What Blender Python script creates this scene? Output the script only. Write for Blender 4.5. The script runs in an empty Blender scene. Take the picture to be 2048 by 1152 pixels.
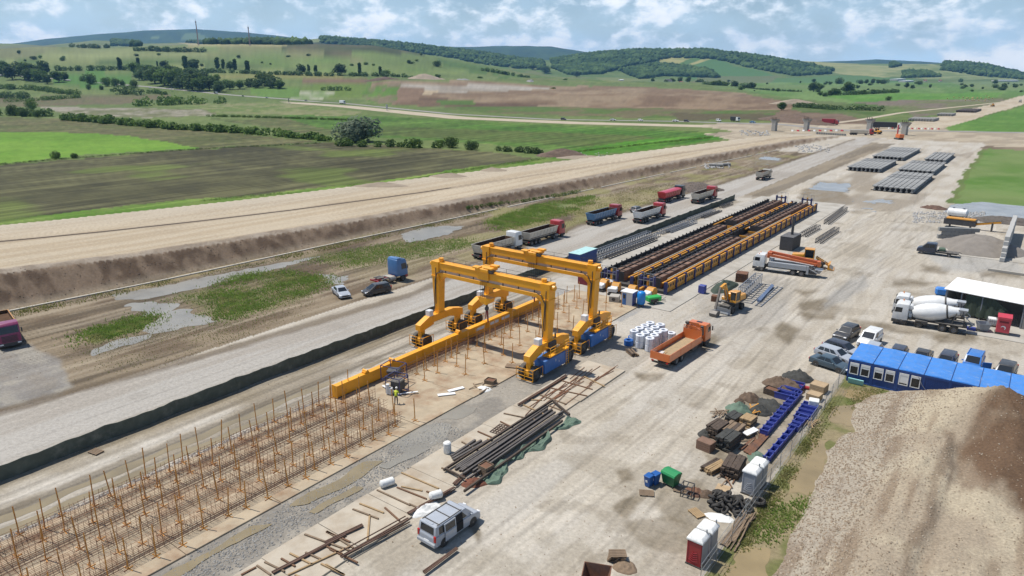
import bpy, bmesh, math, random
import numpy as np
from mathutils import Vector, Matrix
R = math.radians
rnd = random.Random(7)
scene = bpy.context.scene
col = scene.collection

# ---------------------------------------------------------------- survey
# World frame: +Y runs along the casting yard, +X to its right, z = 0 is the yard.
# The drone hovers 33 m over the origin and looks 36.8 degrees left of +Y.
FPX, CAMH, PITCH, AZ = 1400.0, 33.0, math.atan((576 - 150) / 1400.0), R(36.8)
SP, CP, SA, CA = math.sin(PITCH), math.cos(PITCH), math.sin(AZ), math.cos(AZ)
def at(px, py, z=0.0):
    """ground position (at height z) of a spot surveyed on the photograph"""
    u = (px - 1024) / FPX; v = (py - 576) / FPX
    t = (CAMH - z) / (SP + v * CP)
    x = u * t; y = t * (CP - v * SP)
    return (x * CA - y * SA, x * SA + y * CA)

cam_d = bpy.data.cameras.new('camera'); cam = bpy.data.objects.new('camera', cam_d); col.objects.link(cam)
cam.location = (0, 0, CAMH)
cam.rotation_euler = (math.pi / 2 - PITCH, 0, AZ)
cam_d.sensor_width = 36.0; cam_d.lens = 36.0 * FPX / 2048.0
cam_d.clip_start = 1.0; cam_d.clip_end = 60000
scene.camera = cam

# ---------------------------------------------------------------- sky, sun, exposure
SUN_EL = R(64)
# direction towards the sun in camera-aligned axes is (-0.9, 0.43)
_sx, _sy = -0.92, 0.38
SUNV = Vector((_sx * CA - _sy * SA, _sx * SA + _sy * CA, 0)).normalized()
sun_d = bpy.data.lights.new('sun', 'SUN'); sun = bpy.data.objects.new('sun', sun_d); col.objects.link(sun)
sun_d.energy = 5.0; sun_d.angle = R(0.53); sun_d.color = (1.0, 0.955, 0.89)
_dir = Vector((SUNV.x * math.cos(SUN_EL), SUNV.y * math.cos(SUN_EL), math.sin(SUN_EL)))
sun.rotation_euler = _dir.to_track_quat('Z', 'Y').to_euler()
sun.location = (0, 0, 200)

world = bpy.data.worlds.new('World'); scene.world = world; world.use_nodes = True
def build_sky():
    nt = world.node_tree; N = nt.nodes; L = nt.links; N.clear()
    out = N.new('ShaderNodeOutputWorld'); bg = N.new('ShaderNodeBackground')
    sky = N.new('ShaderNodeTexSky'); sky.sky_type = 'NISHITA'; sky.sun_disc = False
    sky.sun_elevation = SUN_EL; sky.sun_rotation = math.atan2(SUNV.x, SUNV.y)
    sky.altitude = 300; sky.air_density = 1.0; sky.dust_density = 0.6; sky.ozone_density = 2.0
    tc = N.new('ShaderNodeTexCoord')
    sep = N.new('ShaderNodeSeparateXYZ'); L.new(tc.outputs['Generated'], sep.inputs[0])
    def M(op, a, b=None, c=None):
        n = N.new('ShaderNodeMath'); n.operation = op
        for i, q in enumerate((a, b, c)):
            if q is None: continue
            if isinstance(q, (int, float)): n.inputs[i].default_value = q
            else: L.new(q, n.inputs[i])
        return n.outputs[0]
    # cumulus fields: noise over (azimuth, elevation) with the flat layers of a far cloud deck
    az = M('ARCTAN2', sep.outputs['X'], sep.outputs['Y'])
    el = M('ARCSINE', sep.outputs['Z'])
    comb = N.new('ShaderNodeCombineXYZ')
    L.new(M('MULTIPLY', az, 10.0), comb.inputs[0]); L.new(M('MULTIPLY', el, 17.0), comb.inputs[1])
    def noise(scale, detail, rough, off, lac=2.0):
        mp = N.new('ShaderNodeMapping'); mp.inputs['Location'].default_value = off
        L.new(comb.outputs[0], mp.inputs[0])
        n = N.new('ShaderNodeTexNoise'); n.inputs['Scale'].default_value = scale
        n.inputs['Detail'].default_value = detail; n.inputs['Roughness'].default_value = rough
        L.new(mp.outputs[0], n.inputs['Vector']); return n.outputs['Fac']
    def ramp(fac, a, b, smooth=True):
        n = N.new('ShaderNodeMapRange'); n.interpolation_type = 'SMOOTHSTEP' if smooth else 'LINEAR'
        n.inputs['From Min'].default_value = a; n.inputs['From Max'].default_value = b
        L.new(fac, n.inputs['Value']); return n.outputs[0]
    big = noise(0.8, 3, 0.5, (3.1, 1.7, 0)); puff = noise(3.0, 10, 0.55, (1.3, 4.2, 2.0))
    fine = noise(7.0, 6, 0.6, (5.0, 2.0, 1.0))
    dens = M('ADD', M('MULTIPLY', big, 0.62), M('ADD', M('MULTIPLY', puff, 0.62), M('MULTIPLY', fine, 0.10)))
    # seen edge-on near the horizon the scattered clouds overlap; overhead they stand far apart
    dens = M('SUBTRACT', dens, M('MULTIPLY', M('MINIMUM', M('MAXIMUM', M('SUBTRACT', el, 0.05), 0.0), 0.6), 0.34))
    cloud = ramp(dens, 0.61, 0.75)
    core = ramp(dens, 0.65, 0.82)
    # thin veil that thickens to the horizon
    veil = M('MULTIPLY', ramp(noise(1.1, 4, 0.5, (8.0, 3.0, 4.0)), 0.38, 0.68), 0.5)
    low = N.new('ShaderNodeMapRange'); low.interpolation_type = 'SMOOTHSTEP'
    L.new(el, low.inputs['Value']); low.inputs['From Min'].default_value = 0.10; low.inputs['From Max'].default_value = -0.01
    low.inputs['To Min'].default_value = 0.0; low.inputs['To Max'].default_value = 0.80
    veil = M('MULTIPLY', veil, M('DIVIDE', 0.10, M('ADD', M('MAXIMUM', el, 0.0), 0.10)))
    veil = M('MINIMUM', M('ADD', veil, low.outputs[0]), 1.0)
    def mix(f, a, b):
        n = N.new('ShaderNodeMix'); n.data_type = 'RGBA'
        if isinstance(f, (int, float)): n.inputs[0].default_value = f
        else: L.new(f, n.inputs[0])
        for s, q in ((6, a), (7, b)):
            if isinstance(q, tuple): n.inputs[s].default_value = (*q, 1)
            else: L.new(q, n.inputs[s])
        return n.outputs[2]
    SK = SKYK
    def k(r, g, b): return (r / SK, g / SK, b / SK)
    base = mix(veil, sky.outputs['Color'], k(0.66, 0.88, 1.06))
    shade = noise(3.2, 4, 0.5, (1.3, 4.02, 2.0))
    ccol = mix(core, k(0.90, 1.0, 1.08), k(1.2, 1.2, 1.19))
    ccol = mix(M('MULTIPLY', ramp(shade, 0.50, 0.70), 0.22), ccol, k(0.62, 0.76, 0.90))
    final = mix(M('MULTIPLY', cloud, 0.88), base, ccol)
    L.new(final, bg.inputs['Color']); bg.inputs['Strength'].default_value = SK
    L.new(bg.outputs[0], out.inputs[0])
SKYK = 0.10
build_sky()
scene.view_settings.view_transform = 'Standard'; scene.view_settings.look = 'None'
scene.view_settings.exposure = 0.12; scene.view_settings.gamma = 1.0
scene.view_settings.use_curve_mapping = False
scene.cycles.use_denoising = True
scene.cycles.max_bounces = 6; scene.cycles.diffuse_bounces = 2; scene.cycles.glossy_bounces = 3
scene.cycles.transmission_bounces = 4; scene.cycles.volume_bounces = 0; scene.cycles.transparent_max_bounces = 8

# ---------------------------------------------------------------- helpers
def lin(c): c /= 255.0; return c / 12.92 if c <= 0.04045 else ((c + 0.055) / 1.055) ** 2.4
KILL = 1.62                                   # sunlit flat ground shows about albedo * KILL
def alb(r, g, b): return (lin(r) / KILL, lin(g) / KILL, lin(b) / KILL)

MATS = {}
def mat(name, color, rough=0.6, metal=0.0, var=0.18, scale=1.5, bump=0.0, bscale=20.0, dust=0.0, second=None, sscale=0.8, sth=(0.5, 0.62), spec=0.5, coat=0.0, attr=None):
    """procedural paint / metal / stone: base colour with patchy tone, a second stain colour, settled dust"""
    if name in MATS: return MATS[name]
    m = bpy.data.materials.new(name); m.use_nodes = True; nt = m.node_tree; N = nt.nodes; L = nt.links
    p = N['Principled BSDF']; p.inputs['Roughness'].default_value = rough; p.inputs['Metallic'].default_value = metal
    p.inputs['Specular IOR Level'].default_value = spec
    p.inputs['Coat Weight'].default_value = coat
    tc = N.new('ShaderNodeTexCoord'); geo = N.new('ShaderNodeNewGeometry')
    src = tc.outputs['Object']
    def noise(s, d=4, r=0.55):
        n = N.new('ShaderNodeTexNoise'); n.inputs['Scale'].default_value = s; n.inputs['Detail'].default_value = d
        n.inputs['Roughness'].default_value = r; L.new(src, n.inputs['Vector']); return n.outputs['Fac']
    def rng(f, a, b, c, d):
        n = N.new('ShaderNodeMapRange'); n.inputs['From Min'].default_value = a; n.inputs['From Max'].default_value = b
        n.inputs['To Min'].default_value = c; n.inputs['To Max'].default_value = d; L.new(f, n.inputs['Value']); return n.outputs[0]
    def mix(f, a, b, bt='MIX'):
        n = N.new('ShaderNodeMix'); n.data_type = 'RGBA'; n.blend_type = bt
        if isinstance(f, (int, float)): n.inputs[0].default_value = f
        else: L.new(f, n.inputs[0])
        for s, q in ((6, a), (7, b)):
            if isinstance(q, tuple): n.inputs[s].default_value = (*q[:3], 1)
            else: L.new(q, n.inputs[s])
        return n.outputs[2]
    c = tuple(color)
    if attr:
        an = N.new('ShaderNodeAttribute'); an.attribute_name = attr; c = an.outputs['Color']
    if second: c = mix(rng(noise(sscale, 6, 0.62), sth[0], sth[1], 0, 1), c, tuple(second))
    if var:
        g = N.new('ShaderNodeCombineColor'); v = rng(noise(scale, 5, 0.6), 0.25, 0.75, 1 - var, 1 + var)
        for i in range(3): L.new(v, g.inputs[i])
        c = mix(1.0, c, g.outputs[0], 'MULTIPLY')
    if dust:
        sp = N.new('ShaderNodeSeparateXYZ'); L.new(geo.outputs['Normal'], sp.inputs[0])
        up = rng(sp.outputs['Z'], 0.2, 1.0, 0.35, 1.0)
        mu = N.new('ShaderNodeMath'); mu.operation = 'MULTIPLY'; L.new(up, mu.inputs[0]); L.new(rng(noise(2.3, 5, 0.65), 0.35, 0.7, 0.25 * dust, dust), mu.inputs[1])
        c = mix(mu.outputs[0], c, (0.34, 0.30, 0.24))
    if isinstance(c, tuple): p.inputs['Base Color'].default_value = (*c, 1)
    else: L.new(c, p.inputs['Base Color'])
    if bump:
        b = N.new('ShaderNodeBump'); b.inputs['Strength'].default_value = min(1, bump); b.inputs['Distance'].default_value = 0.05
        L.new(noise(bscale, 4, 0.6), b.inputs['Height']); L.new(b.outputs[0], p.inputs['Normal'])
    MATS[name] = m; return m

class MB:
    """collects simple solids; build() links them as one mesh object"""
    def __init__(s): s.v = []; s.f = []; s.mi = []; s.cur = 0; s.T = None
    def _add(s, vs, fs):
        o = len(s.v)
        if s.T is not None: vs = [tuple(s.T @ Vector(p)) for p in vs]
        s.v += [tuple(p) for p in vs]; s.f += [tuple(i + o for i in f) for f in fs]; s.mi += [s.cur] * len(fs); return s
    def m(s, i): s.cur = i; return s
    def box(s, c, d, rz=0, ch=0.0, rx=0, ry=0):
        x, y, z = (q / 2 for q in d)
        if ch <= 0:
            vs = [(-x, -y, -z), (x, -y, -z), (x, y, -z), (-x, y, -z), (-x, -y, z), (x, -y, z), (x, y, z), (-x, y, z)]
            fs = [(0, 3, 2, 1), (4, 5, 6, 7), (0, 1, 5, 4), (1, 2, 6, 5), (2, 3, 7, 6), (3, 0, 4, 7)]
        else:
            ch = min(ch, 0.45 * min(d)); vs = []; idx = {}
            for sx in (-1, 1):
                for sy in (-1, 1):
                    for sz in (-1, 1):
                        for k in range(3):
                            q = [sx * (x - ch), sy * (y - ch), sz * (z - ch)]; q[k] += (sx, sy, sz)[k] * ch
                            idx[sx, sy, sz, k] = len(vs); vs.append(tuple(q))
            fs = []
            for k in range(3):
                a, b = [i for i in range(3) if i != k]
                for sg in (-1, 1):
                    def key(u, w):
                        t = [0, 0, 0]; t[k] = sg; t[a] = u; t[b] = w; return idx[t[0], t[1], t[2], k]
                    f = (key(-1, -1), key(1, -1), key(1, 1), key(-1, 1)); fs.append(f if (sg > 0) == (k != 1) else f[::-1])
            for k in range(3):
                a, b = [i for i in range(3) if i != k]
                for u in (-1, 1):
                    for w in (-1, 1):
                        def key(e, kk):
                            t = [0, 0, 0]; t[k] = e; t[a] = u; t[b] = w; return idx[t[0], t[1], t[2], kk]
                        f = (key(-1, a), key(1, a), key(1, b), key(-1, b)); fs.append(f)
            for sx in (-1, 1):
                for sy in (-1, 1):
                    for sz in (-1, 1): fs.append(tuple(idx[sx, sy, sz, k] for k in range(3)))
        if rz or rx or ry:
            Mx = Matrix.Rotation(rz, 3, 'Z') @ Matrix.Rotation(ry, 3, 'Y') @ Matrix.Rotation(rx, 3, 'X')
            vs = [Mx @ Vector(p) for p in vs]
        return s._add([(p[0] + c[0], p[1] + c[1], p[2] + c[2]) for p in vs], fs)
    def b2(s, x0, x1, y0, y1, z0, z1, ch=0.0): return s.box(((x0 + x1) / 2, (y0 + y1) / 2, (z0 + z1) / 2), (abs(x1 - x0), abs(y1 - y0), abs(z1 - z0)), 0, ch)
    def bar(s, p, q, w, h=None):
        """rectangular bar from p to q"""
        h = h or w; p = Vector(p); q = Vector(q); d = q - p; l = d.length
        if l < 1e-6: return s
        d /= l; up = Vector((0, 0, 1)) if abs(d.z) < 0.95 else Vector((0, 1, 0))
        a = d.cross(up).normalized() * w / 2; b = a.cross(d).normalized() * h / 2
        vs = [p - a - b, p + a - b, p + a + b, p - a + b, q - a - b, q + a - b, q + a + b, q - a + b]
        return s._add(vs, [(0, 3, 2, 1), (4, 5, 6, 7), (0, 1, 5, 4), (1, 2, 6, 5), (2, 3, 7, 6), (3, 0, 4, 7)])
    def cyl(s, p, q, r, r2=None, n=12, cap=True):
        r2 = r if r2 is None else r2; p = Vector(p); q = Vector(q); d = (q - p).normalized()
        up = Vector((0, 0, 1)) if abs(d.z) < 0.95 else Vector((1, 0, 0))
        a = d.cross(up).normalized(); b = d.cross(a)
        vs = []
        for c, rr in ((p, r), (q, r2)):
            for i in range(n):
                t = 2 * math.pi * i / n; vs.append(c + (a * math.cos(t) + b * math.sin(t)) * rr)
        fs = [(i, (i + 1) % n, n + (i + 1) % n, n + i) for i in range(n)]
        if cap: fs += [tuple(range(n))[::-1], tuple(range(n, 2 * n))]
        return s._add(vs, fs)
    def lathe(s, p, ax, prof, n=16):
        """prof: list of (distance along ax, radius)"""
        p = Vector(p); d = Vector(ax).normalized(); up = Vector((0, 0, 1)) if abs(d.z) < 0.95 else Vector((1, 0, 0))
        a = d.cross(up).normalized(); b = d.cross(a); vs = []; fs = []
        for t, r in prof:
            for i in range(n):
                th = 2 * math.pi * i / n; vs.append(p + d * t + (a * math.cos(th) + b * math.sin(th)) * r)
        for k in range(len(prof) - 1):
            for i in range(n): fs.append((k * n + i, k * n + (i + 1) % n, (k + 1) * n + (i + 1) % n, (k + 1) * n + i))
        fs += [tuple(range(n))[::-1], tuple(range((len(prof) - 1) * n, len(prof) * n))]
        return s._add(vs, fs)
    def tube(s, pts, r, n=6):
        for a, b in zip(pts[:-1], pts[1:]): s.cyl(a, b, r, r, n)
        return s
    def prism(s, prof, x0, x1, ax='x', i0=0.0):
        """closed profile [(u,v)] swept along an axis; ax='x': profile in (y,z); 'y': (x,z); 'z': (x,y)"""
        n = len(prof); vs = []
        for t in (x0, x1):
            for u, w in prof: vs.append((t, u, w) if ax == 'x' else (u, t, w) if ax == 'y' else (u, w, t))
        fs = [(i, (i + 1) % n, n + (i + 1) % n, n + i) for i in range(n)] + [tuple(range(n))[::-1], tuple(range(n, 2 * n))]
        return s._add(vs, fs)
    def loft(s, rings, cap=True):
        n = len(rings[0]); vs = [p for r in rings for p in r]; fs = []
        for k in range(len(rings) - 1):
            for i in range(n): fs.append((k * n + i, k * n + (i + 1) % n, (k + 1) * n + (i + 1) % n, (k + 1) * n + i))
        if cap: fs += [tuple(range(n))[::-1], tuple(range((len(rings) - 1) * n, len(rings) * n))]
        return s._add(vs, fs)
    def quad(s, *p): return s._add(p, [tuple(range(len(p)))])
    def mesh(s, name, mats, smooth=False, fix=True, bevel=0.0):
        me = bpy.data.meshes.new(name); me.from_pydata(s.v, [], s.f)
        for m_ in (mats if isinstance(mats, (list, tuple)) else [mats]): me.materials.append(m_)
        if len(me.materials) > 1: me.polygons.foreach_set('material_index', s.mi)
        if fix or bevel:
            bm = bmesh.new(); bm.from_mesh(me)
            if bevel:
                bmesh.ops.remove_doubles(bm, verts=bm.verts, dist=0.002)
                bmesh.ops.recalc_face_normals(bm, faces=bm.faces)
                es = [e for e in bm.edges if len(e.link_faces) == 2 and e.calc_face_angle(0) > 0.3]
                bmesh.ops.bevel(bm, geom=es, offset=bevel, segments=2, profile=0.6, affect='EDGES', clamp_overlap=True)
            bmesh.ops.recalc_face_normals(bm, faces=bm.faces); bm.to_mesh(me); bm.free()
        if smooth:
            me.polygons.foreach_set('use_smooth', [True] * len(me.polygons))
            try: me.set_sharp_from_angle(angle=R(smooth if smooth is not True else 40))
            except Exception: pass
        me.update(); return me

def tag(o, label=None, cat=None, group=None, kind=None):
    if label: o['label'] = label
    if cat: o['category'] = cat
    if group: o['group'] = group
    if kind: o['kind'] = kind
    return o
def link(name, me, parent=None, loc=None, rz=0):
    o = bpy.data.objects.new(name, me); col.objects.link(o); o.parent = parent
    if loc is not None: o.location = loc
    if rz: o.rotation_euler = (0, 0, rz)
    return o
def thing(name, label, cat, loc=(0, 0, 0), rz=0.0, group=None):
    o = bpy.data.objects.new(name, None); col.objects.link(o); o.location = loc if len(loc) == 3 else (*loc, 0); o.rotation_euler = (0, 0, rz)
    o.empty_display_size = 0.2
    return tag(o, label, cat, group)
def part(parent, name, mats, fn, smooth=False, bevel=0.0, kind=None):
    b = MB(); fn(b); o = link(name, b.mesh(name, mats, smooth, True, bevel), parent)
    if kind: o['kind'] = kind
    return o
def solid(name, label, cat, mats, fn, loc=(0, 0, 0), rz=0.0, group=None, smooth=False, bevel=0.0):
    b = MB(); fn(b)
    if tuple(loc) == (0, 0, 0):              # built in place: put the origin at the thing's foot
        n = len(b.v); cx, cy, cz = sum(p[0] for p in b.v) / n, sum(p[1] for p in b.v) / n, min(p[2] for p in b.v); loc = (cx, cy, cz); b.v = [(p[0] - cx, p[1] - cy, p[2] - cz) for p in b.v]
    o = link(name, b.mesh(name, mats, smooth, True, bevel), None, loc if len(loc) == 3 else (*loc, 0), rz)
    return tag(o, label, cat, group)
def children(o): return [c for c in o.children]
def copy_tree(o, parent=None):
    c = o.copy(); col.objects.link(c); c.parent = parent
    for ch in KIDS(o): copy_tree(ch, c)
    return c
def KIDS(o): return list(o.children)
def clone(o, loc, rz, label=None, group=None):
    c = copy_tree(o); c.location = loc if len(loc) == 3 else (*loc, 0); c.rotation_euler = (0, 0, rz)
    if label: c['label'] = label
    if group: c['group'] = group
    return c
# ---- numpy value noise
_G = np.random.RandomState(5).rand(256, 256)
def vnoise(x, y):
    xi = np.floor(x).astype(int); yi = np.floor(y).astype(int); fx = x - xi; fy = y - yi
    fx = fx * fx * (3 - 2 * fx); fy = fy * fy * (3 - 2 * fy)
    a = _G[xi & 255, yi & 255]; b = _G[(xi + 1) & 255, yi & 255]; c = _G[xi & 255, (yi + 1) & 255]; d = _G[(xi + 1) & 255, (yi + 1) & 255]
    return (a * (1 - fx) + b * fx) * (1 - fy) + (c * (1 - fx) + d * fx) * fy
def fbm(x, y, o=4, g=0.5):
    s = 0; a = 1; t = 0
    for k in range(o): s = s + a * vnoise(x * 2 ** k + 17.3 * k, y * 2 ** k + 9.1 * k); t += a; a *= g
    return s / t
def sstep(a, b, x):
    t = np.clip((x - a) / (b - a), 0, 1); return t * t * (3 - 2 * t)
def inpoly(px, py, poly):
    r = np.zeros(px.shape, bool); n = len(poly)
    xs = [p[0] for p in poly]; ys = [p[1] for p in poly]
    bb = (px >= min(xs)) & (px <= max(xs)) & (py >= min(ys)) & (py <= max(ys))
    ii = np.nonzero(bb)[0]; qx = px[ii]; qy = py[ii]; rr = np.zeros(qx.shape, bool)
    for i in range(n):
        x1, y1 = poly[i]; x2, y2 = poly[(i + 1) % n]
        if y1 == y2: continue
        c = ((y1 > qy) != (y2 > qy)) & (qx < (x2 - x1) * (qy - y1) / (y2 - y1) + x1); rr ^= c
    r[ii] = rr; return r
# ================================================================ ground: one sheet from the yard to the far hills
_HX = [-900, -400, 0, 100, 200, 300, 400, 500, 600, 650, 750, 850, 950, 1050, 1100, 1200, 1300, 1400, 1480, 1560, 1650, 1750, 1850, 1920, 2000, 2048, 2400, 3200]
_H1 = [105, 98, 96, 94, 95, 90, 89, 88, 88, 88, 90, 106, 124, 144, 152, 160, 164, 166, 167, 168, 168, 168, 168, 169, 170, 170, 171, 171]
_H2 = [100, 92, 88, 93, 82, 86, 86, 84, 84, 79, 86, 96, 106, 122, 121, 108, 101, 101, 110, 121, 125, 126, 128, 127, 139, 151, 157, 158]
_H3 = [110, 100, 92, 80, 71, 63, 59, 66, 78, 86, 91, 93, 95, 92, 93, 110, 130, 130, 130, 128, 124, 120, 124, 130, 140, 150, 157, 158]
def _zpy(py, D):
    v = (py - 576) / FPX; return CAMH - D * (v * CP + SP) / (CP - v * SP)
FOOT_Y = [-400, 0, 33, 55, 96, 180, 260, 420, 700]
FOOT_X = [-126, -120, -118.3, -116, -113.8, -108.6, -104, -93, -75]
EMBH_Y = [-400, 0, 30, 60, 100, 250, 380, 430, 700]
EMBH_H = [4.6, 4.6, 4.1, 3.1, 2.4, 2.0, 1.5, 0.0, 0.0]
LEFT_Y = [-400, 48, 91, 151, 282, 420, 700]
LEFT_X = [-186, -170, -164, -156, -136.5, -120, -100]
def ground_z(X, Y):
    X = np.asarray(X, float); Y = np.asarray(Y, float)
    x = X * CA + Y * SA; y = np.maximum(-X * SA + Y * CA, 1.0)
    q = np.clip(1024 + FPX * x / (y * CP), -900, 3200)
    z1 = np.maximum(_zpy(np.interp(q, _HX, _H1), 2200.0), 0); z2 = np.maximum(_zpy(np.interp(q, _HX, _H2), 4200.0), 0); z3 = np.maximum(_zpy(np.interp(q, _HX, _H3), 9000.0), 0)
    Ds = [900, 2200, 2900, 4200, 5400, 9000, 14000]
    zs = [0 * z1, z1, np.minimum(z1, z2) * 0.55, z2, np.minimum(z2, z3) * 0.6, z3, 0 * z3]
    z = np.where(y > 14000, 0.0, 0.0)
    for i in range(6):
        t = (y - Ds[i]) / (Ds[i + 1] - Ds[i]); w = (t >= 0) & (t < 1); s = t * t * (3 - 2 * t)
        if i == 0: s = 0.5 * s + 0.5 * np.clip(t, 0, 1) ** 1.3
        z = np.where(w, zs[i] + (zs[i + 1] - zs[i]) * s, z)
    roll = (fbm(X / 420 + 31, Y / 420 + 7, 3) - 0.5) * 2
    z = z + roll * np.clip(z, 0, 60) * 0.16
    # motorway embankment under construction
    h = np.interp(Y, EMBH_Y, EMBH_H); fx = np.interp(Y, FOOT_Y, FOOT_X); lx = np.interp(Y, LEFT_Y, LEFT_X)
    jag = (fbm(X / 2.6, Y / 1.5, 4) - 0.5) * 0.8
    cr = fx - 1.55 * h
    up = np.clip((fx - X) / np.maximum(1.55 * h, 0.01), 0, 1); dn = np.clip((X - (lx - 1.6 * h)) / np.maximum(1.6 * h, 0.01), 0, 1)
    e = h * np.minimum(up, dn)
    slope = (up > 0.02) & (up < 0.98)
    e = e + np.where(slope, jag * np.sin(np.clip(up, 0, 1) * math.pi) * 1.0, 0)
    # the lip between the two carriageway halves and the windrow along the crest
    ml = np.interp(Y, [-400, 44, 79, 137, 255, 420, 700], [-162, -151, -143.3, -134.1, -123, -107, -90])
    e = e + np.where(np.minimum(up, dn) >= 1, 0 * X + 0.45 * sstep(2.2, 0.2, X - cr + 2.6) * sstep(-4.5, -2.6, X - cr) * fbm(X / 1.5, Y / 1.5, 3), 0)
    z = z + np.where((Y < 430), np.maximum(e, 0), 0)
    # spoil plateau of the earthworks beyond the main road
    u, w = (X + 515) * CA + (Y - 640) * SA, -(X + 515) * SA + (Y - 640) * CA
    return z
def _proj(X, Y, Z):
    x = X * CA + Y * SA; y = -X * SA + Y * CA; z = Z - CAMH; d = np.maximum(y * CP - z * SP, 0.1)
    return 1024 + FPX * x / d, 576 + FPX * (-z * CP - y * SP) / d

def plateau(px, py, X, Y):
    return 7.0 * sstep(0, 1, np.clip((214 - py) / 14, 0, 1)) * sstep(730, 790, px) * sstep(1560, 1380, px) * sstep(150, 172, py)

PUDP = [   # surveyed outlines of standing water
 ('w_brown', [(248, 577), (330, 557), (440, 531), (520, 515), (560, 512), (500, 527), (420, 547), (330, 568), (270, 582)]),
 ('w_grey', [(225, 588), (330, 572), (430, 551), (520, 533), (640, 512), (600, 525), (480, 556), (380, 580), (300, 597), (235, 600)]),
 ('w_grey', [(255, 608), (300, 603), (345, 606), (358, 614), (310, 633), (270, 622)]),
 ('w_grey', [(290, 652), (330, 626), (360, 618), (415, 630), (440, 642), (390, 652), (330, 664), (300, 668)]),
 ('w_grey', [(180, 700), (230, 680), (300, 668), (300, 676), (230, 698), (190, 712)]),
 ('w_grey', [(800, 468), (850, 454), (930, 452), (900, 468), (850, 480), (815, 484)]),
 ('w_grey', [(640, 545), (672, 556), (700, 552), (680, 570), (650, 562)]),
 ('w_sky', [(1600, 388), (1640, 364), (1702, 368), (1692, 385), (1706, 402), (1650, 412), (1606, 404)]),
 ('w_sky', [(1500, 324), (1530, 313), (1562, 317), (1558, 327), (1515, 331)]),
 ('w_sky', [(1890, 424), (1900, 410), (1960, 404), (2048, 412), (2110, 420), (2110, 442), (1990, 440), (1940, 433)]),
 ('w_sky', [(1730, 402), (1770, 398), (1790, 405), (1745, 408)]), ('w_sky', [(1705, 420), (1740, 416), (1745, 426), (1712, 428)]),
 ('w_olive', [(1626, 873), (1660, 880), (1648, 957), (1622, 992), (1560, 994), (1591, 946)]),
 ('w_olive', [(1667, 811), (1714, 808), (1714, 840), (1692, 854), (1658, 846)]),
 ('w_olive', [(1487, 1092), (1542, 1096), (1546, 1175), (1430, 1175)]),
 ('w_olive', [(1681, 782), (1716, 780), (1765, 793), (1806, 806), (1765, 815), (1709, 798)]),
 ('w_grey', [(780, 868), (850, 850), (905, 848), (890, 880), (830, 900), (770, 892)]),
 ('w_grey', [(880, 818), (930, 806), (960, 815), (920, 838), (880, 838)])]
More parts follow.
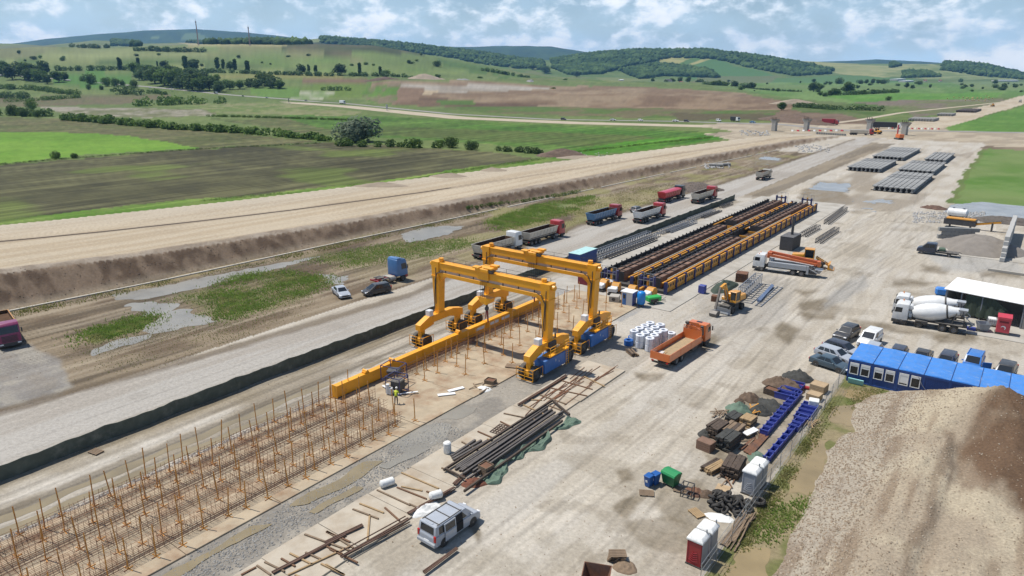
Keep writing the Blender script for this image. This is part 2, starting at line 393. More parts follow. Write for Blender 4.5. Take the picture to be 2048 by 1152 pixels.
def build_ground():
    ks = np.concatenate([np.linspace(-4.0, -1.05, 26)[:-1], np.arange(-1.05, 1.051, 3.6 / FPX), np.linspace(1.05, 4.0, 26)[1:]]) / CP
    pys = np.arange(1420, 168, -2.3); v = (pys - 576) / FPX
    D = CAMH * (CP - v * SP) / (SP + v * CP)
    D = np.concatenate([[-60, -20, 0, 8, 14], D, np.geomspace(D[-1] * 1.012, 4600, 110)[1:], np.geomspace(4700, 13900, 46), [18000, 30000, 50000]])
    K, DD = np.meshgrid(ks, D)
    # near rows keep their width so that the sheet also runs under and behind the drone
    W = np.maximum(DD, 12.0)
    x = K * W; y = DD
    X = (x * CA - y * SA).ravel(); Y = (x * SA + y * CA).ravel(); far = y.ravel()
    Z = np.where(far > 1, ground_z(X, Y), 0.0)
    px, py = _proj(X, Y, Z)
    Z = Z + np.where((far > 400) & (far < 2000), plateau(px, py, X, Y), 0)
    px, py = _proj(X, Y, Z)
    C = np.zeros((len(X), 3)); WET = np.zeros(len(X))
    n1 = fbm(X / 60, Y / 60, 4); n2 = fbm(X / 9 + 40, Y / 9, 4); n3 = fbm(X / 2.2, Y / 2.2 + 9, 4); n4 = fbm(X / 300, Y / 300, 4)
    jx = (fbm(X / 14 + 3, Y / 14, 3) - 0.5); jy = (fbm(X / 14, Y / 14 + 50, 3) - 0.5)
    fade = np.clip(far / 500, 0.15, 1.4); fw = sstep(250, 500, far)
    jx = jx * (1 - fw) + (fbm(px / 40 + 3, py / 14, 3) - 0.5) * fw; jy = jy * (1 - fw) + (fbm(px / 60, py / 20 + 50, 3) - 0.5) * fw
    ax, ay = px + jx * 14 / fade, py + jy * (7 / fade * (1 - fw) + 4 * fw)
    def A(c): return np.array(alb(*c))
    def put(mask, c, c2=None, n=None, lo=0.4, hi=0.62):
        if mask.dtype == bool: mask = mask.astype(float)
        cc = A(c)[None, :] * np.ones((len(X), 1))
        if c2 is not None: w = sstep(lo, hi, n)[:, None]; cc = cc * (1 - w) + A(c2)[None, :] * w
        C[:] = C * (1 - mask[:, None]) + cc * mask[:, None]
    ALL = np.ones(len(X))
    put(ALL, (104, 122, 70), (122, 136, 84), n4, 0.35, 0.65)
    # ---------- hills: fields and meadows
    def field(poly, c, c2=None, n=None, soft=None): put(inpoly(ax, ay, poly), c, c2, n1 if n is None else n)
    HF = [
     ([(-400, 60), (640, 70), (640, 110), (-400, 125)], (124, 138, 84), (136, 142, 92)),
     ([(-300, 90), (120, 91), (62, 118), (-300, 128)], (128, 132, 88), None),
     ([(110, 98), (290, 100), (560, 120), (340, 112), (70, 120)], (140, 148, 96), None),
     ([(70, 116), (340, 110), (420, 116), (300, 128), (30, 122)], (98, 120, 62), None),
     ([(10, 122), (300, 128), (420, 134), (640, 148), (400, 142), (120, 135), (20, 130)], (140, 150, 92), None),
     ([(410, 112), (700, 118), (960, 142), (900, 152), (640, 150), (440, 120)], (126, 142, 82), (110, 132, 70)),
     ([(300, 88), (560, 84), (860, 112), (960, 142), (700, 122), (420, 104)], (136, 138, 92), (120, 136, 82)),
     ([(340, 84), (700, 86), (560, 92), (380, 90)], (176, 168, 122), None),
     ([(610, 84), (870, 86), (880, 108), (770, 116), (650, 108), (540, 92)], (84, 92, 58), (104, 100, 70)),
     ([(700, 108), (880, 108), (1000, 134), (940, 150), (760, 126)], (118, 136, 78), None),
     ([(870, 118), (960, 132), (1050, 152), (1010, 158), (900, 136)], (96, 122, 64), None),
     ([(1000, 130), (1110, 138), (1280, 160), (1120, 168), (960, 146)], (104, 128, 66), (124, 130, 84)),
     ([(1140, 138), (1240, 136), (1330, 158), (1220, 166)], (132, 140, 88), None),
     ([(1090, 100), (1240, 92), (1460, 94), (1600, 118), (1700, 150), (1500, 168), (1090, 150)], (102, 124, 70), (116, 134, 78)),
     ([(1305, 112), (1400, 104), (1440, 112), (1395, 130), (1320, 132)], (178, 172, 112), (154, 158, 100)),
     ([(1400, 106), (1425, 108), (1352, 140), (1340, 136)], (98, 128, 70), None),
     ([(1350, 140), (1425, 118), (1525, 142), (1560, 158), (1400, 160), (1350, 152)], (96, 132, 78), None),
     ([(1440, 118), (1490, 126), (1530, 140), (1470, 134)], (112, 134, 78), None),
     ([(1520, 160), (1690, 150), (1830, 158), (1830, 170), (1540, 172)], (100, 132, 76), None),
     ([(1400, 152), (1560, 152), (1540, 168), (1380, 166)], (118, 128, 86), None),
     ([(1590, 116), (1840, 122), (1900, 140), (1770, 156), (1680, 148)], (168, 168, 116), (148, 156, 102)),
     ([(1840, 128), (1960, 146), (2060, 158), (1900, 160), (1760, 152)], (150, 158, 106), (122, 138, 84)),
     ([(1700, 122), (1760, 124), (1790, 132), (1720, 130)], (120, 140, 88), None)]
    for p, c, c2 in HF: field(p, c, c2)
    # narrow strips on the slopes
    hill = (far > 1000) & (far < 5200) & (Z > 2)
    st = .55 * vnoise(px / 150 + far / 600, far / 60) + .45 * vnoise(px / 60 - far / 300 + 9, far / 130)
    C[:] = np.where((hill & (px < 1100))[:, None], C * (0.74 + 0.5 * st[:, None]), C)
    # wooded far mountains
    put((far > 6000).astype(float), (62, 84, 52), (74, 96, 58), fbm(X / 150, Y / 150, 4))
    C[:] = np.where((far > 6000)[:, None], C * (0.75 + 0.5 * fbm(X / 60, Y / 60, 3)[:, None]), C)
    put(inpoly(ax, ay, [(290, 72), (330, 70), (310, 78)]), (120, 140, 90)); put(inpoly(ax, ay, [(370, 66), (400, 68), (420, 80), (360, 78)]), (110, 130, 84))
    # ---------- the plain
    PL = [
     ([(-400, 128), (300, 132), (640, 150), (1300, 166), (2500, 166), (2500, 470), (-400, 470)], (106, 124, 68), (120, 134, 78)),
     ([(-400, 195), (80, 192), (330, 187), (345, 195), (250, 207), (60, 214), (-400, 222)], (122, 112, 84), (112, 112, 76)),
     ([(100, 148), (200, 142), (290, 162), (180, 176), (110, 168)], (92, 132, 60), None),
     ([(400, 146), (640, 150), (740, 156), (690, 163), (560, 160), (430, 158)], (140, 140, 84), None),
     ([(570, 155), (740, 155), (730, 165), (620, 166)], (132, 108, 88), None),
     ([(640, 166), (750, 166), (745, 196), (640, 196), (600, 180)], (112, 134, 62), None),
     ([(600, 186), (650, 184), (676, 184), (640, 200), (580, 198)], (176, 178, 150), (130, 150, 96)),
     ([(500, 178), (600, 178), (600, 198), (500, 192)], (108, 140, 66), None),
     ([(80, 214), (380, 218), (480, 216), (420, 232), (300, 236), (130, 229)], (168, 160, 142), (120, 122, 86)),
     ([(380, 205), (600, 208), (740, 226), (640, 234), (420, 226)], (146, 146, 102), (112, 130, 70)),
     ([(-400, 236), (120, 235), (300, 251), (470, 266), (640, 284), (400, 297), (250, 272), (130, 265), (-400, 266)], (112, 110, 74), (98, 104, 62)),
     ([(-400, 262), (130, 265), (250, 271), (404, 296), (150, 313), (0, 327), (-400, 345)], (110, 152, 50), (122, 160, 58)),
     ([(-400, 350), (0, 330), (390, 299), (640, 285), (740, 290), (1000, 306), (1085, 320), (860, 352), (700, 374), (420, 400), (0, 448), (-400, 500)], (84, 82, 58), (104, 102, 70)),
     ([(420, 238), (720, 238), (700, 262), (640, 272), (520, 252)], (110, 112, 72), (92, 104, 58)),
     ([(560, 230), (780, 232), (1000, 245), (1280, 256), (1480, 268), (1370, 288), (1150, 303), (1050, 294), (900, 284), (720, 272), (600, 245)], (84, 118, 44), (96, 124, 56)),
     ([(760, 252), (1020, 262), (1290, 272), (1330, 284), (1160, 292), (960, 282), (760, 270)], (98, 112, 58), (86, 106, 50)),
     ([(900, 250), (1300, 262), (1450, 270), (1300, 272), (1000, 258)], (82, 120, 46), None),
     ([(1160, 296), (1300, 278), (1480, 268), (1500, 272), (1250, 305), (1110, 318), (1090, 312)], (78, 132, 34), (94, 140, 48)),
     ([(-400, 455), (0, 440), (420, 394), (700, 368), (1085, 316), (1130, 318), (700, 390), (400, 418), (0, 462), (-400, 510)], (96, 132, 46), (122, 142, 70)),
     # earthworks
     ([(745, 164), (940, 162), (1100, 172), (1280, 172), (1480, 186), (1560, 203), (1510, 218), (1200, 216), (880, 214), (790, 211), (735, 192)], (158, 138, 112), (138, 116, 92)),
     ([(780, 170), (1000, 170), (1120, 176), (1000, 184), (800, 186)], (178, 170, 156), (162, 152, 136)),
     ([(760, 182), (880, 182), (860, 190), (770, 194)], (190, 172, 142), None),
     ([(790, 196), (860, 192), (960, 206), (1100, 208), (1060, 216), (880, 214), (795, 211)], (108, 88, 70), (124, 102, 80)),
     ([(865, 198), (945, 199), (950, 208), (885, 210)], (92, 118, 56), None),
     ([(740, 170), (800, 172), (800, 208), (742, 205), (720, 190)], (96, 130, 52), (130, 118, 92)),
     ([(800, 175), (850, 176), (840, 200), (790, 208)], (140, 116, 94), None),
     ([(1000, 168), (1400, 178), (1600, 190), (1700, 190), (1700, 184), (1400, 172), (1100, 166)], (116, 132, 78), None),
     ([(1280, 190), (1520, 196), (1640, 212), (1700, 222), (1560, 232), (1330, 222), (1240, 218)], (154, 132, 106), (130, 108, 86)),
     ([(870, 212), (1250, 216), (1560, 222), (1550, 240), (1250, 236), (960, 226)], (96, 118, 58), (120, 112, 80)),
     ([(1340, 226), (1560, 230), (1560, 240), (1360, 240)], (104, 96, 70), None),
     ([(1600, 196), (1810, 200), (1760, 232), (1680, 240), (1580, 220)], (88, 112, 54), (110, 122, 74)),
     ([(1680, 202), (2000, 198), (2020, 205), (1830, 235), (1800, 215)], (134, 122, 106), (120, 124, 84)),
     ([(1550, 225), (1680, 228), (1760, 245), (1700, 252), (1540, 248)], (122, 102, 84), (136, 116, 96)),
     # right-hand plain
     ([(1400, 166), (2500, 164), (2500, 196), (1980, 196), (1700, 205), (1560, 195)], (104, 136, 70), (122, 148, 86)),
     ([(1420, 170), (1900, 172), (1800, 180), (1440, 178)], (118, 140, 84), None),
     ([(1640, 190), (2010, 184), (1990, 196), (1720, 202)], (98, 142, 58), (110, 150, 66)),
     ([(1900, 164), (2500, 162), (2500, 178), (1950, 180)], (124, 142, 90), None),
     ([(1862, 262), (2048, 212), (2500, 150), (2500, 280), (1940, 266)], (98, 138, 60), (112, 146, 70))]
    ew = fbm(px / 60, py / 5, 4)
    for p, c, c2 in PL: field(p, c, c2, ew if 160 < p[0][1] < 215 and p[0][0] > 730 else n2 * 0.5 + n1 * 0.5)
    # crop rows on the tilled fields
    rows = vnoise((X * 0.07 + Y) / 40, (X - Y * 0.07) / 1.6); rows2 = vnoise((X * 0.07 + Y) / 70, (X - Y * 0.07) / 5.5)
    til = inpoly(px, py, PL[12][0]) | inpoly(px, py, PL[10][0]) | inpoly(px, py, PL[13][0]) | inpoly(px, py, PL[14][0])
    C[:] = np.where(til[:, None], C * (0.60 + 0.44 * rows + 0.42 * rows2)[:, None], C)
    put(np.where(inpoly(ax, ay, PL[12][0]), sstep(0.58, 0.72, fbm(X / 30 + 5, Y / 30, 4)), 0) * 0.7, (112, 128, 62))
    mead = (py < 330) & (far < 3000)
    C[:] = np.where(mead[:, None], C * (0.80 + 0.4 * n3)[:, None] * (0.88 + 0.24 * n1)[:, None], C)
    # interchange earthworks and the motorway beyond
    field([(1380, 250), (1480, 245), (1560, 246), (1700, 248), (1870, 244), (1900, 262), (2300, 268), (2300, 300), (1900, 292), (1780, 286), (1640, 292), (1480, 285), (1400, 268), (1470, 262)], (198, 184, 160), (176, 162, 140), n2)
    field([(1752, 262), (1790, 250), (1890, 230), (2048, 192), (2300, 140), (2300, 170), (2048, 208), (1940, 240), (1868, 262)], (208, 194, 170), (196, 180, 154), n2)
    field([(1780, 288), (2300, 302), (2300, 312), (1790, 293)], (124, 108, 90), (150, 134, 112), n2)
    # ---------- the site itself, in yard coordinates
    near = far < 520
    fx = np.interp(Y, FOOT_Y, FOOT_X); hE = np.interp(Y, EMBH_Y, EMBH_H); lx = np.interp(Y, LEFT_Y, LEFT_X); cr = fx - 1.55 * hE
    rightE = np.interp(Y, [-100, 90, 200, 220, 260, 390, 450], [60, 60, 40, -18, -20, -23, -24])
    site = near & (X > lx + 1) & (X < rightE + (n2 - .5) * 5) & (Y < 432)
    streak = fbm(X / 1.6, Y / 30, 4); streak2 = fbm(X / 0.7 + 7, Y / 14, 3)
    put(site.astype(float), (213, 205, 191), (196, 186, 169), n2 * 0.4 + streak * 0.6)
    C[:] = np.where(site[:, None], C * (0.86 + 0.26 * streak + 0.1 * (n3 - .5))[:, None], C)
    # motorway top
    top = near & (X > lx) & (X < cr + 0.3) & (Y < 425)
    ml = np.interp(Y, [-400, 44, 79, 137, 255, 420, 700], [-162, -151, -143.3, -134.1, -123, -107, -90])
    put(top.astype(float), (208, 192, 166), (196, 178, 150), streak)
    put(top * sstep(lx + 20, lx, X) * 0.5, (206, 196, 178))
    put(top * sstep(0.75, 0.25, np.abs(X - ml) * .4 + (n2 - .5) * 0.3) * .4, (120, 102, 84))
    put(top * sstep(5.0, 2.0, cr - X + (n2 - .5) * 4) * 0.8, (168, 156, 142), (140, 126, 112), n3)
    sl = near & (X >= cr - 0.2) & (X <= fx + 0.6) & (Y < 428)
    put(sl.astype(float), (146, 126, 106), (108, 90, 74), fbm(X / 2.5, Y / 1.4, 5), 0.36, 0.66)
    put(sl * sstep(fx - 1.6, fx, X) * 0.6, (176, 162, 140))
    # muddy strip between the embankment and the haul road
    mid = near & (X > fx) & (X < -79.5) & (Y < 330)
    put(mid.astype(float), (152, 136, 113), (118, 102, 83), fbm(X / 4, Y / 9, 5))
    put(mid * sstep(0.52, 0.66, fbm(X / 2.6 + 9, Y / 20, 5)) * 0.85, (104, 92, 76))
    put(mid * sstep(0.5, 0.7, fbm(X / 1.2 + 2, Y / 26 + 5, 3)) * 0.5, (190, 176, 152))
    put(mid * sstep(0.50, 0.66, fbm(X / 6 + 2, Y / 10 + 3, 4)) * sstep(60, 130, Y) * 0.65, (152, 148, 96))
    sx_, sy_ = px + (n3 - .5) * 22 + jx * 16, py + (n2 - .5) * 16 + jy * 9
    def soft(poly, fe=9.0):
        xs = [p[0] for p in poly]; ys = [p[1] for p in poly]
        ii = np.nonzero((sx_ > min(xs) - fe) & (sx_ < max(xs) + fe) & (sy_ > min(ys) - fe) & (sy_ < max(ys) + fe))[0]
        qx, qy = sx_[ii], sy_[ii]; ins = inpoly(qx, qy, poly); best = np.full(len(ii), 1e9)
        for (x1, y1), (x2, y2) in zip(poly, poly[1:] + poly[:1]):
            dx, dy = x2 - x1, y2 - y1; t = np.clip(((qx - x1) * dx + (qy - y1) * dy) / (dx * dx + dy * dy + 1e-9), 0, 1)
            best = np.minimum(best, np.hypot(qx - x1 - t * dx, (qy - y1 - t * dy) * 1.8))
        r = np.zeros(len(X)); r[ii] = sstep(-fe, fe, np.where(ins, best, -best)); return r
    def blotch(poly, c, a=1.0, c2=None):
        put(soft(poly) * a * np.clip(0.45 + 1.1 * n3, 0, 1), c, c2, n3)
    blotch([(0, 700), (60, 690), (120, 720), (150, 770), (100, 800), (0, 815), (-80, 800), (-80, 720)], (156, 152, 146), .9, (172, 166, 154))
    blotch([(330, 580), (460, 556), (560, 548), (640, 560), (600, 600), (520, 622), (450, 640), (400, 618)], (120, 122, 78), 0.7, (134, 124, 90))
    blotch([(395, 560), (500, 540), (520, 560), (420, 580)], (96, 84, 68), 0.8)
    blotch([(165, 660), (300, 630), (310, 650), (190, 690)], (126, 134, 78), 0.7)
    blotch([(620, 510), (780, 490), (900, 480), (950, 490), (860, 510), (700, 530)], (128, 130, 84), 0.6)
    blotch([(980, 440), (1100, 405), (1180, 395), (1100, 430), (1010, 455)], (104, 128, 62), 0.85)
    blotch([(1160, 440), (1250, 425), (1240, 438), (1170, 455)], (128, 134, 84), 0.7)
    blotch([(1130, 410), (1300, 375), (1400, 370), (1330, 395), (1200, 430)], (168, 158, 116), 0.6)
    blotch([(1460, 365), (1500, 360), (1500, 370), (1470, 376)], (118, 136, 70), 0.8)
    for m_, q in PUDP: put(soft(q, 17.0 if q[0][1] > 420 else 7.0) * .85, (118, 106, 88) if m_ != 'w_sky' else (150, 140, 124), (140, 126, 104), n3)
    # haul road
    hl = np.interp(Y, [-50, 20, 47, 76, 92, 140, 240, 330, 434], [-82, -80.4, -77, -75, -78, -82, -79, -80, -82]); hr = np.interp(Y, [-50, 190, 330, 434], [-66.2, -66.2, -69, -72])
    haul = near * (X > hl + (n2 - .5) * 2.5) * (X < hr) * (Y < 434)
    put(haul.astype(float), (196, 190, 180), (184, 176, 164), streak)
    put(haul * sstep(0.62, 0.75, n2) * 0.4, (158, 150, 138))
    put(near * sstep(1.6, 0.4, np.abs(X - hl + 0.6) + (n3 - .5)) * (Y < 420) * 0.75, (118, 104, 86))
    # yard: strip right of the fence, ruts, grey wet apron, damp patches
    put(near * (X > -66) * (X < -56.3) * (Y < 100) * sstep(0.4, 0.62, fbm(X / 2.2, Y / 14 + 4, 4)) * 0.8, (160, 148, 128))
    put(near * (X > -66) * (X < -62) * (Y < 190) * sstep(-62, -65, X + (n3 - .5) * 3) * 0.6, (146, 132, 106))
    put(near * sstep(0.9, 0.3, np.abs(X + 60.6) + (n3 - .5)) * (Y < 92) * 0.6, (120, 110, 94))
    put(near * (X > -44.3) * (X < -39) * (Y < 64) * 0.9 , (150, 144, 134), (176, 168, 154), n3)
    put(near * (X > -60) * (X < -43) * (Y > 83) * (Y < 92) * 0.7, (166, 166, 164), (184, 178, 168), n2)
    put(near * (X > -47) * (X < -34) * (Y > 58) * (Y < 78) * 0.45, (152, 144, 130), (174, 166, 152), n2)
    tr = near * (X > -36) * (X < 40) * (Y > 20) * (Y < 200)
    put(tr * sstep(0.46, 0.7, fbm(X / 2.6 + 3, Y / 22, 4)) * 0.5, (212, 202, 184))
    put(tr * sstep(0.60, 0.68, fbm(X / 6 + 13, Y / 6 + 2, 5)) * 0.3, (150, 138, 116))
    put(tr * sstep(0.66, 0.74, fbm(X / 3.4 + 1, Y / 3.4 + 8, 5)) * 0.35, (140, 128, 108))
    put(near * (Y > 196) * (Y < 380) * (X > -66) * (X < -24) * sstep(0.5, 0.66, fbm(X / 7, Y / 30 + 2, 4)) * 0.7, (158, 146, 128))
    put(near * (X > hr) * (X < -60) * (Y > 200) * (Y < 400) * 0.85, (130, 118, 100), (158, 144, 122), streak)
    for q in ([(1235, 940), (1262, 935), (1270, 960), (1240, 968)], [(1220, 1020), (1262, 990), (1290, 995), (1250, 1040)], [(1240, 1045), (1340, 1030), (1400, 1060), (1370, 1110), (1290, 1100)], [(1270, 740), (1330, 748), (1320, 762), (1280, 758)],
              [(1390, 690), (1440, 662), (1450, 676), (1410, 704)], [(1700, 640), (1810, 650), (1880, 668), (1830, 672), (1720, 660)], [(1860, 672), (1960, 664), (1950, 690), (1880, 690)],
              [(1600, 610), (1680, 590), (1670, 640), (1610, 640)], [(1590, 580), (1640, 578), (1620, 595)], [(1790, 560), (1870, 566), (1850, 574), (1790, 570)], [(1840, 530), (1900, 535), (1890, 548), (1840, 542)],
              [(935, 1020), (965, 1066), (955, 1086), (930, 1050)], [(1560, 640), (1600, 660), (1580, 690), (1550, 670)], [(1960, 540), (2040, 545), (2048, 558), (1970, 552)]):
        blotch(q, (148, 136, 116), 0.85, (132, 120, 100))
    blotch([(1660, 590), (1700, 560), (1730, 545), (1740, 570), (1700, 600), (1650, 620)], (180, 176, 168), 0.8)
    blotch([(1500, 545), (1600, 560), (1560, 640), (1440, 680), (1400, 640), (1390, 590)], (176, 170, 160), 0.6)
    blotch([(1850, 500), (2048, 520), (2048, 545), (1880, 540)], (186, 184, 178), 0.7)
    blotch([(1400, 880), (1500, 790), (1620, 740), (1600, 900), (1540, 960), (1430, 950)], (164, 150, 128), 0.8, (140, 128, 108))
    blotch([(1300, 960), (1400, 960), (1480, 1050), (1400, 1152), (1250, 1152), (1330, 1050)], (170, 158, 138), 0.6, (150, 138, 118))
    # tyre tracks: long curving pairs over yard, haul road, motorway top and mud strip
    gt = np.random.RandomState(4); tm = np.ones(len(X))
    for (xa, xb, ya, yb, nt, dk, wob) in ((-33.5, -15, 15, 200, 60, .91, 2.2), (-78, -67, 0, 400, 16, .9, .6), (-65, -57.5, 0, 95, 12, .80, .35), (-112, -84, 20, 130, 34, .80, 3.0), (-165, -120, 20, 420, 40, .92, 1.0), (-38, 10, 90, 210, 60, .92, 5.0), (-62, -24, 200, 400, 26, .92, 3.0)):
        reg = np.nonzero(near & (X > xa - 6) & (X < xb + 6) & (Y > ya) & (Y < yb))[0]; Xr, Yr = X[reg], Y[reg]
        for _ in range(nt):
            x0 = gt.uniform(xa, xb); sl_ = gt.normal(0, .06) * wob; c0 = x0 + sl_ * (Yr - (ya + yb) / 2) * .3 + wob * np.sin(Yr / gt.uniform(12, 40) + gt.uniform(0, 6.3)); w = gt.uniform(.1, .2); a0 = gt.uniform(ya, yb); win = sstep(0, 8, 28 + 30 * gt.rand() - np.abs(Yr - a0)); d = np.minimum(np.abs(Xr - c0 - .95), np.abs(Xr - c0 + .95)); k = dk + gt.uniform(-.08, .08) if gt.rand() < .72 else 1.10
            tm[reg] *= 1 + (k - 1) * sstep(w + .1, w * .5, d) * win * np.clip(.4 + 1.2 * n3[reg], 0, 1)
    C[:] = C * tm[:, None]
    # ditch along the site fence and rough grass
    dit = near * (X > -13.6) * (X < -7) * (Y < 84)
    put(dit.astype(float), (164, 150, 116), (126, 128, 80), n3)
    blotch([(1690, 770), (1760, 775), (1850, 800), (1760, 830), (1700, 820)], (120, 112, 74), 0.8, (104, 116, 60))
    # green edge of the right-hand field
    rg = near & (X > rightE + 2 + (n2 - .5) * 4) & (Y > 205) & (Y < 400)
    put(rg.astype(float), (98, 134, 58), (120, 148, 80), n2 * 0.6 + n1 * 0.4)
    put(rg * sstep(0.50, 0.62, n1) * 0.5, (138, 150, 96))
    C[:] = np.clip(C, 0.004, 0.8); WET[:] = til
    ny, nx = K.shape
    idx = np.arange(ny * nx).reshape(ny, nx)
    F = np.stack([idx[:-1, :-1], idx[:-1, 1:], idx[1:, 1:], idx[1:, :-1]], -1).reshape(-1, 4)
    me = bpy.data.meshes.new('ground')
    me.vertices.add(len(X)); me.vertices.foreach_set('co', np.stack([X, Y, Z], 1).ravel())
    me.loops.add(F.size); me.loops.foreach_set('vertex_index', F.ravel())
    me.polygons.add(len(F)); me.polygons.foreach_set('loop_start', np.arange(0, F.size, 4)); me.polygons.foreach_set('loop_total', np.full(len(F), 4))
    me.polygons.foreach_set('use_smooth', np.ones(len(F), bool))
    at_ = me.attributes.new('cover', 'FLOAT_COLOR', 'POINT')
    at_.data.foreach_set('color', np.concatenate([C, np.ones((len(X), 1))], 1).astype(np.float32).ravel())
    at_ = me.attributes.new('till', 'FLOAT', 'POINT'); at_.data.foreach_set('value', WET.astype(np.float32))
    me.update(); me.validate()
    # material: land cover times grain
    m = bpy.data.materials.new('ground_cover'); m.use_nodes = True; nt = m.node_tree; N = nt.nodes; L = nt.links
    p = N['Principled BSDF']; p.inputs['Roughness'].default_value = 0.92; p.inputs['Specular IOR Level'].default_value = 0.15
    an = N.new('ShaderNodeAttribute'); an.attribute_name = 'cover'; tc = N.new('ShaderNodeTexCoord')
    def noise(s, d, r=0.6):
        n = N.new('ShaderNodeTexNoise'); n.inputs['Scale'].default_value = s; n.inputs['Detail'].default_value = d; n.inputs['Roughness'].default_value = r
        L.new(tc.outputs['Object'], n.inputs['Vector']); return n.outputs['Fac']
    def mr(f, a, b):
        n = N.new('ShaderNodeMapRange'); n.inputs['From Min'].default_value = 0.25; n.inputs['From Max'].default_value = 0.75; n.inputs['To Min'].default_value = a; n.inputs['To Max'].default_value = b
        L.new(f, n.inputs['Value']); return n.outputs[0]
    g1 = mr(noise(2.6, 9, 0.78), 0.66, 1.34); g2 = mr(noise(0.05, 4), 0.94, 1.06)
    mp = N.new('ShaderNodeMapping'); mp.inputs['Rotation'].default_value = (0, 0, R(4)); mp.inputs['Scale'].default_value = (.24, .006, 1); L.new(tc.outputs['Object'], mp.inputs[0])
    rn = N.new('ShaderNodeTexNoise'); rn.inputs['Scale'].default_value = 1.0; rn.inputs['Detail'].default_value = 6; rn.inputs['Roughness'].default_value = .75; L.new(mp.outputs[0], rn.inputs['Vector'])
    ta = N.new('ShaderNodeAttribute'); ta.attribute_name = 'till'; rm = N.new('ShaderNodeMix'); rm.inputs[2].default_value = 1.0; L.new(ta.outputs['Fac'], rm.inputs[0]); L.new(mr(rn.outputs['Fac'], 0.25, 1.75), rm.inputs[3])
    m0 = N.new('ShaderNodeMath'); m0.operation = 'MULTIPLY'; L.new(g2, m0.inputs[0]); L.new(rm.outputs[0], m0.inputs[1])
    mu = N.new('ShaderNodeMath'); mu.operation = 'MULTIPLY'; L.new(g1, mu.inputs[0]); L.new(m0.outputs[0], mu.inputs[1])
    cc = N.new('ShaderNodeCombineColor')
    for i in range(3): L.new(mu.outputs[0], cc.inputs[i])
    mx = N.new('ShaderNodeMix'); mx.data_type = 'RGBA'; mx.blend_type = 'MULTIPLY'; mx.inputs[0].default_value = 1.0
    L.new(an.outputs['Color'], mx.inputs[6]); L.new(cc.outputs[0], mx.inputs[7]); L.new(mx.outputs[2], p.inputs['Base Color'])
    b = N.new('ShaderNodeBump'); b.inputs['Strength'].default_value = 0.55; b.inputs['Distance'].default_value = 0.12
    L.new(noise(1.6, 8, 0.7), b.inputs['Height']); L.new(b.outputs[0], p.inputs['Normal'])
    me.materials.append(m)
    o = link('ground', me); o['kind'] = 'structure'
    return o
build_ground()

def build_haze():
    b = MB(); b.b2(-13000, 13000, -13000, 13000, -3.0, 660)
    m = bpy.data.materials.new('haze_air'); m.use_nodes = True; nt = m.node_tree; nt.nodes.clear()
    o = nt.nodes.new('ShaderNodeOutputMaterial'); v = nt.nodes.new('ShaderNodeVolumePrincipled')
    v.inputs['Color'].default_value = (0.25, 0.54, 0.97, 1); v.inputs['Density'].default_value = 5.2e-5; v.inputs['Anisotropy'].default_value = 0.1
    nt.links.new(v.outputs[0], o.inputs['Volume'])
    ob = link('haze', b.mesh('haze', m)); ob['kind'] = 'stuff'; ob['label'] = 'thin blue summer haze over the plain and hills'
    try: m.cycles.homogeneous_volume = True
    except Exception: pass
    return ob
build_haze()
# ================================================================ roads of the plain, slabs, water, fences
def gz1(x, y): return float(ground_z(np.array([x]), np.array([y]))[0])
def hit(px, py, zoff=0.0):
    """where the sight line through a surveyed spot meets the terrain"""
    u = (px - 1024) / FPX; v = (py - 576) / FPX; t = np.geomspace(40, 12000, 1300)
    x = u * t; y = t * (CP - v * SP); z = CAMH - t * (SP + v * CP); X = x * CA - y * SA; Y = x * SA + y * CA
    g_ = ground_z(X, Y) + zoff; k = np.nonzero(z <= g_)[0]; i = k[0] if len(k) else len(t) - 1
    return float(X[i]), float(Y[i]), float(g_[i] - zoff)
def strip(name, pts, wid, m, dz=0.06, step=12.0, world=False):
    P = [Vector((*p, 0)) if world else Vector((*hit(*p)[:2], 0)) for p in pts]; out = []
    for a, b in zip(P[:-1], P[1:]):
        n = max(1, int((b - a).length / step))
        for i in range(n): out.append(a.lerp(b, i / n))
    out.append(P[-1]); b = MB(); rings = []
    for i, p in enumerate(out):
        t = (out[min(i + 1, len(out) - 1)] - out[max(i - 1, 0)]).normalized(); nrm = Vector((t.y, -t.x, 0)); w = wid / 2 * (1 + 0.08 * (rnd.random() - .5))
        rings.append([(p.x - nrm.x * w, p.y - nrm.y * w), (p.x + nrm.x * w, p.y + nrm.y * w)])
    for r0, r1 in zip(rings[:-1], rings[1:]):
        q = [(*r0[0], 0), (*r0[1], 0), (*r1[1], 0), (*r1[0], 0)]; b.quad(*[(x, y, gz1(x, y) + dz) for x, y, _ in q])
    o = link(name, b.mesh(name, m, fix=False)); o['kind'] = 'structure'; return o
asph = mat('worn_asphalt', alb(170, 166, 160), 0.9, var=0.12, scale=0.12, spec=0.2)
sand = mat('compacted_sand', alb(206, 192, 168), 0.95, var=0.14, scale=0.08, spec=0.1)
main_pts = [(-60, 146), (60, 154), (200, 166), (340, 178), (450, 189), (570, 198), (690, 207), (900, 228), (1100, 239), (1350, 243), (1560, 249), (1640, 257), (1700, 261)]
strip('main_road', main_pts, 9, asph, 0.10)
strip('construction_strip', [(560, 203), (690, 213), (790, 223), (920, 236), (1150, 246), (1300, 250), (1420, 253)], 24, sand, 0.05)
strip('side_road', [(1690, 262), (1850, 262), (2048, 266), (2400, 273)], 8, asph, 0.09)
strip('access_road', [(1640, 258), (1655, 248), (1720, 240), (1800, 226), (2010, 204)], 6, sand, 0.07)

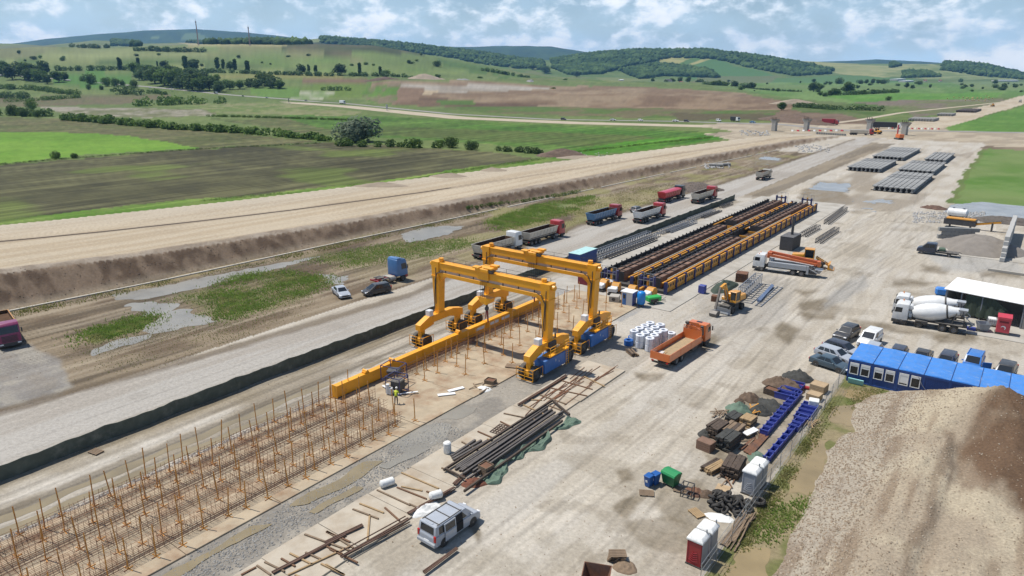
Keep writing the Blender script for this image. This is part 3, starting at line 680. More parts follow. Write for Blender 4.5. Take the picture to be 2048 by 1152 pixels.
strip('median_lip', [(float(np.interp(y, [44, 79, 137, 255], [-151, -143.3, -134.1, -123])) + rnd.uniform(-.12, .12), y) for y in np.arange(20, 150, 3)], .75, mat('lip_soil', alb(92, 76, 60), .95, var=.3, scale=1), .05, 1.5, True)
concrete = mat('yard_concrete', alb(214, 202, 182), 0.9, var=0.14, scale=0.5, second=alb(188, 170, 146), sscale=0.35, sth=(0.45, 0.7), bump=0.2, bscale=6, spec=0.2)
rustcon = mat('rust_stained_concrete', alb(204, 186, 158), 0.9, var=0.18, scale=0.6, second=alb(156, 116, 84), sscale=0.35, sth=(0.46, 0.78), bump=0.2, bscale=6, spec=0.2)
palecon = mat('pale_concrete', alb(206, 200, 188), 0.9, var=0.12, scale=0.4, second=alb(182, 174, 160), sscale=0.25, sth=(0.45, 0.7), spec=0.2)
def slab(name, x0, x1, y0, y1, h, m, step, jag=0.0):
    root = bpy.data.objects.new(name, None); col.objects.link(root); root['kind'] = 'structure'; root.location = ((x0 + x1) / 2, y0, 0)
    y = y0; g = random.Random(int(y0 * 7 + x0))
    while y < y1 - 0.1:
        e = min(y + step, y1); j0 = g.uniform(-jag, jag); j1 = g.uniform(-jag, jag)
        b = MB(); cx = (x0 + x1) / 2
        b.box(((j0 + j1) / 2, (y + e) / 2 - y0, h / 2 - 0.05 + g.uniform(-.01, .01)), (x1 - x0 + j1 - j0, e - y - 0.04, h + 0.1), 0, 0.02)
        link('slab_panel', b.mesh('slab_panel', m), root); y = e
    return root
slab('rebar_yard_slab', -56.4, -44.1, 4, 92, 0.12, rustcon, 8, 0.05)
slab('storage_slab', -39.5, -34.4, 18, 68, 0.14, concrete, 5, 0.12)
slab('casting_bed_slab', -61.8, -39.4, 91, 201, 0.10, palecon, 10, 0.05)
slab('mixing_plant_slab', -9.0, 4, 106.5, 118, 0.08, palecon, 6.5, 0.05)
slab('sand_bay_slab', -13.5, 1, 155, 170, 0.07, palecon, 7.5, 0.05)

def sheet(name, pts, z, m, jag=0.35, world=False, kind='structure', label=None, seg=1.2):
    P = [p if world else at(*p) for p in pts]; out = []; g = random.Random(len(pts) * 13 + int(P[0][0] * 10))
    n = len(P)
    for i in range(n):
        a = Vector(P[i]); b = Vector(P[(i + 1) % n]); k = max(2, int((b - a).length / seg)); k = min(k, 40)
        for t in range(k):
            q = a.lerp(b, t / k); w = 0.7 if t else 0.2
            out.append((q.x + g.uniform(-1, 1) * jag * w, q.y + g.uniform(-1, 1) * jag * w * 1.6, z))
    # Chaikin smoothing
    o2 = []
    for i in range(len(out)):
        a = out[i]; b = out[(i + 1) % len(out)]
        o2 += [(a[0] * .75 + b[0] * .25, a[1] * .75 + b[1] * .25, z), (a[0] * .25 + b[0] * .75, a[1] * .25 + b[1] * .75, z)]
    bm = bmesh.new(); vs = [bm.verts.new(p) for p in o2]; es = [bm.edges.new((vs[i], vs[(i + 1) % len(vs)])) for i in range(len(vs))]
    bmesh.ops.triangle_fill(bm, edges=es, use_beauty=True); 
    for f in bm.faces:
        if f.normal.z < 0: f.normal_flip()
    me = bpy.data.meshes.new(name); bm.to_mesh(me); bm.free(); me.materials.append(m)
    o = link(name, me); o['kind'] = kind
    if label: o['label'] = label
    return o
def water(name, c, rough=0.08):
    m = mat(name, c, rough, var=0.22, scale=0.25, spec=0.5, bump=0.04, bscale=1.5); return m
w_brown = water('muddy_water', alb(166, 150, 116)); w_grey = water('silty_water', alb(166, 160, 146), 0.3); w_olive = water('ditch_water', alb(172, 152, 112)); w_sky = water('clear_puddle', alb(176, 174, 168), 0.22)
PUD = [(globals()[m_], p_) for m_, p_ in PUDP]
for i, (m_, p_) in enumerate(PUD): sheet('puddle', p_, 0.012 + 0.002 * (i % 3), m_, 0.8 if p_[0][1] > 420 else 1.6, seg=.9)
for x, y0, y1, w in ((-59.6, 8, 46, .5), (-57.75, 10, 38, .5), (-59.5, 50, 57, .35)):
    P = [(x - w + 0.2 * math.sin(y * 1.3), y) for y in np.arange(y0, y1, 1.5)] + [(x + w + 0.25 * math.sin(y * 0.9), y) for y in np.arange(y1, y0, -1.5)]
    sheet('rut_puddle', P, 0.014, w_brown, 0.12, world=True, seg=3)
for x, y0, y1, w in ((-42.7, 28, 37.5, .95), (-41.0, 28.5, 33.5, .55), (-42.9, 14, 26, .6), (-41.3, 36.5, 41.5, .9)):
    P = [(x - w * (0.7 + 0.3 * math.sin(y * 1.1)), y) for y in np.arange(y0, y1, 1.2)] + [(x + w * (0.7 + 0.3 * math.sin(y * 0.8)), y) for y in np.arange(y1, y0, -1.2)]
    sheet('gutter_puddle', P, 0.055, w_brown if y1 < 41 else w_grey, 0.12, world=True, seg=3)

# ---- scattered gravel (one mass each)
def rock(b, c, r, g):
    a = [(1, 0, 0), (-1, 0, 0), (0, 1, 0), (0, -1, 0), (0, 0, 1), (0, 0, -1)]
    vs = [(c[0] + p[0] * r * g.uniform(.6, 1.3), c[1] + p[1] * r * g.uniform(.6, 1.3), c[2] + p[2] * r * g.uniform(.5, 1.0)) for p in a]
    b._add(vs, [(0, 2, 4), (2, 1, 4), (1, 3, 4), (3, 0, 4), (2, 0, 5), (1, 2, 5), (3, 1, 5), (0, 3, 5)])
def stones(name, pts, m, label=None, smooth=False):
    """pts: (x, y, z, radius)"""
    b = MB(); g = random.Random(len(pts))
    for x, y, z, r in pts: rock(b, (x, y, z + r * 0.25), r, g)
    o = link(name, b.mesh(name, m, fix=False)); o['kind'] = 'stuff'
    if label: o['label'] = label
    return o
m_gravel = mat('grey_gravel', alb(190, 186, 178), 0.9, var=0.35, scale=2.2, spec=0.2)
m_gravel2 = mat('brown_gravel', alb(178, 158, 134), 0.9, var=0.4, scale=2.0, spec=0.2)
g = random.Random(3)
pts = []
for _ in range(5200):
    y = g.uniform(6, 46); x = -41.8 + g.gauss(0, 1.15)
    if -44 < x < -39.6: pts.append((x, y, 0, g.uniform(.03, .10)))
stones('gutter_gravel', pts, m_gravel, 'grey gravel and stones in the gutter between the two concrete strips')
pts = [(-56.75 + g.gauss(0, .22), g.uniform(4, 60), 0.0, g.uniform(.04, .12)) for _ in range(1700)]
stones('slab_edge_stones', pts, m_gravel, 'grey stones heaped along the left edge of the rebar slab')

# ---- dark green windbreak fence along the haul road
fab = mat('dark_windbreak_fabric', alb(112, 118, 106), 0.85, var=0.25, scale=1.2, second=alb(140, 140, 128), sscale=0.6, sth=(0.55, 0.75), spec=0.2)
steel = mat('galvanised_steel', (0.36, 0.37, 0.37), 0.5, 0.6, var=0.15)
def windbreak():
    root = thing('windbreak_fence', 'long dark green fabric windbreak fence sagging between posts beside the grey haul road', 'fence', (-66, 4, 0))
    ys = []; y = 4.0
    while y < 192: ys.append(y); y += 3.4
    hs = [rnd.uniform(1.35, 1.6) for _ in ys]; xs = [rnd.uniform(-.12, .12) for _ in ys]; post = None
    for i, y in enumerate(ys):
        b = MB(); b.cyl((xs[i], y - 4, -0.2), (xs[i] + rnd.uniform(-.08, .08), y - 4, hs[i] - 0.03), 0.025, n=6); link('post', b.mesh('post', fab), root)
        if i + 1 == len(ys): break
        rings = []; n = 6
        for t in range(n + 1):
            f = t / n; sag = 0.11 * 4 * f * (1 - f) * rnd.uniform(.6, 1.3); h = hs[i] * (1 - f) + hs[i + 1] * f - sag; x = xs[i] * (1 - f) + xs[i + 1] * f
            bow = 0.12 * math.sin(f * math.pi) * rnd.uniform(-.6, 1); yy = y - 4 + 0.004 + 3.392 * f
            rings.append([(x + bow * .2, yy, -0.05), (x + bow, yy, h * .5), (x, yy, h), (x + .03, yy, h), (x + bow + .03, yy, h * .5), (x + bow * .2 + .03, yy, -0.05)])
        b = MB(); b.loft(rings); link('fabric_panel', b.mesh('fabric_panel', fab, smooth=50), root)
windbreak()
def wire_fence():
    root = thing('wire_mesh_fence', 'thin leaning wire mesh site fence beside the muddy ditch', 'fence', (-13.4, 39, 0))
    y = 0.0; k = 0
    while y < 40:
        lean = rnd.uniform(-.12, .2)
        b = MB(); b.cyl((0, y, 0), (lean, y, 1.9), 0.028, n=5); link('post', b.mesh('post', steel), root)
        b = MB(); e = y + 2.9; l2 = lean
        for z in (0.12, 0.7, 1.3, 1.85): b.bar((lean * z / 1.9, y + .04, z), (l2 * z / 1.9, e - .04, z), 0.02)
        for q in np.arange(y + .2, e, 0.22): b.bar((0, q, .1), (lean, q, 1.85), 0.009)
        link('mesh_panel', b.mesh('mesh_panel', steel, fix=False), root); y += 2.95; k += 1
wire_fence()
# low concrete kerb at the foot of the embankment
def kerb():
    m = mat('kerb_concrete', alb(214, 206, 190), 0.9, var=0.15)
    root = bpy.data.objects.new('drain_kerb', None); col.objects.link(root); root['kind'] = 'structure'; root.location = (-115, 20, 0)
    y = 20.0
    while y < 330:
        x0 = np.interp(y, FOOT_Y, FOOT_X) + 1.6; x1 = np.interp(y + 4, FOOT_Y, FOOT_X) + 1.6
        if rnd.random() < 0.93:
            b = MB(); b.bar((x0 + 115, y - 20 + .03, .08), (x1 + 115, y - 20 + 3.97, .08), 0.42, 0.2); link('kerb_stone', b.mesh('kerb_stone', m), root)
        y += 4
kerb()

# ---- gravel stockpile at the right
def pile_z(x, y):
    # main cone behind, long spur running towards the camera
    j = (fbm(x / 3.0 + 5, y / 3.0, 4) - .5)
    foot = np.interp(y, [15, 43, 52, 63, 67, 74.4, 78, 81], [-9.6, -9.8, -10.1, -10.9, -10.4, -8.7, -6.5, -3]) + j * 1.2
    a = (x - foot)
    ridge = np.interp(y, [15, 40, 50, 60, 66, 72, 76, 80], [2.2, 2.4, 2.8, 3.2, 3.1, 2.5, 1.6, 0.2])
    z = np.minimum(a * 0.44, ridge + 0.3 * j + np.clip(x + 1, 0, 30) * 0.05 - np.clip(x - 2.5, 0, 30) * 0.22 * sstep(62, 70, y))
    z = np.maximum(z, 6.2 - (.525 + .12 * j) * np.hypot(x - .8, y - 72.9) + j * .5)
    # cut face: the fresh load lies higher and steeper right of the ridge line
    rl = np.interp(y, [15, 45, 60, 66, 80], [-3.4, -2.6, -1.9, -2.3, -2.3])
    z = z - 0.4 * sstep(0.0, 1.0, x - rl + j * .6) * sstep(4.2, 1.2, x - rl) * sstep(69, 64, y)
    z = z + 0.5 * np.exp(-(((x - 2.5) / 3.0) ** 2 + ((y - 66) / 4) ** 2))
    z = z + j * 0.5 * np.clip(z, 0, 1) + (fbm(x / .8, y / .8, 3) - .5) * 0.16
    th = np.arctan2(y - 72.9, x - .8); z = z + (fbm(th * 9, np.hypot(x - .8, y - 72.9) / 7, 3) - .5) * .42 * np.clip(z, 0, 1)
    z = np.where(y > 76, np.minimum(z, (81.0 - y) * 0.95), z)
    return z
def gravel_pile():
    xs = np.arange(-13, 34, 0.22); ys = np.arange(18, 82, 0.25); XX, YY = np.meshgrid(xs, ys); x, y = XX.ravel(), YY.ravel(); z = pile_z(x, y)
    c1 = np.array(alb(180, 165, 143)); c2 = np.array(alb(197, 183, 158)); c3 = np.array(alb(114, 92, 73)); c4 = np.array(alb(184, 174, 158))
    rl = np.interp(y, [15, 45, 60, 66, 80], [-3.4, -2.6, -1.9, -2.3, -2.3])
    n = fbm(x / 4, y / 4, 4); n2 = fbm(x / 1.5, y / 5, 3)
    C = c1 * (1 - sstep(.4, .65, n))[:, None] + c2 * sstep(.4, .65, n)[:, None]
    w = sstep(0.5, 0.1, np.abs(x - rl + (n - .5) * 1.6) + (n2 - .5) * .9)[:, None] * 0.5 * sstep(68.5, 66.5, y)[:, None]; C = C * (1 - w) + c3 * w
    w = (sstep(-2.2, -0.8, x + (n - .5) * 2) * sstep(61.0, 64.5, y + (n2 - .5) * 6 + (n - .5) * 4 + np.clip(x + 2, 0, 6) * 1.1) * sstep(-4.2, -0.8, x - (y - 66) * .55 + (n - .5) * 6 + (n2 - .5) * 3))[:, None]; C = C * (1 - w) + c3 * (0.8 + .5 * n2[:, None]) * w
    w = (sstep(-4.5, -7.5, x + (n2 - .5) * 4) * 0.75)[:, None]; C = C * (1 - w) + c4 * w
    w = sstep(.55, .7, fbm(x / 1.2 + 7, y / 9, 3))[:, None] * .5; C = C * (1 - w) + c3 * 1.25 * w
    b = MB(); nx, ny = len(xs), len(ys)
    keep = (z > -0.12).reshape(ny, nx); idx = np.arange(nx * ny).reshape(ny, nx)
    k = keep[:-1, :-1] | keep[1:, :-1] | keep[:-1, 1:] | keep[1:, 1:]
    F = np.stack([idx[:-1, :-1], idx[:-1, 1:], idx[1:, 1:], idx[1:, :-1]], -1)[k]
    me = bpy.data.meshes.new('gravel_heap'); me.from_pydata(np.stack([x, y, np.maximum(z, -.15)], 1).tolist(), [], F.tolist())
    a = me.attributes.new('cover', 'FLOAT_COLOR', 'POINT'); a.data.foreach_set('color', np.concatenate([C, np.ones((len(x), 1))], 1).astype(np.float32).ravel())
    me.materials.append(mat('heap_gravel', (0, 0, 0), 0.95, var=0.32, scale=5.5, bump=1.0, bscale=7, attr='cover', spec=0.1)); me.polygons.foreach_set('use_smooth', [True] * len(me.polygons))
    root = thing('gravel_stockpile', 'huge brown and beige gravel stockpile in the lower right corner', 'gravel pile', (0, 60, 0))
    o = link('heap', me, root, (0, -60, 0))
    g = random.Random(11); pts = []; px = []; py = []
    while len(px) < 15000:
        q = g.uniform(-11.5, 14); y_ = g.uniform(30, 79); 
        d = 1.0 if q < -4.5 else 0.35 if q < -1.5 else 0.12
        if g.random() < d: px.append(q); py.append(y_)
    zz = pile_z(np.array(px), np.array(py))
    for q, y_, z_ in zip(px, py, zz):
        if z_ > 0.02: pts.append((q, y_ - 60, z_, g.uniform(.03, .085) * (1.3 if q < -6 else 1)))
    m1 = [pts[i] for i in range(len(pts)) if i % 3]; m2 = [pts[i] for i in range(len(pts)) if i % 3 == 0]
    for q, m_ in ((m1, m_gravel2), (m2, mat('pinkish_gravel', alb(202, 188, 168), 0.9, var=0.4, scale=2.0, spec=0.2))): 
        s = stones('loose_stones', q, m_); s.parent = root
gravel_pile()
# ================================================================ vehicles (front towards local +Y)
rubber = mat('tyre_rubber', (0.022, 0.021, 0.020), 0.85, var=0.2, dust=0.35)
rimst = mat('rim_steel', (0.26, 0.25, 0.24), 0.5, 0.5, dust=0.3)
rimdk = mat('rim_dark', (0.07, 0.065, 0.06), 0.6, 0.3, dust=0.35)
glass = mat('tinted_glass', (0.018, 0.022, 0.026), 0.08, var=0.1, spec=0.6)
blackp = mat('black_plastic', (0.025, 0.025, 0.026), 0.6, dust=0.25)
chas = mat('chassis_paint', (0.035, 0.034, 0.034), 0.7, dust=0.45)
lampw = mat('lamp_lens', (0.75, 0.76, 0.76), 0.15, var=0.05); lampr = mat('tail_lens', (0.42, 0.015, 0.012), 0.25, var=0.1); lampo = mat('orange_lens', (0.75, 0.22, 0.02), 0.3, var=0.1)
platew = mat('number_plate', (0.7, 0.7, 0.68), 0.5, var=0.05)
def paint(name, c, dust=0.22, rough=0.32): return mat('paint_' + name, c, rough, var=0.10, scale=1.3, dust=dust * 1.5, coat=0.3)
P_ = dict(white=paint('white', (0.72, 0.72, 0.70)), cream=paint('cream', (0.58, 0.53, 0.44), 0.4), red=paint('red', (0.42, 0.025, 0.03), 0.1), darkred=paint('darkred', (0.30, 0.02, 0.025), 0.12),
  blue=paint('blue', (0.05, 0.16, 0.36), 0.15), skyblue=paint('skyblue', (0.06, 0.19, 0.36), 0.3), silver=paint('silver', (0.36, 0.39, 0.43), 0.1), black=paint('black', (0.02, 0.021, 0.024), 0.12), navy=paint('navy', (0.018, 0.026, 0.05), 0.12),
  teal=paint('teal', (0.035, 0.07, 0.10), 0.1), orange=paint('orange', (0.62, 0.15, 0.03), 0.15), magenta=paint('magenta', (0.22, 0.02, 0.09), 0.12), yellow=paint('machine_yellow', (0.66, 0.29, 0.015), 0.14), grey=paint('grey', (0.34, 0.36, 0.38), 0.2),
  brightblue=paint('brightblue', (0.02, 0.16, 0.50), 0.1), beige=paint('beige', (0.50, 0.45, 0.37), 0.45), bronze=paint('bronze', (0.05, 0.05, 0.055), 0.2), pink=paint('redplastic', (0.50, 0.03, 0.06), 0.1))
rust = mat('rust_steel', (0.16, 0.075, 0.04), 0.85, var=0.35, scale=2.5, second=(0.09, 0.05, 0.035), sscale=1.2)
dirtload = mat('damp_soil', alb(108, 84, 66), 0.95, var=0.35, scale=1.5, bump=0.8, bscale=5, spec=0.1)
_wc = {}
def wheel(par, x, y, r, w, rim=None, z=None):
    rim = rim or rimst; s = 1 if x > 0 else -1; k = (round(r, 3), round(w, 3), s, rim.name)
    if k not in _wc:
        b = MB(); b.lathe((-w / 2 * s, 0, 0), (s, 0, 0), [(0, r * .55), (0, r * .9), (w * .12, r), (w * .88, r), (w, r * .9), (w, r * .6), (w * .8, r * .56)], 18)
        t = b.mesh('wheel', rubber, smooth=35); b = MB(); b.lathe((w / 2 * s * .55, 0, 0), (s, 0, 0), [(0, r * .57), (w * .10, r * .56), (w * .02, r * .42), (w * .1, r * .22), (w * .2, r * .16)], 14)
        _wc[k] = (t, b.mesh('rim', rim, smooth=35))
    t, q = _wc[k]; o = link('wheel', t, par, (x, y, r if z is None else z)); link('rim', q, o); return o
def qpane(b, P, u0, u1, v0, v1, off=0.012):
    P = [Vector(p) for p in P]
    def at_(u, v): return (P[0] * (1 - u) + P[1] * u) * (1 - v) + (P[3] * (1 - u) + P[2] * u) * v
    n = (P[1] - P[0]).cross(P[3] - P[0]).normalized() * off
    q = [at_(u0, v0), at_(u1, v0), at_(u1, v1), at_(u0, v1)]
    b._add([p + n for p in q] + [p - n for p in q], [(0, 1, 2, 3), (7, 6, 5, 4), (0, 4, 5, 1), (1, 5, 6, 2), (2, 6, 7, 3), (3, 7, 4, 0)])
CARS = {  # L, W, H, belt, low outline [(y,z)...] rear->front over the top, greenhouse (yr0,yr1,yf1,yf0), roof half width factor, wheel r, axles
 'sedan': dict(L=4.6, W=1.76, H=1.45, belt=.93, low=[(-2.3, .32), (-2.3, .80), (-2.2, .98), (-1.55, 1.0), (.95, .95), (1.9, .80), (2.2, .68), (2.3, .50), (2.28, .3)], gh=(-1.75, -.95, .25, 1.05), ax=(-1.38, 1.4), r=.32, panes=2),
 'hatch': dict(L=4.2, W=1.75, H=1.5, belt=.95, low=[(-2.1, .32), (-2.1, .85), (-2.0, 1.0), (-1.5, 1.0), (.9, .97), (1.7, .84), (2.0, .70), (2.1, .5), (2.08, .3)], gh=(-2.0, -1.55, .25, 1.05), ax=(-1.3, 1.3), r=.32, panes=2),
 'wagon': dict(L=4.65, W=1.8, H=1.5, belt=.96, low=[(-2.32, .34), (-2.32, .9), (-2.2, 1.02), (-1.5, 1.0), (1.0, .97), (1.95, .84), (2.25, .70), (2.32, .5), (2.3, .3)], gh=(-2.2, -1.75, .3, 1.15), ax=(-1.4, 1.4), r=.33, panes=3),
 'suv': dict(L=4.6, W=1.86, H=1.7, belt=1.08, low=[(-2.3, .4), (-2.3, 1.0), (-2.2, 1.12), (-1.5, 1.12), (1.0, 1.08), (1.95, .98), (2.22, .84), (2.3, .6), (2.28, .38)], gh=(-2.18, -1.8, .3, 1.1), ax=(-1.35, 1.4), r=.36, panes=3),
 'mpv': dict(L=4.45, W=1.8, H=1.66, belt=1.0, low=[(-2.22, .34), (-2.22, .95), (-2.1, 1.05), (-1.4, 1.05), (1.15, 1.0), (1.85, .84), (2.15, .68), (2.22, .5), (2.2, .3)], gh=(-2.08, -1.85, .35, 1.5), ax=(-1.35, 1.38), r=.33, panes=3),
 'smallvan': dict(L=4.4, W=1.82, H=1.85, belt=1.12, low=[(-2.2, .34), (-2.2, 1.0), (-2.15, 1.15), (-1.4, 1.15), (1.05, 1.1), (1.85, .95), (2.12, .76), (2.2, .55), (2.18, .3)], gh=(-2.15, -2.08, .4, 1.25), ax=(-1.35, 1.38), r=.33, panes=1),
 'van': dict(L=4.95, W=1.92, H=1.9, belt=1.14, low=[(-2.47, .36), (-2.47, 1.0), (-2.42, 1.16), (-1.5, 1.16), (1.35, 1.12), (2.1, 1.0), (2.38, .8), (2.47, .55), (2.44, .3)], gh=(-2.42, -2.3, .85, 1.65), ax=(-1.6, 1.55), r=.34, panes=3),
}
def car(name, label, loc, rz, kind, pt, cat='car', group=None, roof=None, wagonbars=False, extra=None, rim=None, vans=False, s=1.0):
    D = CARS[kind]; root = thing(name, label, cat, loc, rz, group); W = D['W'] / 2; H = D['H']; bz = D['belt']; low = D['low']
    def shell(b):
        n = len(low); rings = []
        for x, k in ((-W, .97), (-W + .10, 1.0), (W - .10, 1.0), (W, .97)):
            rings.append([(x, y * (k if abs(y) > 1.2 else 1), z if z < .6 else z - (0.03 if k < 1 else 0)) for y, z in low])
        b.loft(rings)
    part(root, 'body', pt, shell, smooth=38, bevel=0.035)
    yr0, yr1, yf1, yf0 = D['gh']; Wb = W - .06; Wr = W - (.22 if H < 1.75 else .13)
    zb = bz - 0.03
    def gh(b): b.loft([[(-Wb, yr0, zb), (-Wb, yf0, zb), (-Wr, yf1, H), (-Wr, yr1, H)], [(Wb, yr0, zb), (Wb, yf0, zb), (Wr, yf1, H), (Wr, yr1, H)]])
    part(root, 'cabin', roof or pt, gh, smooth=35, bevel=0.05)
    part(root, 'windscreen', glass, lambda b: qpane(b, [(Wb, yf0, zb), (-Wb, yf0, zb), (-Wr, yf1, H), (Wr, yf1, H)], .09, .91, .1, .9))
    if not vans: part(root, 'rear_window', glass, lambda b: qpane(b, [(-Wb, yr0, zb), (Wb, yr0, zb), (Wr, yr1, H), (-Wr, yr1, H)], .12, .88, .2, .88))
    n = D['panes']
    for sx in (-1, 1):
        P = [(sx * Wb, yf0, zb), (sx * Wb, yr0, zb), (sx * Wr, yr1, H), (sx * Wr, yf1, H)]
        if sx < 0: P = [P[1], P[0], P[3], P[2]]
        for i in range(n):
            a, e = (0.16 + i * (0.78 / n), 0.16 + (i + 1) * (0.78 / n) - 0.035)
            if n == 1: a, e = .12, .40
            if sx < 0: a, e = 1 - e, 1 - a
            part(root, 'side_window', glass, lambda b: qpane(b, P, a, e, .12, .84))
    fy = low[-2][0]; ry = low[0][0]; lz = low[-3][1]
    for sx in (-1, 1):
        part(root, 'headlight', lampw, lambda b: b.box((sx * (W - .24), fy - .10, lz - .04), (.34, .22, .15), 0, .04))
        part(root, 'tail_light', lampr, lambda b: b.box((sx * (W - .13), ry + .04, low[1][1] - .02), (.22, .12, .26 if H < 1.6 else .5), 0, .03))
        part(root, 'mirror', pt, lambda b: b.box((sx * (W + .08), yf0 - .35, bz + .08), (.2, .12, .14), 0, .03))
        for y in D['ax']:
            part(root, 'wheel_arch', blackp, lambda b: b.cyl((sx * (W - .25), y, D['r'] + .03), (sx * (W + .004), y, D['r'] + .03), D['r'] + .07, n=18))
            wheel(root, sx * (W - .10), y, D['r'], .22, rim)
    part(root, 'grille', blackp, lambda b: b.box((0, fy - .005, .52), (W * 1.3, .06, .2), 0, .02))
    part(root, 'number_plate', platew, lambda b: b.box((0, ry - .015, .62), (.5, .03, .12)))
    if extra: extra(root, W, H, D)
    return root
# ---------------- lorries
def tub(b, y0, y1, wb, wt, z0, z1, t=.09, fs=.25, rs=.25):
    o = [(-wb, y0, z0), (wb, y0, z0), (wb, y1, z0), (-wb, y1, z0), (-wt, y0 - rs, z1), (wt, y0 - rs, z1), (wt, y1 + fs, z1), (-wt, y1 + fs, z1)]
    i = [(-wb + t, y0 + t, z0 + t), (wb - t, y0 + t, z0 + t), (wb - t, y1 - t, z0 + t), (-wb + t, y1 - t, z0 + t), (-wt + t, y0 - rs + t, z1), (wt - t, y0 - rs + t, z1), (wt - t, y1 + fs - t, z1), (-wt + t, y1 + fs - t, z1)]
    b._add(o + i, [(0, 3, 2, 1), (0, 1, 5, 4), (1, 2, 6, 5), (2, 3, 7, 6), (3, 0, 4, 7), (8, 9, 10, 11), (9, 8, 12, 13), (10, 9, 13, 14), (11, 10, 14, 15), (8, 11, 15, 12), (4, 5, 13, 12), (5, 6, 14, 13), (6, 7, 15, 14), (7, 4, 12, 15)]); b.mi[-9:-4] = [1] * 5
def cab(root, yf, L, H, pt, low=0.75, W=1.22, visor=True, stripe=None):
    """cab-over lorry cab, front at yf"""
    yb = yf - L
    prof = [(yb, low), (yb, H - .05), (yb + .15, H), (yf - .55, H), (yf - .28, H - .25), (yf, low + 1.15), (yf + .02, low), ]
    c = part(root, 'cab', pt, lambda b: b.prism(prof, -W, W), smooth=30, bevel=0.06)
    z1, z2 = low + 1.18, H - .28; ya, yc = yf - .01, yf - .27
    part(root, 'windscreen', glass, lambda b: qpane(b, [(W, ya, z1), (-W, ya, z1), (-W, yc, z2), (W, yc, z2)], .06, .94, .05, .92, .02))
    for sx in (-1, 1):
        P = [(sx * W, yf - .1, low + 1.0), (sx * W, yb, low + 1.0), (sx * W, yb, H), (sx * W, yf - .3, H)]
        if sx < 0: P = [P[1], P[0], P[3], P[2]]
        a, e = (.06, .56) if sx > 0 else (.44, .94)
        part(root, 'side_window', glass, lambda b: qpane(b, P, a, e, .06, .60, .015))
        part(root, 'mirror', blackp, lambda b: (b.box((sx * (W + .2), yf - .12, low + 1.45), (.14, .12, .62), 0, .03), b.bar((sx * W, yf - .2, low + 1.75), (sx * (W + .2), yf - .12, low + 1.7), .04)))
        part(root, 'headlight', lampw, lambda b: b.box((sx * (W - .28), yf + .04, low - .08), (.4, .06, .18), 0, .02))
    part(root, 'bumper', chas if stripe is None else stripe, lambda b: b.box((0, yf - .22, low - .16), (2 * W, .55, .52), 0, .06))
    part(root, 'grille', blackp, lambda b: [b.box((0, yf + .025, low + .22 + k * .17), (1.7, .04, .09)) for k in range(5)])
    for sx in (-1, 1): part(root, 'step', chas, lambda b: b.box((sx * (W - .1), yf - .9, .5), (.3, .9, .35), 0, .03))
    return c
def axle(root, y, r=.5, W=1.22, dual=True, rim=None):
    for sx in (-1, 1): wheel(root, sx * (W - (.26 if dual else .17)), y, r, .52 if dual else .33, rim)
def semi_tipper(label, loc, cabp, tubp, H=3.55, tarp=None, load=True, rz=0, group='tipper lorries queueing along the haul road', L=12.6):
    root = thing('tipper_lorry', label, 'lorry', loc, rz, group); f = L / 2
    cab(root, f, 2.15, H, cabp)
    part(root, 'chassis', chas, lambda b: (b.b2(-.45, .45, -f + .3, f - .4, .72, 1.0), b.b2(-1.1, 1.1, f - 4.4, f - 2.5, .55, .95, .05), b.b2(-1.15, 1.15, -f + .15, -f + .35, .55, .85)))
    part(root, 'fuel_tank', rimst, lambda b: b.cyl((1.0, f - 3.6, .75), (1.0, f - 2.5, .75), .3, n=12), smooth=40)
    y0, y1 = -f + .35, f - 2.85
    t = part(root, 'tipper_body', [tubp, dirtload], lambda b: tub(b, y0, y1, .92, 1.24, 1.25, 2.75))
    link_ribs = lambda b: ([b.bar((s * .95, y, 1.3), (s * 1.27, y, 2.72), .09, .06) for s in (-1, 1) for y in np.linspace(y0 + .2, y1 - .1, 9)], [b.bar((s * 1.26, y0 - .25, 2.74), (s * 1.26, y1 + .25, 2.74), .1, .1) for s in (-1, 1)], b.bar((-1.24, y0 - .27, 2.74), (1.24, y0 - .27, 2.74), .1, .1))
    part(t, 'rib', tubp, link_ribs)
    part(t, 'tailgate', tubp, lambda b: (b.bar((-.75, y0 - .1, 1.45), (.75, y0 - .1, 1.45), .05, .08), b.bar((-.9, y0 - .26, 2.3), (.9, y0 - .26, 2.3), .05, .08), b.bar((-.75, y0 - .08, 1.45), (-.9, y0 - .26, 2.3), .06), b.bar((.75, y0 - .08, 1.45), (.9, y0 - .26, 2.3), .06)))
    if tarp: part(root, 'tarpaulin', tarp, lambda b: b.prism([(-1.27, 2.72), (1.27, 2.72), (.9, 2.98), (0, 3.1), (-.9, 2.98)], y0 - .28, y1 + .28, 'y'), smooth=50)
    else: part(root, 'inner_lining', dirtload, lambda b: b.b2(-.98, .98, y0 + .1, y1 - .1, 1.4, 1.75 if not load else 2.25))
    part(root, 'tail_light', lampr, lambda b: [b.box((s * .95, -f + .12, .82), (.3, .06, .14)) for s in (-1, 1)])
    part(root, 'mudguard', chas, lambda b: b.b2(-1.2, 1.2, -f + .5, -f + 4.5, 1.08, 1.14))
    for y in (-f + 1.0, -f + 2.3, -f + 3.6): axle(root, y, .5)
    axle(root, f - 3.9, .5); axle(root, f - .95, .5, dual=False)
    return root
T = semi_tipper
T('white cab tipper lorry with an empty cream trailer at the tail of the queue', (-81, 103.6), P_['white'], P_['cream'], load=False, rz=-.03)
T('red cab tipper lorry with a cream trailer right behind the white cab', (-80.2, 118), P_['red'], P_['cream'], load=False, rz=-.03)
T('red cab tipper lorry with a sky blue trailer', (-79.9, 143), P_['darkred'], P_['skyblue'], load=False, rz=-.03, H=3.4)
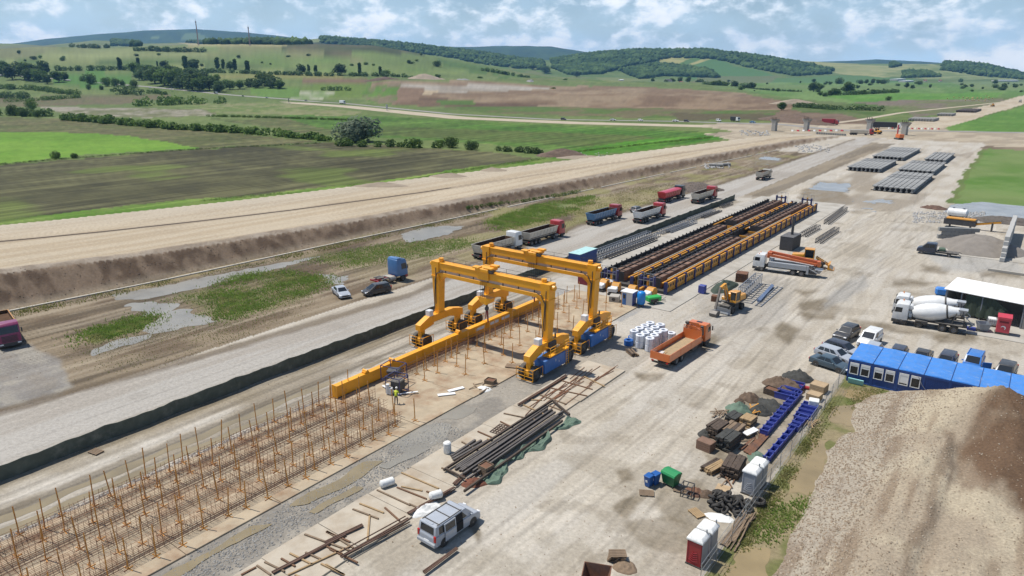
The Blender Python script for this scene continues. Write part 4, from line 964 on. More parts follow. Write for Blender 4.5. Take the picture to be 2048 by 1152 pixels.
T('red cab tipper lorry with a clean white trailer in the near lane', (-72.4, 151.4), P_['red'], P_['white'], load=False, rz=-.02, H=3.4)
T('black cab tipper lorry with a red tarpaulin-covered trailer', (-79.8, 180), P_['black'], P_['red'], tarp=P_['pink'], rz=-.02, H=3.5)
T('red cab tipper lorry with a beige trailer leading the near lane', (-72.0, 184), P_['red'], P_['cream'], load=False, rz=-.02, H=3.5)
def rigid_tipper(label, loc, rz, cabp, tubp, load=True, H=3.1, group=None, L=8.6, name='tipper_truck', cat='lorry'):
    root = thing(name, label, cat, loc, rz, group); f = L / 2
    cab(root, f, 2.0, H, cabp)
    part(root, 'chassis', chas, lambda b: (b.b2(-.45, .45, -f, f - .4, .75, 1.05), b.b2(-1.1, 1.1, f - 3.4, f - 2.3, .55, .95, .05)))
    t = part(root, 'tipper_body', [tubp, dirtload], lambda b: tub(b, -f + .1, f - 2.4, 1.05, 1.24, 1.25, 2.75, fs=.1))
    part(t, 'rib', tubp, lambda b: [b.bar((s * 1.07, y, 1.3), (s * 1.27, y, 2.74), .1, .07) for s in (-1, 1) for y in np.linspace(-f + .2, f - 2.5, 6)])
    part(root, 'load', dirtload, lambda b: b.b2(-1.1, 1.1, -f + .2, f - 2.5, 1.4, 2.3 if load else 1.6))
    part(root, 'tail_light', lampr, lambda b: [b.box((s * .95, -f - .03, .85), (.3, .06, .14)) for s in (-1, 1)])
    axle(root, -f + 1.1); axle(root, -f + 2.45); axle(root, f - 1.2, dual=False)
    return root
rigid_tipper('dusty beige tipper truck driving away far up the haul road', (-72.6, 236), -.02, P_['beige'], P_['beige'], True, 3.0)
rigid_tipper('magenta cab tipper lorry with an orange tub entering from the left edge', (-104.0, 28.9), R(-101), P_['magenta'], mat('tub_orange', (0.50, 0.24, 0.06), 0.5, var=.15, dust=.2), True, 3.2)
# blue tractor unit without trailer
def tractor():
    root = thing('tractor_unit', 'blue tractor unit with a red chassis and no trailer beside the haul road', 'lorry', (-83.4, 77.3), R(-4))
    cab(root, 3.1, 2.25, 3.75, P_['blue'], .95, stripe=P_['darkred'])
    part(root, 'roof_fairing', P_['blue'], lambda b: b.prism([(.9, 3.72), (1.0, 3.98), (1.6, 4.0), (2.5, 3.74)], -1.1, 1.1), bevel=.05, smooth=30)
    part(root, 'chassis', P_['darkred'], lambda b: (b.b2(-.5, -.3, -3.0, 2.4, .8, 1.05), b.b2(.3, .5, -3.0, 2.4, .8, 1.05), b.b2(-1.1, 1.1, -3.05, -2.9, .75, 1.0), b.b2(-.5, .5, -1.2, -1.0, .82, 1.0)))
    part(root, 'fifth_wheel', chas, lambda b: (b.cyl((0, -1.6, 1.08), (0, -1.6, 1.2), .5, n=14), b.b2(-.35, .35, -2.5, -1.6, 1.08, 1.18)))
    part(root, 'fuel_tank', rimst, lambda b: (b.cyl((1.0, -.6, .75), (1.0, .5, .75), .32, n=12), b.b2(-1.2, -.7, -.4, .5, .5, 1.0, .04)), smooth=40)
    part(root, 'deck_plate', palecon, lambda b: b.b2(-.5, 1.0, -.6, .5, 1.08, 1.12))
    part(root, 'mudguard', blackp, lambda b: [b.prism([(s * 1.2, 1.12), (s * .75, 1.12), (s * .75, 1.06), (s * 1.2, 1.06)], -2.3, -.9, 'y') for s in (-1, 1)])
    part(root, 'tail_light', lampr, lambda b: [b.box((s * .85, -3.08, .85), (.3, .06, .14)) for s in (-1, 1)])
    axle(root, -1.6); axle(root, 2.05, dual=False)
tractor()
# cars
def hd(p, q): # heading from rear spot p to front spot q
    a, b = Vector(at(*p)), Vector(at(*q)); d = b - a; return math.atan2(-d.x, d.y)
car('parked_car', 'old silver saloon car parked on the mud left of the haul road', (-83.9, 67.6), R(-113), 'sedan', P_['silver'])
car('parked_car', 'black people carrier parked at the road edge by the blue tractor unit', (-80.2, 71.6), R(162), 'mpv', P_['black'])
car('parked_car', 'dark grey car waiting between the blue trailer and white trailer lorries', (-79.3, 158.5), R(-3), 'hatch', P_['bronze'])
G1 = 'cars parked side by side left of the office containers'
xA, yA = at(1638, 742)
car('parked_car', 'dark teal saloon car, nearest of the parked row by the office containers', (-15.6, 83.4), R(-104), 'sedan', P_['teal'], group=G1)
car('parked_car', 'silver estate car with white roof rails parked second in the row', (-15.8, 86.4), R(-106), 'wagon', P_['silver'], group=G1)
car('parked_car', 'silver hatchback with a dark roof parked third in the row', (-15.5, 89.0), R(-106), 'wagon', P_['silver'], group=G1, roof=P_['navy'])
car('parked_car', 'black off-road car at the far end of the parked row', (-16.4, 95.0), R(170), 'suv', P_['black'], group=G1)
car('parked_van', 'small white panel van beside the black off-road car', (-13.5, 94.4), R(172), 'smallvan', P_['white'], 'van', group=G1, vans=False)
G2 = 'cars parked behind the blue office containers'
for i, (px, py, z, kd, c, lb) in enumerate([(1745, 692, 1.45, 'hatch', 'silver', 'silver car with a black rear window just behind the first blue container'), (1796, 698, 1.45, 'hatch', 'navy', 'navy blue hatchback behind the second blue container'),
        (1845, 703, 1.45, 'sedan', 'black', 'black car behind the third blue container'), (1894, 712, 1.5, 'mpv', 'navy', 'dark blue people carrier left of the bright blue van'), (2013, 732, 1.6, 'suv', 'black', 'black off-road car right of the bright blue van')]):
    x, y = at(px, py, z); car('parked_car', lb, (x, y + .3), R(178 - i), kd, P_[c], group=G2)
x, y = at(1950, 708, 1.9)
def bluevan(root, W, H, D):
    part(root, 'roof_rail', P_['brightblue'], lambda b: [b.bar((s * .7, -2.0, H + .06), (s * .7, .3, H + .06), .06) for s in (-1, 1)])
    part(root, 'open_door', P_['brightblue'], lambda b: b.box((-1.42, .75, .9), (.95, .07, 1.1), R(25), .03))
car('parked_van', 'bright blue van with an open door behind the containers', (x, y), R(176), 'smallvan', P_['brightblue'], 'van', group=G2, extra=bluevan)
# silver people-carrier van in the foreground, sliding door open
def fgvan(root, W, H, D):
    part(root, 'roof_bar', rimdk, lambda b: ([b.bar((-.78, y, H + .05), (.78, y, H + .05), .05, .04) for y in (-1.9, -.75, .35)], [b.bar((s * .74, -2.1, H + .03), (s * .74, .5, H + .03), .05, .04) for s in (-1, 1)]))
    part(root, 'doorway_shade_panel', mat('interior_shade', (0.012, 0.012, 0.013), 0.9), lambda b: (b.b2(W - .04, W + .006, -.35, .45, .42, 1.14), b._add([(W - .055, -.35, 1.12), (W - .055, .45, 1.12), (W - .118, .45, 1.8), (W - .118, -.35, 1.8), (W - .03, -.35, 1.12), (W - .03, .45, 1.12), (W - .10, .45, 1.8), (W - .10, -.35, 1.8)], [(0, 1, 2, 3), (7, 6, 5, 4), (0, 4, 5, 1), (1, 5, 6, 2), (2, 6, 7, 3), (3, 7, 4, 0)])))  # near-black panels on the body stand in for the shade inside the doorway
    d = part(root, 'sliding_door', P_['silver'], lambda b: (b.b2(W + .05, W + .11, -1.55, -.37, .42, 1.14, .02), b._add([(W + .0, -1.55, 1.14), (W + .0, -.37, 1.14), (W - .06, -.37, 1.82), (W - .06, -1.55, 1.82), (W + .06, -1.55, 1.14), (W + .06, -.37, 1.14), (W + .0, -.37, 1.82), (W + .0, -1.55, 1.82)], [(0, 1, 2, 3), (7, 6, 5, 4), (0, 4, 5, 1), (1, 5, 6, 2), (2, 6, 7, 3), (3, 7, 4, 0)])))
    part(d, 'door_window', glass, lambda b: qpane(b, [(W + .06, -.37, 1.14), (W + .06, -1.55, 1.14), (W, -1.55, 1.82), (W, -.37, 1.82)], .08, .92, .08, .86, .012))
    part(root, 'rear_bumper', P_['grey'], lambda b: b.box((0, -2.5, .48), (1.85, .2, .3), 0, .05))
    part(root, 'roof_hatch', P_['silver'], lambda b: b.b2(-.35, .35, -2.2, -2.0, H, H + .03))
xv, yv = -30.9, 33.5
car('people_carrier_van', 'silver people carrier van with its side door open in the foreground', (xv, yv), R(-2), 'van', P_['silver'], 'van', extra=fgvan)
# ---------------- concrete mixers
def mixer(label, loc, rz, group):
    root = thing('mixer_lorry', label, 'mixer lorry', loc, rz, group); f = 4.4
    cab(root, f, 1.85, 3.0, P_['white'])
    part(root, 'chassis', chas, lambda b: (b.b2(-.45, .45, -f, f - .4, .78, 1.1), b.b2(-1.15, 1.15, .1, 1.6, .55, 1.05, .05), b.b2(-1.2, 1.2, -3.9, -.7, 1.12, 1.2), b.b2(-1.15, 1.15, 2.0, 2.5, .9, 1.15)))
    d = part(root, 'drum', P_['white'], lambda b: b.lathe((0, 2.15, 1.75), (0, -1, .20), [(0, .55), (.1, .75), (.75, 1.02), (1.7, 1.18), (2.6, 1.2), (3.4, 1.12), (4.2, .86), (5.0, .60), (5.55, .5)], 28), smooth=40)
    part(d, 'drum_ring', chas, lambda b: b.lathe((0, 2.15, 1.75), (0, -1, .20), [(4.05, .90), (4.06, .96), (4.24, .92), (4.25, .84)], 28), smooth=40)
    part(root, 'gearbox', P_['white'], lambda b: (b.lathe((0, 2.75, 1.66), (0, -1, .18), [(0, .3), (.1, .42), (.5, .45), (.62, .3)], 14), b.b2(-.6, .6, 2.1, 2.5, 1.1, 1.7, .04)), smooth=35)
    part(root, 'water_tank', P_['white'], lambda b: b.cyl((-.6, 2.35, 2.5), (.6, 2.35, 2.5), .28, n=12), smooth=40)
    part(root, 'rear_frame', chas, lambda b: ([b.bar((s * .85, -2.6, 1.15), (s * .6, -3.0, 2.6), .12) for s in (-1, 1)], [b.bar((s * .6, -4.1, 1.0), (s * .5, -3.7, 3.0), .07) for s in (-1, 1)], b.bar((-.6, -3.0, 2.6), (.6, -3.0, 2.6), .12)))
    part(root, 'hopper', P_['grey'], lambda b: b.loft([[(-.3, -3.9, 2.55), (.3, -3.9, 2.55), (.3, -3.3, 2.55), (-.3, -3.3, 2.55)], [(-.6, -4.2, 3.2), (.6, -4.2, 3.2), (.6, -3.1, 3.2), (-.6, -3.1, 3.2)]]))
    part(root, 'chute', P_['grey'], lambda b: (b.bar((0, -3.9, 2.3), (.3, -5.0, 1.2), .5, .12), b.bar((.3, -5.0, 1.2), (.2, -4.6, .8), .4, .1)))
    part(root, 'ladder', rimst, lambda b: ([b.bar((s, -4.2, .7), (s, -4.1, 2.9), .05) for s in (.65, 1.0)], [b.bar((.65, -4.2 + .1 * (z - .7) / 2.2, z), (1.0, -4.2 + .1 * (z - .7) / 2.2, z), .04) for z in np.arange(.8, 2.9, .3)]))
    part(root, 'mudguard', blackp, lambda b: [b.b2(s * .7, s * 1.22, -3.7, -.9, 1.08, 1.12) for s in (-1, 1)])
    part(root, 'beacon', lampo, lambda b: b.cyl((.8, f - 1.0, 3.0), (.8, f - 1.0, 3.2), .08, n=8))
    for y in (-3.0, -1.65): axle(root, y, .52)
    for y in (1.15, 3.0): axle(root, y, .52, dual=False, rim=rimdk)
xm, ym = at(1862, 652)
mixer('white concrete mixer lorry, the nearer of two by the white-roofed shed', (-8.4, 106.3), R(90 + 3), 'concrete mixer lorries')
mixer('white concrete mixer lorry parked half hidden behind the other mixer', (-9.0, 110.3), R(90 + 3), 'concrete mixer lorries')
# ---------------- concrete pump
def pump():
    root = thing('concrete_pump_lorry', 'white cab concrete pump lorry with a folded orange boom', 'pump lorry', (-32.4, 122.6), R(90 + 6)); f = 5.2
    cab(root, f, 1.9, 3.0, P_['white'], .8)
    part(root, 'chassis', chas, lambda b: (b.b2(-.5, .5, -f, f - .4, .75, 1.1), b.b2(-.9, .9, -5.3, -3.4, .6, 1.3, .05)))
    part(root, 'side_locker', P_['grey'], lambda b: (b.b2(.75, 1.25, -3.6, 2.6, 1.1, 1.95, .03), b.b2(-1.25, -.75, -3.6, 2.6, 1.1, 1.95, .03), b.b2(.76, 1.262, -.52, -.48, 1.12, 1.93)))
    for s in (-1, 1):
        for z in (.6, .9): part(root, 'side_guard', P_['white'], lambda b: b.bar((s * 1.2, -.6, z), (s * 1.2, 2.6, z), .06, .12))
    part(root, 'deck', chas, lambda b: b.b2(-.75, .75, -4.5, 2.9, 1.2, 1.5))
    bm = part(root, 'boom', mat('boom_orange', (0.52, 0.12, 0.035), 0.45, var=.1, dust=.12), lambda b: (b.bar((.3, 2.9, 3.35), (.3, -5.4, 2.5), .42, .46), b.bar((-.25, 2.9, 2.9), (-.25, -5.0, 2.15), .36, .4), b.box((.1, 2.7, 2.9), (.9, .8, 1.1), 0, .06), b.box((.1, -5.35, 2.35), (.9, .55, .9), 0, .05)))
    part(bm, 'delivery_pipe', P_['white'], lambda b: (b.tube([(.58, 2.6, 3.05), (.58, -4.8, 2.3), (.58, -5.2, 1.8)], .07, 8), b.tube([(-.48, 2.6, 2.6), (-.48, -4.6, 2.0)], .06, 8)))
    part(root, 'turret', P_['grey'], lambda b: b.cyl((0, 2.3, 1.4), (0, 2.3, 2.6), .45, n=14), smooth=40)
    for s in (-1, 1): part(root, 'outrigger', P_['grey'], lambda b: (b.b2(s * .95, s * 1.28, -4.0, -3.65, .55, 2.0, .03), b.bar((s * .9, -3.0, 1.9), (s * 1.0, -5.4, .9), .14)))
    part(root, 'hopper', P_['grey'], lambda b: b.loft([[(-.4, -5.7, .7), (.4, -5.7, .7), (.4, -5.0, .7), (-.4, -5.0, .7)], [(-.8, -6.1, 1.4), (.8, -6.1, 1.4), (.8, -4.9, 1.4), (-.8, -4.9, 1.4)]]))
    part(root, 'beacon', lampo, lambda b: [b.cyl((s * .7, f - .8, 3.0), (s * .7, f - .8, 3.2), .08, n=8) for s in (-1, 1)])
    axle(root, -2.9, .52); axle(root, -1.5, .52); axle(root, 3.75, .52, dual=False)
pump()
# ---------------- orange flatbed with loading crane
def flatbed():
    root = thing('flatbed_lorry', 'orange drop-side lorry with a folded crane behind its cab', 'lorry', (-31.4, 76.9), R(-3)); f = 5.6; O = P_['orange']
    cab(root, f, 1.7, 2.95, O)
    part(root, 'chassis', chas, lambda b: (b.b2(-.45, .45, -f + .3, f - .4, .72, 1.0), b.b2(.6, 1.15, .5, 2.0, .5, .95, .04), b.b2(-1.15, -.6, .5, 2.0, .5, .95, .04), b.b2(-1.1, 1.1, -f + .1, -f + .25, .5, .7)))
    part(root, 'bed_floor', mat('sandy_boards', alb(196, 172, 134), .9, var=.2, scale=2), lambda b: b.b2(-1.2, 1.2, -f, 2.7, 1.08, 1.2))
    for nm, q in (('side_board', (-1.26, -1.2, -f, 2.7)), ('side_board', (1.2, 1.26, -f, 2.7))):
        part(root, nm, O, lambda b: (b.b2(q[0], q[1], q[2], q[3], 1.0, 1.92), [b.b2(q[0] - .02, q[1] + .02, y - .05, y + .05, 1.0, 1.94) for y in np.linspace(q[2], q[3], 4)]))
    part(root, 'tailboard', O, lambda b: b.b2(-1.2, 1.2, -f - .06, -f, 1.0, 1.92))
    part(root, 'headboard', O, lambda b: (b.b2(-1.26, 1.26, 2.7, 2.78, 1.1, 2.5), [b.bar((-1.2, 2.74, z), (1.2, 2.74, z), .06) for z in (2.65, 2.85)], [b.bar((x, 2.74, 2.4), (x, 2.74, 2.9), .05) for x in (-1.2, 0, 1.2)]))
    c = part(root, 'crane', O, lambda b: (b.cyl((-.5, 3.2, 1.0), (-.5, 3.2, 2.9), .22, n=10), b.bar((-.5, 3.2, 2.9), (.9, 3.15, 2.3), .25, .3), b.bar((-.9, 3.05, 3.2), (.5, 3.3, 3.15), .2, .22), b.b2(-1.1, 1.1, 3.0, 3.45, .95, 1.3)))
    part(c, 'grab_hook', chas, lambda b: (b.bar((-.85, 3.05, 3.1), (-1.0, 2.9, 2.2), .25, .25), b.box((-.9, 3.0, 3.15), (.5, .4, .35), 0, .08))); part(c, 'hose_pack', chas, lambda b: b.bar((1.0, 3.2, 3.0), (1.05, 3.3, 1.8), .3, .3))
    part(root, 'cargo_sheet', P_['white'], lambda b: b.box((-.75, -4.2, 1.24), (.6, 1.6, .06), R(8)))
    part(root, 'cargo_board', mat('raw_timber', alb(190, 160, 118), .85, var=.2, scale=3), lambda b: (b.box((.0, -4.6, 1.23), (.3, 1.3, .05), R(-6)), b.box((-.3, -4.0, 1.23), (.2, 1.5, .05), R(5))))
    part(root, 'tail_light', lampr, lambda b: [b.box((s * .95, -f - .02, .82), (.3, .06, .14)) for s in (-1, 1)])
    part(root, 'roof_hatch', glass, lambda b: b.b2(-.35, .35, f - 1.2, f - .75, 2.95, 2.98))
    axle(root, -3.5); axle(root, -2.15); axle(root, f - 1.1, dual=False)
flatbed()
# ---------------- flat-deck pickup
def pickup():
    root = thing('flatdeck_van', 'dark blue van with a long flat recovery deck near the sand heap', 'pickup', (-12.7, 153.2), R(90)); pt = P_['navy']
    part(root, 'body', pt, lambda b: b.prism([(.3, .45), (.3, 2.15), (.6, 2.25), (2.0, 2.2), (2.75, 1.35), (3.45, 1.15), (3.55, .45)], -.98, .98), smooth=35, bevel=.08)
    part(root, 'windscreen', glass, lambda b: qpane(b, [(.95, 2.75, 1.37), (-.95, 2.75, 1.37), (-.95, 2.0, 2.2), (.95, 2.0, 2.2)], .07, .93, .08, .92, .02))
    for sx in (-1, 1):
        part(root, 'side_window', glass, lambda b: b.prism([(1.5, 1.35), (2.6, 1.35), (1.95, 2.05), (1.5, 2.05)], sx * .97, sx * .995)); part(root, 'side_window', glass, lambda b: b.prism([(.6, 1.35), (1.4, 1.35), (1.4, 2.05), (.6, 2.05)], sx * .97, sx * .995))
        part(root, 'headlight', lampw, lambda b: b.box((sx * .75, 3.5, .95), (.35, .1, .2), 0, .03)); wheel(root, sx * .88, 2.65, .35, .24); wheel(root, sx * .88, -1.9, .35, .24)
    part(root, 'deck', chas, lambda b: (b.b2(-1.02, 1.02, -3.4, .2, .72, .86), b.bar((-1.0, -3.4, .8), (-1.0, -3.9, .5), .2, .06), b.bar((1.0, -3.4, .8), (1.0, -3.9, .5), .2, .06), b.b2(-.4, .4, -3.2, .5, .45, .72)))
    part(root, 'winch_box', mat('green_tarp', alb(104, 124, 104), .85, var=.3, scale=2), lambda b: b.box((.1, -.6, 1.15), (1.3, 1.1, .6), R(8), .15))
pickup()
# ---------------- wheeled excavator
def excavator():
    x, y = at(1466, 612); root = thing('wheeled_excavator', 'yellow wheeled excavator resting its bucket on the yard near the steel forms', 'excavator', (-32.7, 97.2), R(180 - 8)); Yl = P_['yellow']
    part(root, 'undercarriage', chas, lambda b: (b.b2(-.7, .7, -1.9, 1.9, .7, 1.15, .06), b.b2(-1.0, 1.0, -.6, .6, .6, 1.0, .05)))
    part(root, 'dozer_blade', P_['grey'], lambda b: b.prism([(2.3, .15), (2.55, .1), (2.45, .5), (2.6, .95), (2.35, .9)], -1.25, 1.25), bevel=.02)
    part(root, 'house', mat('dark_grey_paint', (.06, .06, .06), .5, dust=.2), lambda b: (b.b2(-1.2, 1.2, -2.1, .9, 1.25, 1.5, .05), b.cyl((0, 0, 1.1), (0, 0, 1.3), .7, n=16)))
    part(root, 'engine_cover', Yl, lambda b: (b.b2(-1.2, 1.2, -2.2, -.4, 1.5, 2.35, .1), b.b2(.3, 1.2, -.4, .7, 1.5, 2.0, .06)), bevel=0)
    c = part(root, 'cab', Yl, lambda b: (b.b2(-1.22, -.28, -.4, .95, 3.0, 3.1, .03), [b.b2(p - .04, p + .04, q - .04, q + .04, 1.5, 3.0) for p in (-1.18, -.32) for q in (-.36, .9)], b.b2(-1.22, -.28, -.4, .95, 1.5, 1.8)))
    part(c, 'cab_glass', glass, lambda b: b.b2(-1.17, -.33, -.34, .88, 1.8, 3.0))
    bo = part(root, 'boom', Yl, lambda b: (b.bar((.25, .6, 1.9), (.25, 1.9, 4.3), .35, .45), b.bar((.25, 1.85, 4.2), (.25, 3.0, 3.9), .35, .42)))
    part(bo, 'hydraulic_ram', rimst, lambda b: (b.cyl((.05, .9, 1.7), (.05, 1.7, 3.4), .07, n=8), b.cyl((.45, .9, 1.7), (.45, 1.7, 3.4), .07, n=8)))
    part(root, 'stick', mat('worn_stick', (.16, .14, .12), .6, dust=.3), lambda b: (b.bar((.25, 3.0, 4.1), (.25, 4.0, 1.0), .26, .34), b.cyl((.25, 2.6, 4.0), (.25, 3.4, 2.6), .06, n=8)))
    part(root, 'bucket', mat('bucket_steel', (.13, .12, .11), .6, .3, dust=.3), lambda b: b.prism([(3.55, .75), (4.3, .85), (4.75, .5), (4.7, .1), (4.2, .0), (3.6, .2)], -.3, .8), bevel=.03)
    part(root, 'counterweight', mat('dark_grey_paint', (.06, .06, .06), .5, dust=.2), lambda b: b.b2(-1.2, 1.2, -2.6, -2.15, 1.3, 2.2, .12))
    part(root, 'exhaust', chas, lambda b: b.cyl((-.6, -1.6, 2.3), (-.6, -1.6, 2.8), .08, n=8))
    for yy in (-1.4, 1.4):
        for sx in (-1, 1): wheel(root, sx * 1.0, yy, .52, .5, rimdk)
excavator()
# ---------------- wheel loader behind the pump
def loader(label, loc, rz, s=1.0, group=None):
    root = thing('wheel_loader', label, 'loader', loc, rz, group); Yl = P_['yellow']
    part(root, 'engine_cover', Yl, lambda b: b.prism([(-3.2, 1.2), (-3.2, 2.2), (-1.2, 2.35), (-1.2, 1.2)], -.9, .9), bevel=.08, smooth=30)
    part(root, 'frame', chas, lambda b: (b.b2(-.6, .6, -3.0, 2.4, .75, 1.25), b.b2(-.8, .8, -3.4, -3.1, .6, 1.5, .06)))
    c = part(root, 'cab', Yl, lambda b: (b.b2(-.8, .8, -1.2, .5, 3.2, 3.34, .05), [b.b2(p - .05, p + .05, q - .05, q + .05, 1.5, 3.2) for p in (-.72, .72) for q in (-1.1, .42)], b.b2(-.8, .8, -1.2, .5, 1.2, 1.75, .05)))
    part(c, 'cab_glass', glass, lambda b: b.b2(-.7, .7, -1.08, .4, 1.75, 3.2))
    part(root, 'lift_arm', Yl, lambda b: [b.bar((sx * .45, .8, 1.9), (sx * .45, 3.0, .7), .2, .3) for sx in (-1, 1)])
    part(root, 'bucket', P_['yellow'], lambda b: b.prism([(2.9, .1), (4.0, .05), (3.2, .5), (3.3, 1.2), (2.9, .9)], -1.35, 1.35), bevel=.02)
    for y in (-1.9, 1.5):
        for sx in (-1, 1): wheel(root, sx * .95, y, .72, .55, P_['yellow'])
    return root
x, y = at(1625, 527); loader('yellow wheel loader half hidden behind the concrete pump lorry', (-29.9, 129.5), R(-80))
# ================================================================ gantry cranes
YEL = mat('crane_orange_yellow', (0.80, 0.345, 0.008), 0.42, var=0.1, scale=0.5, dust=0.10, second=(0.36, 0.16, 0.03), sscale=0.9, sth=(0.60, 0.80))
PALEW = mat('faded_pink_web', (0.55, 0.40, 0.30), 0.7, var=0.15)
CBLUE = mat('power_pack_blue', (0.03, 0.14, 0.40), 0.45, var=0.12, dust=0.12)
wgrey = mat('white_cabinet', (0.62, 0.63, 0.63), 0.5, var=0.08, dust=0.15)
ropem = mat('wire_rope', (0.05, 0.045, 0.04), 0.7)
slingm = mat('red_sling', (0.22, 0.03, 0.03), 0.8)
def gantry(label, y, tx, blk):
    root = thing('gantry_crane', label, 'gantry crane', (-50.5, y, 0), 0, 'yellow rubber-tyred gantry cranes')
    g = part(root, 'main_girder', YEL, lambda b: (b.b2(-9.0, 9.0, -.5, .5, 9.55, 10.4, .03), b.b2(-8.4, 8.4, -.5, .5, 8.7, 9.2, .03), b.b2(-8.6, 8.6, -.56, .56, 10.4, 10.44)))
    part(g, 'web_panel', PALEW, lambda b: b.b2(-7.9, 7.9, -.36, .36, 9.18, 9.58))
    part(g, 'stiffener', chas, lambda b: [b.b2(x - .03, x + .03, -.47, .47, 9.2, 9.55) for x in np.linspace(-6.8, 6.8, 7)], kind='stuff')
    part(g, 'hand_line', ropem, lambda b: ([b.bar((x, .5, 10.42), (x, .5, 11.0), .03) for x in np.linspace(-8.4, 8.4, 9)], b.bar((-8.4, .5, 11.0), (8.4, .5, 11.0), .025), b.bar((-8.4, .3, 10.6), (8.4, .3, 10.6), .06)), kind='stuff')
    for sx in (-1, 1):
        x = sx * 8.4
        l = part(root, 'leg', YEL, lambda b: (b.loft([[(x - .38, -.5, 3.5), (x + .38, -.5, 3.5), (x + .38, .5, 3.5), (x - .38, .5, 3.5)], [(x - .55, -.62, 8.7), (x + .55, -.62, 8.7), (x + .55, .62, 8.7), (x - .55, .62, 8.7)], [(x - .62, -.66, 10.55), (x + .62, -.66, 10.55), (x + .62, .66, 10.55), (x - .62, .66, 10.55)]]), b.prism([(x - sx * .5, 8.0), (x - sx * 1.5, 8.72), (x - sx * .5, 8.72)], -.4, .4, 'y')), bevel=.02)
        part(l, 'cable_run', ropem, lambda b: (b.tube([(x - .2, -.72, 4.2), (x + .1, -.74, 8.2), (x - sx * .4, -.74, 9.1), (x - sx * 1.3, -.62, 9.4)], .06, 6), b.tube([(x + .1, -.72, 5.0), (x + .25, -.76, 9.8)], .05, 6)))
        part(l, 'leg_ladder', YEL, lambda b: ([b.bar((x + q, .68, 3.7), (x + q, .72, 10.4), .05) for q in (-.2, .2)], [b.bar((x - .2, .7, z), (x + .2, .7, z), .035) for z in np.arange(3.9, 10.3, .35)])); part(l, 'flange', YEL, lambda b: (b.b2(x - .62, x + .62, -.72, .72, 8.62, 8.72), b.b2(x - .5, x + .5, -.6, .6, 3.66, 3.78)))
        part(l, 'pulley_cap', YEL, lambda b: b.cyl((x - sx * .55, 0, 10.5), (x - sx * .55, 0, 10.95), .32, n=10)); part(l, 'end_pulley', YEL, lambda b: b.cyl((x + sx * .6, -.1, 10.1), (x + sx * 1.05, -.1, 10.1), .3, n=10))
        part(root, 'saddle', YEL, lambda b: (b.prism([(-4.1, 2.25), (-4.1, 3.0), (-2.4, 3.7), (2.2, 3.7), (4.1, 3.25), (4.1, 2.35), (3.0, 2.35), (1.5, 2.8), (-1.5, 2.8), (-3.0, 2.25)], x - .42, x + .42), b.bar((x, -3.2, 2.05), (x, -1.2, 2.45), .16)), bevel=.03)
        part(root, 'control_cabinet', wgrey, lambda b: b.box((x, -1.9, 4.0), (.75, .7, .85), 0, .03))
        for yy in (-3.45, 3.45):
            bo = part(root, 'bogie', YEL, lambda b: (b.b2(x - .3, x + .3, yy - .35, yy + .35, 1.1, 2.4, .04), b.b2(x - .36, x + .36, yy - .5, yy + .5, .55, 1.2, .05), b.cyl((x - .75, yy, .88), (x + .75, yy, .88), .2, n=10)))
            gd = part(bo, 'tyre_guard', YEL, lambda b: ([b.bar((x - 1.15, yy - 1.05, z), (x + 1.15, yy - 1.05, z), .05) for z in (.3, .75, 1.2, 1.6)], [b.bar((x + q, yy - 1.05, .3), (x + q, yy - 1.05, 1.6), .05) for q in (-1.15, 0, 1.15)], b.bar((x + 1.15, yy - 1.05, 1.6), (x + 1.15, yy + .9, 1.6), .05), b.bar((x + 1.15, yy + .9, .3), (x + 1.15, yy + .9, 1.6), .05)))
            for q in (-.74, .74): wheel(root, x + q, yy, .88, .62, rimdk)
    x = 8.4
    pk = part(root, 'power_pack', CBLUE, lambda b: (b.b2(x + .5, x + 1.45, -2.45, 2.25, .6, 2.15, .05), b.b2(x - .45, x + .5, -1.9, 1.9, .8, 2.0)))
    part(pk, 'pack_door', wgrey, lambda b: (b.b2(x + 1.44, x + 1.46, -.4, -.3, 1.5, 1.8), b.b2(x + 1.44, x + 1.46, .3, .4, 1.2, 1.4)), kind='stuff')
    pf = part(root, 'platform', YEL, lambda b: b.b2(x + .4, x + 1.5, -1.6, 2.4, 2.3, 2.42))
    part(pf, 'handrail', YEL, lambda b: ([b.bar((x + 1.48, y_, 2.4), (x + 1.48, y_, 3.45), .05) for y_ in np.linspace(-1.55, 2.35, 5)], [b.bar((x + 1.48, -1.55, z), (x + 1.48, 2.35, z), .05) for z in (2.75, 3.1, 3.45)], [b.bar((x + .5, y_, 2.4), (x + .5, y_, 3.45), .05) for y_ in (-1.55,)], b.bar((x + .5, -1.55, 3.45), (x + 1.48, -1.55, 3.45), .05)))
    part(pf, 'engine', chas, lambda b: (b.box((x + .2, .3, 3.0), (.9, 1.5, 1.1), 0, .1), b.cyl((x + .3, 1.2, 3.3), (x + .3, 1.2, 4.2), .1, n=8)))
    part(root, 'ladder', YEL, lambda b: ([b.bar((x + 1.6, y_, .4), (x + 1.5, y_, 2.4), .05) for y_ in (1.7, 2.2)], [b.bar((x + 1.55, 1.7, z), (x + 1.55, 2.2, z), .04) for z in np.arange(.5, 2.4, .3)]))
    tr = part(root, 'trolley', YEL, lambda b: (b.b2(tx - 1.0, tx + 1.0, -1.0, 1.0, 10.55, 10.95, .05), b.b2(tx - .85, tx + .85, -.75, -.56, 9.5, 10.6, .03), b.b2(tx - .85, tx + .85, .56, .75, 9.5, 10.6, .03), b.b2(tx - 1.3, tx - .3, -1.15, -.4, 10.9, 11.1, .03), b.b2(tx + .2, tx + 1.5, -.9, -.3, 10.95, 11.15, .03), b.b2(tx + .3, tx + 1.4, .3, .9, 10.9, 11.2, .03)))
